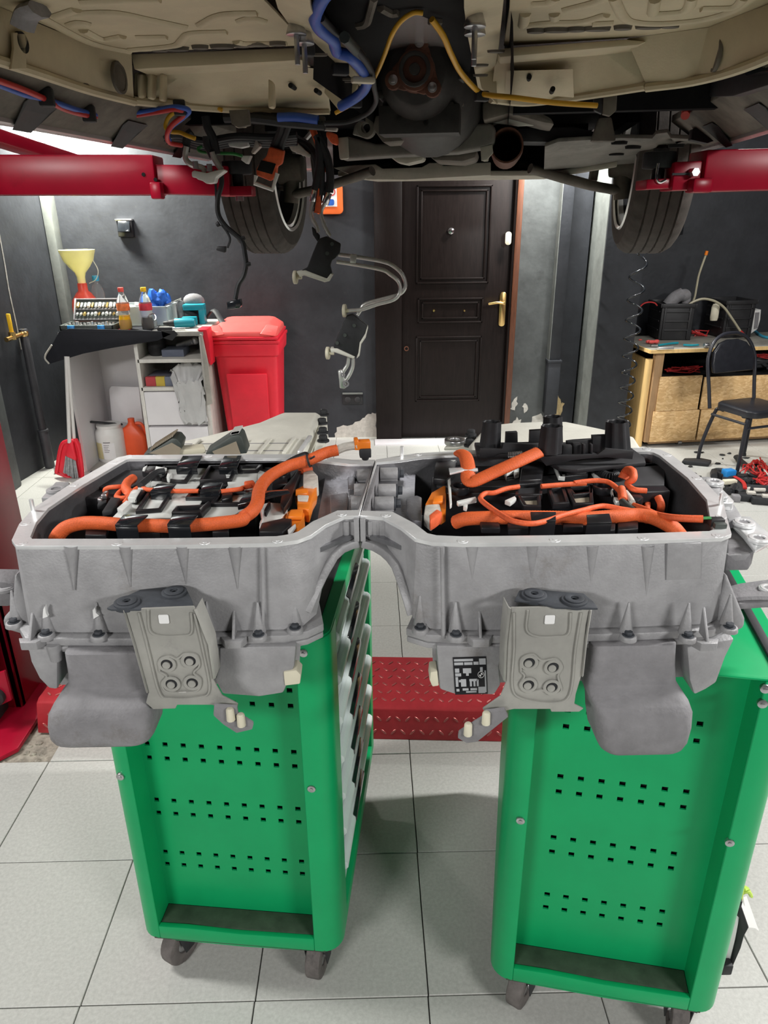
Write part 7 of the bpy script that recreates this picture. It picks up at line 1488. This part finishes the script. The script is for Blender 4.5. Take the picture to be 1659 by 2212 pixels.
BB('inner_shelf', 'hole', .04, 1.9, .05, .59, .50, .52); BB('back_board', 'hole', .0, 1.9, .57, .59, .05, .70)
BB('plinth', 'post', .08, 1.9, .02, .50, .02, .05)
for x in (.32,):
    g = G(); g.cyl(BM @ V3(x, .03, .0), BM @ V3(x + .03, .03, .0), .02); g.v = [v + V3(0, 0, .02) for v in g.v]; build('bench_wheel', g, 'steel', be)
def blob(n, c, s, r, seed=1):
    q = random.Random(seed); g = G()
    for i in range(n):
        p = [c + V3(q.uniform(-s[0], s[0]), q.uniform(-s[1], s[1]), q.uniform(-s[2], s[2])) for _ in range(4)]; g.tube(p, r, n=6, k=5)
    return g
tag(build('red_cable_tangle', blob(9, BM @ V3(.36, .15, .56), (.14, .05, .02), .0045, 3), 'wred'), 'red cable tangle on the shelf inside the workbench, left', 'cable')
tag(build('black_cable_tangle', blob(10, BM @ V3(.95, .12, .61), (.16, .05, .05), .012, 5), 'rubber'), 'black cable tangle inside the workbench behind the chair', 'cable')
tag(build('red_cable_tangle', blob(7, BM @ V3(1.0, .10, .65), (.18, .03, .02), .0045, 6), 'wred'), 'red cable lying over the black tangle inside the workbench', 'cable')
def crate(c0, sx, sy, sz, rz, label):
    t = thing('crate', label, 'crate', tuple(c0), rz); m = ROOT[t.name]; w_ = .008
    def P2(name, g, mt, **k): return build(name, xf(g, m), mt, t, **k)
    g = G(); g.bx(-sx / 2, sx / 2, -sy / 2, sy / 2, 0, .008)
    for a, b, c_, d in ((-sx / 2, -sx / 2 + w_, -sy / 2, sy / 2), (sx / 2 - w_, sx / 2, -sy / 2, sy / 2), (-sx / 2, sx / 2, -sy / 2, -sy / 2 + w_), (-sx / 2, sx / 2, sy / 2 - w_, sy / 2)): g.bx(a, b, c_, d, 0, sz)
    P2('crate_body', g, 'crate', bev=.003)
    g = G(); e = .012
    for a, b, c_, d in ((-sx / 2 - e, -sx / 2, -sy / 2 - e, sy / 2 + e), (sx / 2, sx / 2 + e, -sy / 2 - e, sy / 2 + e), (-sx / 2, sx / 2, -sy / 2 - e, -sy / 2), (-sx / 2, sx / 2, sy / 2, sy / 2 + e)): g.bx(a, b, c_, d, sz - .03, sz)
    P2('crate_rim', g, 'crate', bev=.003)
    g = G()
    for z in (sz * .28, sz * .52, sz * .78): g.bx(-sx / 2 + .02, sx / 2 - .02, -sy / 2 - .008, -sy / 2, z - .006, z + .006); g.bx(-sx / 2 - .008, -sx / 2, -sy / 2 + .02, sy / 2 - .02, z - .006, z + .006)
    for x in (-sx / 2 + .03, sx / 2 - .03): g.bx(x - .008, x + .008, -sy / 2 - .008, -sy / 2, .01, sz - .03)
    P2('crate_ribs', g, 'crate', bev=.002); return t
crate(V3(2.365, 5.755, .748), .25, .30, .275, R(-3), 'dirty black plastic crate on the workbench left with an alloy part in it')
crate(V3(2.865, 5.82, .748), .25, .26, .285, R(8), 'black plastic crate on the workbench right behind the chair')
def zW(L, y=5.7): return [at(1380 + a / 5.946, 620 + b / 5.946, y=y) for a, b in L]
g = G(); P_ = zW([(370, 240), (460, 140), (560, 90)], 5.75); g.tube(P_, .05, n=10); g.ball(zW([(580, 110)], 5.75)[0], .055, .05, .05, n=12, m=8); p = zW([(600, 200)], 5.75)[0]; g.cyl(p + V3(0, 0, -.2), p + V3(0, 0, .04), .035); tag(build('alloy_part', g, 'podgrey', angle=50), 'grey cast alloy part poking out of the left crate', 'engine part')
g = G(); P_ = zW([(690, 230), (720, 120), (745, -20), (770, -150), (820, -300), (860, -410)], 5.72); g.tube([P_[0] - V3(0, 0, .24)] + P_, .008, n=8); o = build('upright_tube', g, 'tube'); tag(o, 'pale stiff tube with orange tip standing up from the left crate', 'tube')
g = G(); g.cyl(P_[-1], P_[-1] + V3(.004, 0, .03), .012); build('orange_tip', g, 'orangepl', o)
g = G(); g.tube(zW([(630, 235), (700, 190), (800, 155), (900, 160), (1000, 195), (1100, 270), (1200, 410), (1320, 590), (1380, 660)], 5.62), .009, n=8); o = build('bent_tube', g, 'tube'); tag(o, 'pale tube arching from the left crate down across the right crate', 'tube')
g = G(); P_ = zW([(1300, 570), (1340, 610)], 5.615); g.cyl(P_[0], P_[1], .013); build('pink_collar', g, 'wred', o)
g = G(); g.lathe([(0, 0), (.03, 0), (.035, .02), (.035, .10), (.025, .125), (0, .13)], zW([(940, 430)], 5.68)[0] + V3(.012, 0, 0), 14, sx=.9, sy=.6); tag(build('pale_float', g, 'ivory'), 'pale plastic float hanging on the left edge of the right crate', 'float')
g = G(); P_ = zW([(1480, 300), (1570, 290), (1560, 420), (1525, 540), (1440, 600), (1470, 400)], 5.75); g.prism(P_, (0, .1, 0)); ca = build('white_carton', g, 'whitepl', bev=.003); tag(ca, 'white carton with dark label right of the right crate', 'carton')
g = G(); g.prism(zW([(1500, 330), (1550, 325), (1525, 530), (1480, 540)], 5.745), (0, .004, 0)); build('carton_label', g, 'podgrey', ca)
tag(build('red_wire_loops', blob(7, zW([(780, 600)], 5.8)[0], (.09, .04, .03), .0035, 11), 'wred'), 'dark red wire loops between the two crates', 'wire')
g = G(); g.tube(zW([(0, 270), (60, 215), (130, 195), (200, 205), (235, 240)], 5.60), .005, n=6); tag(build('red_lead', g, 'wred'), 'thin red lead running to the left crate rim', 'lead')
g = G(); g.tube([at(1630, 715, z=.752), at(1650, 728, z=.756), at(1690, 732, z=.756)], .012, n=8); tag(build('blue_hose', g, 'capblue'), 'blue hose end on the workbench right of the crates', 'hose')
def zt_(px, py, dz=.012): return at(px, py, z=.749 + dz)
g = G(); q = random.Random(4); c = zt_(1410, 739)
for i in range(5): g.ball(c + V3(q.uniform(-.04, .04), q.uniform(-.02, .02), .004), .022, .014, .014, n=8, m=5)
tag(build('red_rag', g, 'redlid'), 'pinkish red crumpled rag on the bench front corner', 'rag')
g = G(); P_ = [zt_(1422, 746), zt_(1450, 742)]; g.tube([P_[0], P_[1], P_[1] + V3(.06, .02, 0)], .008, n=6); o = build('pliers', g, 'teal'); tag(o, 'teal handled pliers lying left on the bench front', 'pliers')
g = G(); g.rot(P_[0] - V3(.03, 0, 0), 0, .05, .02, .012); build('pliers_jaw', g, 'steel', o)
g = G(); g.tube([zt_(1476, 745), zt_(1495, 746), zt_(1508, 745)], .012, n=6, flat=.6); tag(build('side_cutters', g, 'teal', angle=60), 'teal side cutters lying right on the bench front', 'cutters')
g = G(); p = zt_(1438, 752, .012); g.rot(p, BA, .12, .022, .018); tag(build('silver_bar', g, 'tool', bev=.003), 'silver bar tool at the bench front edge', 'tool')
g = G(); p = zt_(1521, 746, .02); g.cyl(p, p + V3(.035, .004, 0), .018, n=14); tag(build('black_socket', g, 'steel', bev=.003), 'small dark socket on the bench top above the chair', 'socket')
g = G(); p = zt_(1383, 734, .004); g.ball(p, .016, .012, .006, n=8, m=5); tag(build('plastic_plug', g, 'redlid'), 'small red cap on the bench left corner', 'cap')
# air hose coil
hx0, hx1 = at(1382, 545, y=4.95), at(1346, 925, y=4.95); g = G(); pts = [V3(hx0.x + .02, 4.95, 2.3), V3(hx0.x + .01, 4.95, hx0.z + .06)]
turns = 9.6
for i in range(int(turns * 14)):
    t_ = i / (turns * 14); c = hx0.lerp(hx1, t_ ** .82); a = 2 * math.pi * turns * t_; r = .05 * (1.05 - .1 * t_); pts.append(c + V3(r * math.sin(a), r * math.cos(a), 0))
pts.append(V3(pts[-1].x, 4.95, .2)); pts.append(V3(pts[-1].x, 4.95, .01))
g.tube(pts, .0068, n=6, k=2); tag(build('air_hose', g, 'clipgl', angle=80), 'black coiled air hose hanging in front of the workbench end', 'hose')

# ================================================================== CHAIR
ch = thing('chair', 'black padded steel-frame chair in front of the workbench', 'chair', (2.61, 4.77, 0))
F1, F2, F3, F4 = V3(2.345, 4.86, 0), V3(2.485, 4.56, 0), V3(2.745, 4.99, 0), V3(2.89, 4.69, 0)
cc = (F1 + F4) / 2
def sc(p, k, z): q = cc + (p - cc) * k; return V3(q.x, q.y, z)
g = G(); S = [sc(F1, .86, 0), sc(F2, 1.0, 0), sc(F4, 1.0, 0), sc(F3, .86, 0)]
ux = (S[3] - S[0]); uy = (S[1] - S[0])
poly = [S[0] + ux * a + uy * b for a, b in rrect(0, 1, 0, 1.12, .2, 5)]
g.loft([[V3(p.x, p.y, .405) for p in poly], [V3(p.x, p.y, .445) for p in poly], [V3(cc.x + (p.x - cc.x) * .93, cc.y + (p.y - cc.y) * .93, .455) for p in poly]]); build('seat', g, 'vinyl', ch, bev=.008, seg=3)
for A_, B2 in ((F1, F2), (F3, F4)):
    for F_, k in ((A_, .80), (B2, .92)):
        g = G(); top = sc(F_, k * .9, .40); g.tube([sc(F_, 1.0, .0), sc(F_, .97, .15), sc(F_, k, .37), top, top + (cc - top) * .2 * 0 + ((B2 if F_ is A_ else A_) - F_) * .12 + V3(0, 0, 0)], .0125, n=10); build('leg', g, 'chairsteel', ch, angle=70)
g = G(); g.cyl(sc(F2, .93, .33), sc(F4, .93, .33), .009); g.cyl(sc(F1, .86, .36), sc(F2, .95, .36), .009); build('stretcher', g, 'chairsteel', ch)
bk = [sc(F1, .86, .40) + V3(-.0, 0, 0)]
bl_, br_ = sc(F1, .93, 0), sc(F3, .93, 0); dirb = (F1 - F2).normalized()
def bp(t, z): p = bl_.lerp(br_, t) + dirb * ((z - .40) * .22); return V3(p.x, p.y, z)
arcp = [bp(.0, .40), bp(-.01, .55), bp(-.03, .70), bp(.02, .78), bp(.14, .85), bp(.32, .885), bp(.5, .892), bp(.68, .885), bp(.86, .85), bp(.98, .78), bp(1.03, .70), bp(1.01, .55), bp(1.0, .40)]
g = G(); g.tube(arcp, .0125, n=10, k=5); build('back_frame', g, 'chairsteel', ch, angle=70)
g = G(); pad = [bp(.06, .635), bp(.03, .70), bp(.07, .775), bp(.2, .83), bp(.38, .852), bp(.62, .852), bp(.8, .83), bp(.93, .775), bp(.97, .70), bp(.94, .635)]
g.loft([[p - dirb * .022 for p in pad], [p + dirb * .008 for p in pad]]); build('backrest', g, 'vinyl', ch, bev=.012, seg=3)
for F_ in (F1, F2, F3, F4): g = G(); g.cyl(F_, F_ + V3(0, 0, .02), .016); build('foot_cap', g, 'rubber', ch)
# ================================================================== FLOOR CLUTTER ON THE RIGHT
def zX(L, dz=.02): return [at(1480 + a / 9.268, 980 + b / 9.268, z=dz) for a, b in L]
hp = thing('wire_harness', 'heap of cut black wiring harness on the floor by the chair', 'harness', tuple(zX([(1000, 600)], 0)[0]))
g = G(); q = random.Random(12)
for L in ([(560, 480), (640, 370), (740, 370), (800, 420)], [(700, 460), (900, 480), (1080, 540), (1300, 560), (1650, 600)], [(820, 750), (1000, 700), (1200, 720), (1659, 730), (1800, 720)], [(900, 800), (1050, 640), (1100, 760), (980, 780)], [(1050, 100), (1120, 200), (1250, 300), (1330, 330)], [(1180, 620), (1300, 560), (1380, 640)], [(1380, 250), (1440, 200), (1560, 220), (1600, 320)], [(1640, 380), (1700, 340), (1740, 420)]):
    for k in range(2): g.tube([p + V3(q.uniform(-.015, .015), q.uniform(-.02, .02), q.uniform(0, .015)) for p in zX(L)], .016 + q.uniform(-.004, .008), n=7)
for i in range(16): p = zX([(q.uniform(700, 1650), q.uniform(470, 720))], 0)[0]; g.rot(p + V3(0, 0, .025), q.uniform(0, 3), .06, .04, .05, rx=q.uniform(-.4, .4))
build('black_strands', g, 'rubber', hp)
g = G()
for L in ([(1300, 430), (1320, 330), (1420, 280), (1480, 330), (1440, 420), (1500, 540)], [(1290, 400), (1380, 500), (1500, 560), (1460, 600)], [(1450, 270), (1520, 350), (1580, 430), (1659, 560)], [(1480, 300), (1560, 380), (1620, 480)], [(1180, 450), (1250, 410), (1310, 380)], [(1430, 660), (1560, 640), (1700, 630)], [(1440, 690), (1560, 680), (1700, 670)]):
    for k in range(5): g.tube([p + V3(q.uniform(-.025, .025), q.uniform(-.03, .03), .02 + q.uniform(0, .045)) for p in zX(L)], .0048, n=6)
g.tube([p + V3(0, 0, .035) for p in zX([(970, 560), (1080, 620), (1160, 700), (1180, 800)])], .013, n=7, flat=.5); build('red_strands', g, 'wred', hp)
g = G()
for L in ([(1450, 270), (1500, 370), (1560, 460), (1640, 560)], [(1330, 300), (1340, 420)]): g.tube([p + V3(0, 0, .045) for p in zX(L)], .006, n=6)
g.cyl(zX([(1200, 720)], .03)[0], zX([(1320, 690)], .03)[0], .012); g.cyl(zX([(1370, 720)], .03)[0], zX([(1600, 725)], .03)[0], .012); build('grey_strands', g, 'tapewhite', hp)
p = zX([(870, 400)], .05)[0]; g = G(); g.rot(p, .2, .075, .06, .06); tag(build('blue_plug', g, 'bluepl', bev=.006), 'blue and white plug on top of the wiring heap', 'plug')
p = zX([(890, 560)], .05)[0]; g = G(); g.rot(p, .1, .09, .04, .03); tag(build('ivory_plug', g, 'ivory', bev=.008), 'ivory plug at the near edge of the wiring heap', 'plug')
for k, (px, py, sx, sy, lab_) in enumerate(((1240, 870, .10, .07, 'small black connector block on the floor in front of the wiring heap'), (1600, 940, .16, .07, 'long black connector block on the floor at the right edge'), (1010, 890, .05, .05, 'small grey plug on the floor beside the mounting ear'))):
    p = zX([(px, py)], .02)[0]; g = G(); g.rot(p, -.25, sx, sy, .045); o = build('connector_block', g, 'rubber' if k < 2 else 'podgrey', bev=.006); tag(o, lab_, 'connector')
    if k < 2: g = G(); g.rot(p + V3(.02, 0, .028), -.25, sx * .5, sy * .5, .02); build('block_top', g, 'tapewhite', o, bev=.003)
p = at(1510, 1000, z=.0); g = G(); g.flatz([(p.x - .14, p.y - .03), (p.x + .03, p.y - .09), (p.x + .08, p.y - .02), (p.x + .02, p.y + .03), (p.x - .10, p.y + .03)], 0, .03); tag(build('black_bracket', g, 'rubber', bev=.008), 'flat black plastic piece under the chair left rear foot', 'piece')
g = G(); q = random.Random(21)
for i in range(15):
    px, py = q.uniform(1470, 1650), q.uniform(975, 1045); p = at(px, py, z=.002); s = q.uniform(.005, .016); g.ball(p + V3(0, 0, .003), s * q.uniform(1, 2.2), s, .006, n=6, m=4, jit=.3)
build('debris', g, 'rubber', floor, kind='stuff', label='bits of dark debris scattered on the floor under the chair')

# ================================================================== groups of look-alike things
GR = {'tool_cart': 'green tool carts under the battery', 'battery_cover': 'pale covers lying behind the battery', 'orange_cable': 'thick orange cables on the battery',
      'thin_orange_cable': 'thin orange cables on the battery', 'electronic_module': 'ribbed modules on the left cover', 'crate': 'black crates on the workbench', 'wall_socket': 'black sockets on the back wall',
      'connector_block': 'loose connectors on the floor by the wiring heap', 'red_cable_tangle': 'cable tangles inside the workbench', 'black_cable_tangle': 'cable tangles inside the workbench'}
for o in list(COL.objects):
    k = o.name.split('.')[0]
    if not o.parent and k in GR and 'label' in o: o['group'] = GR[k]
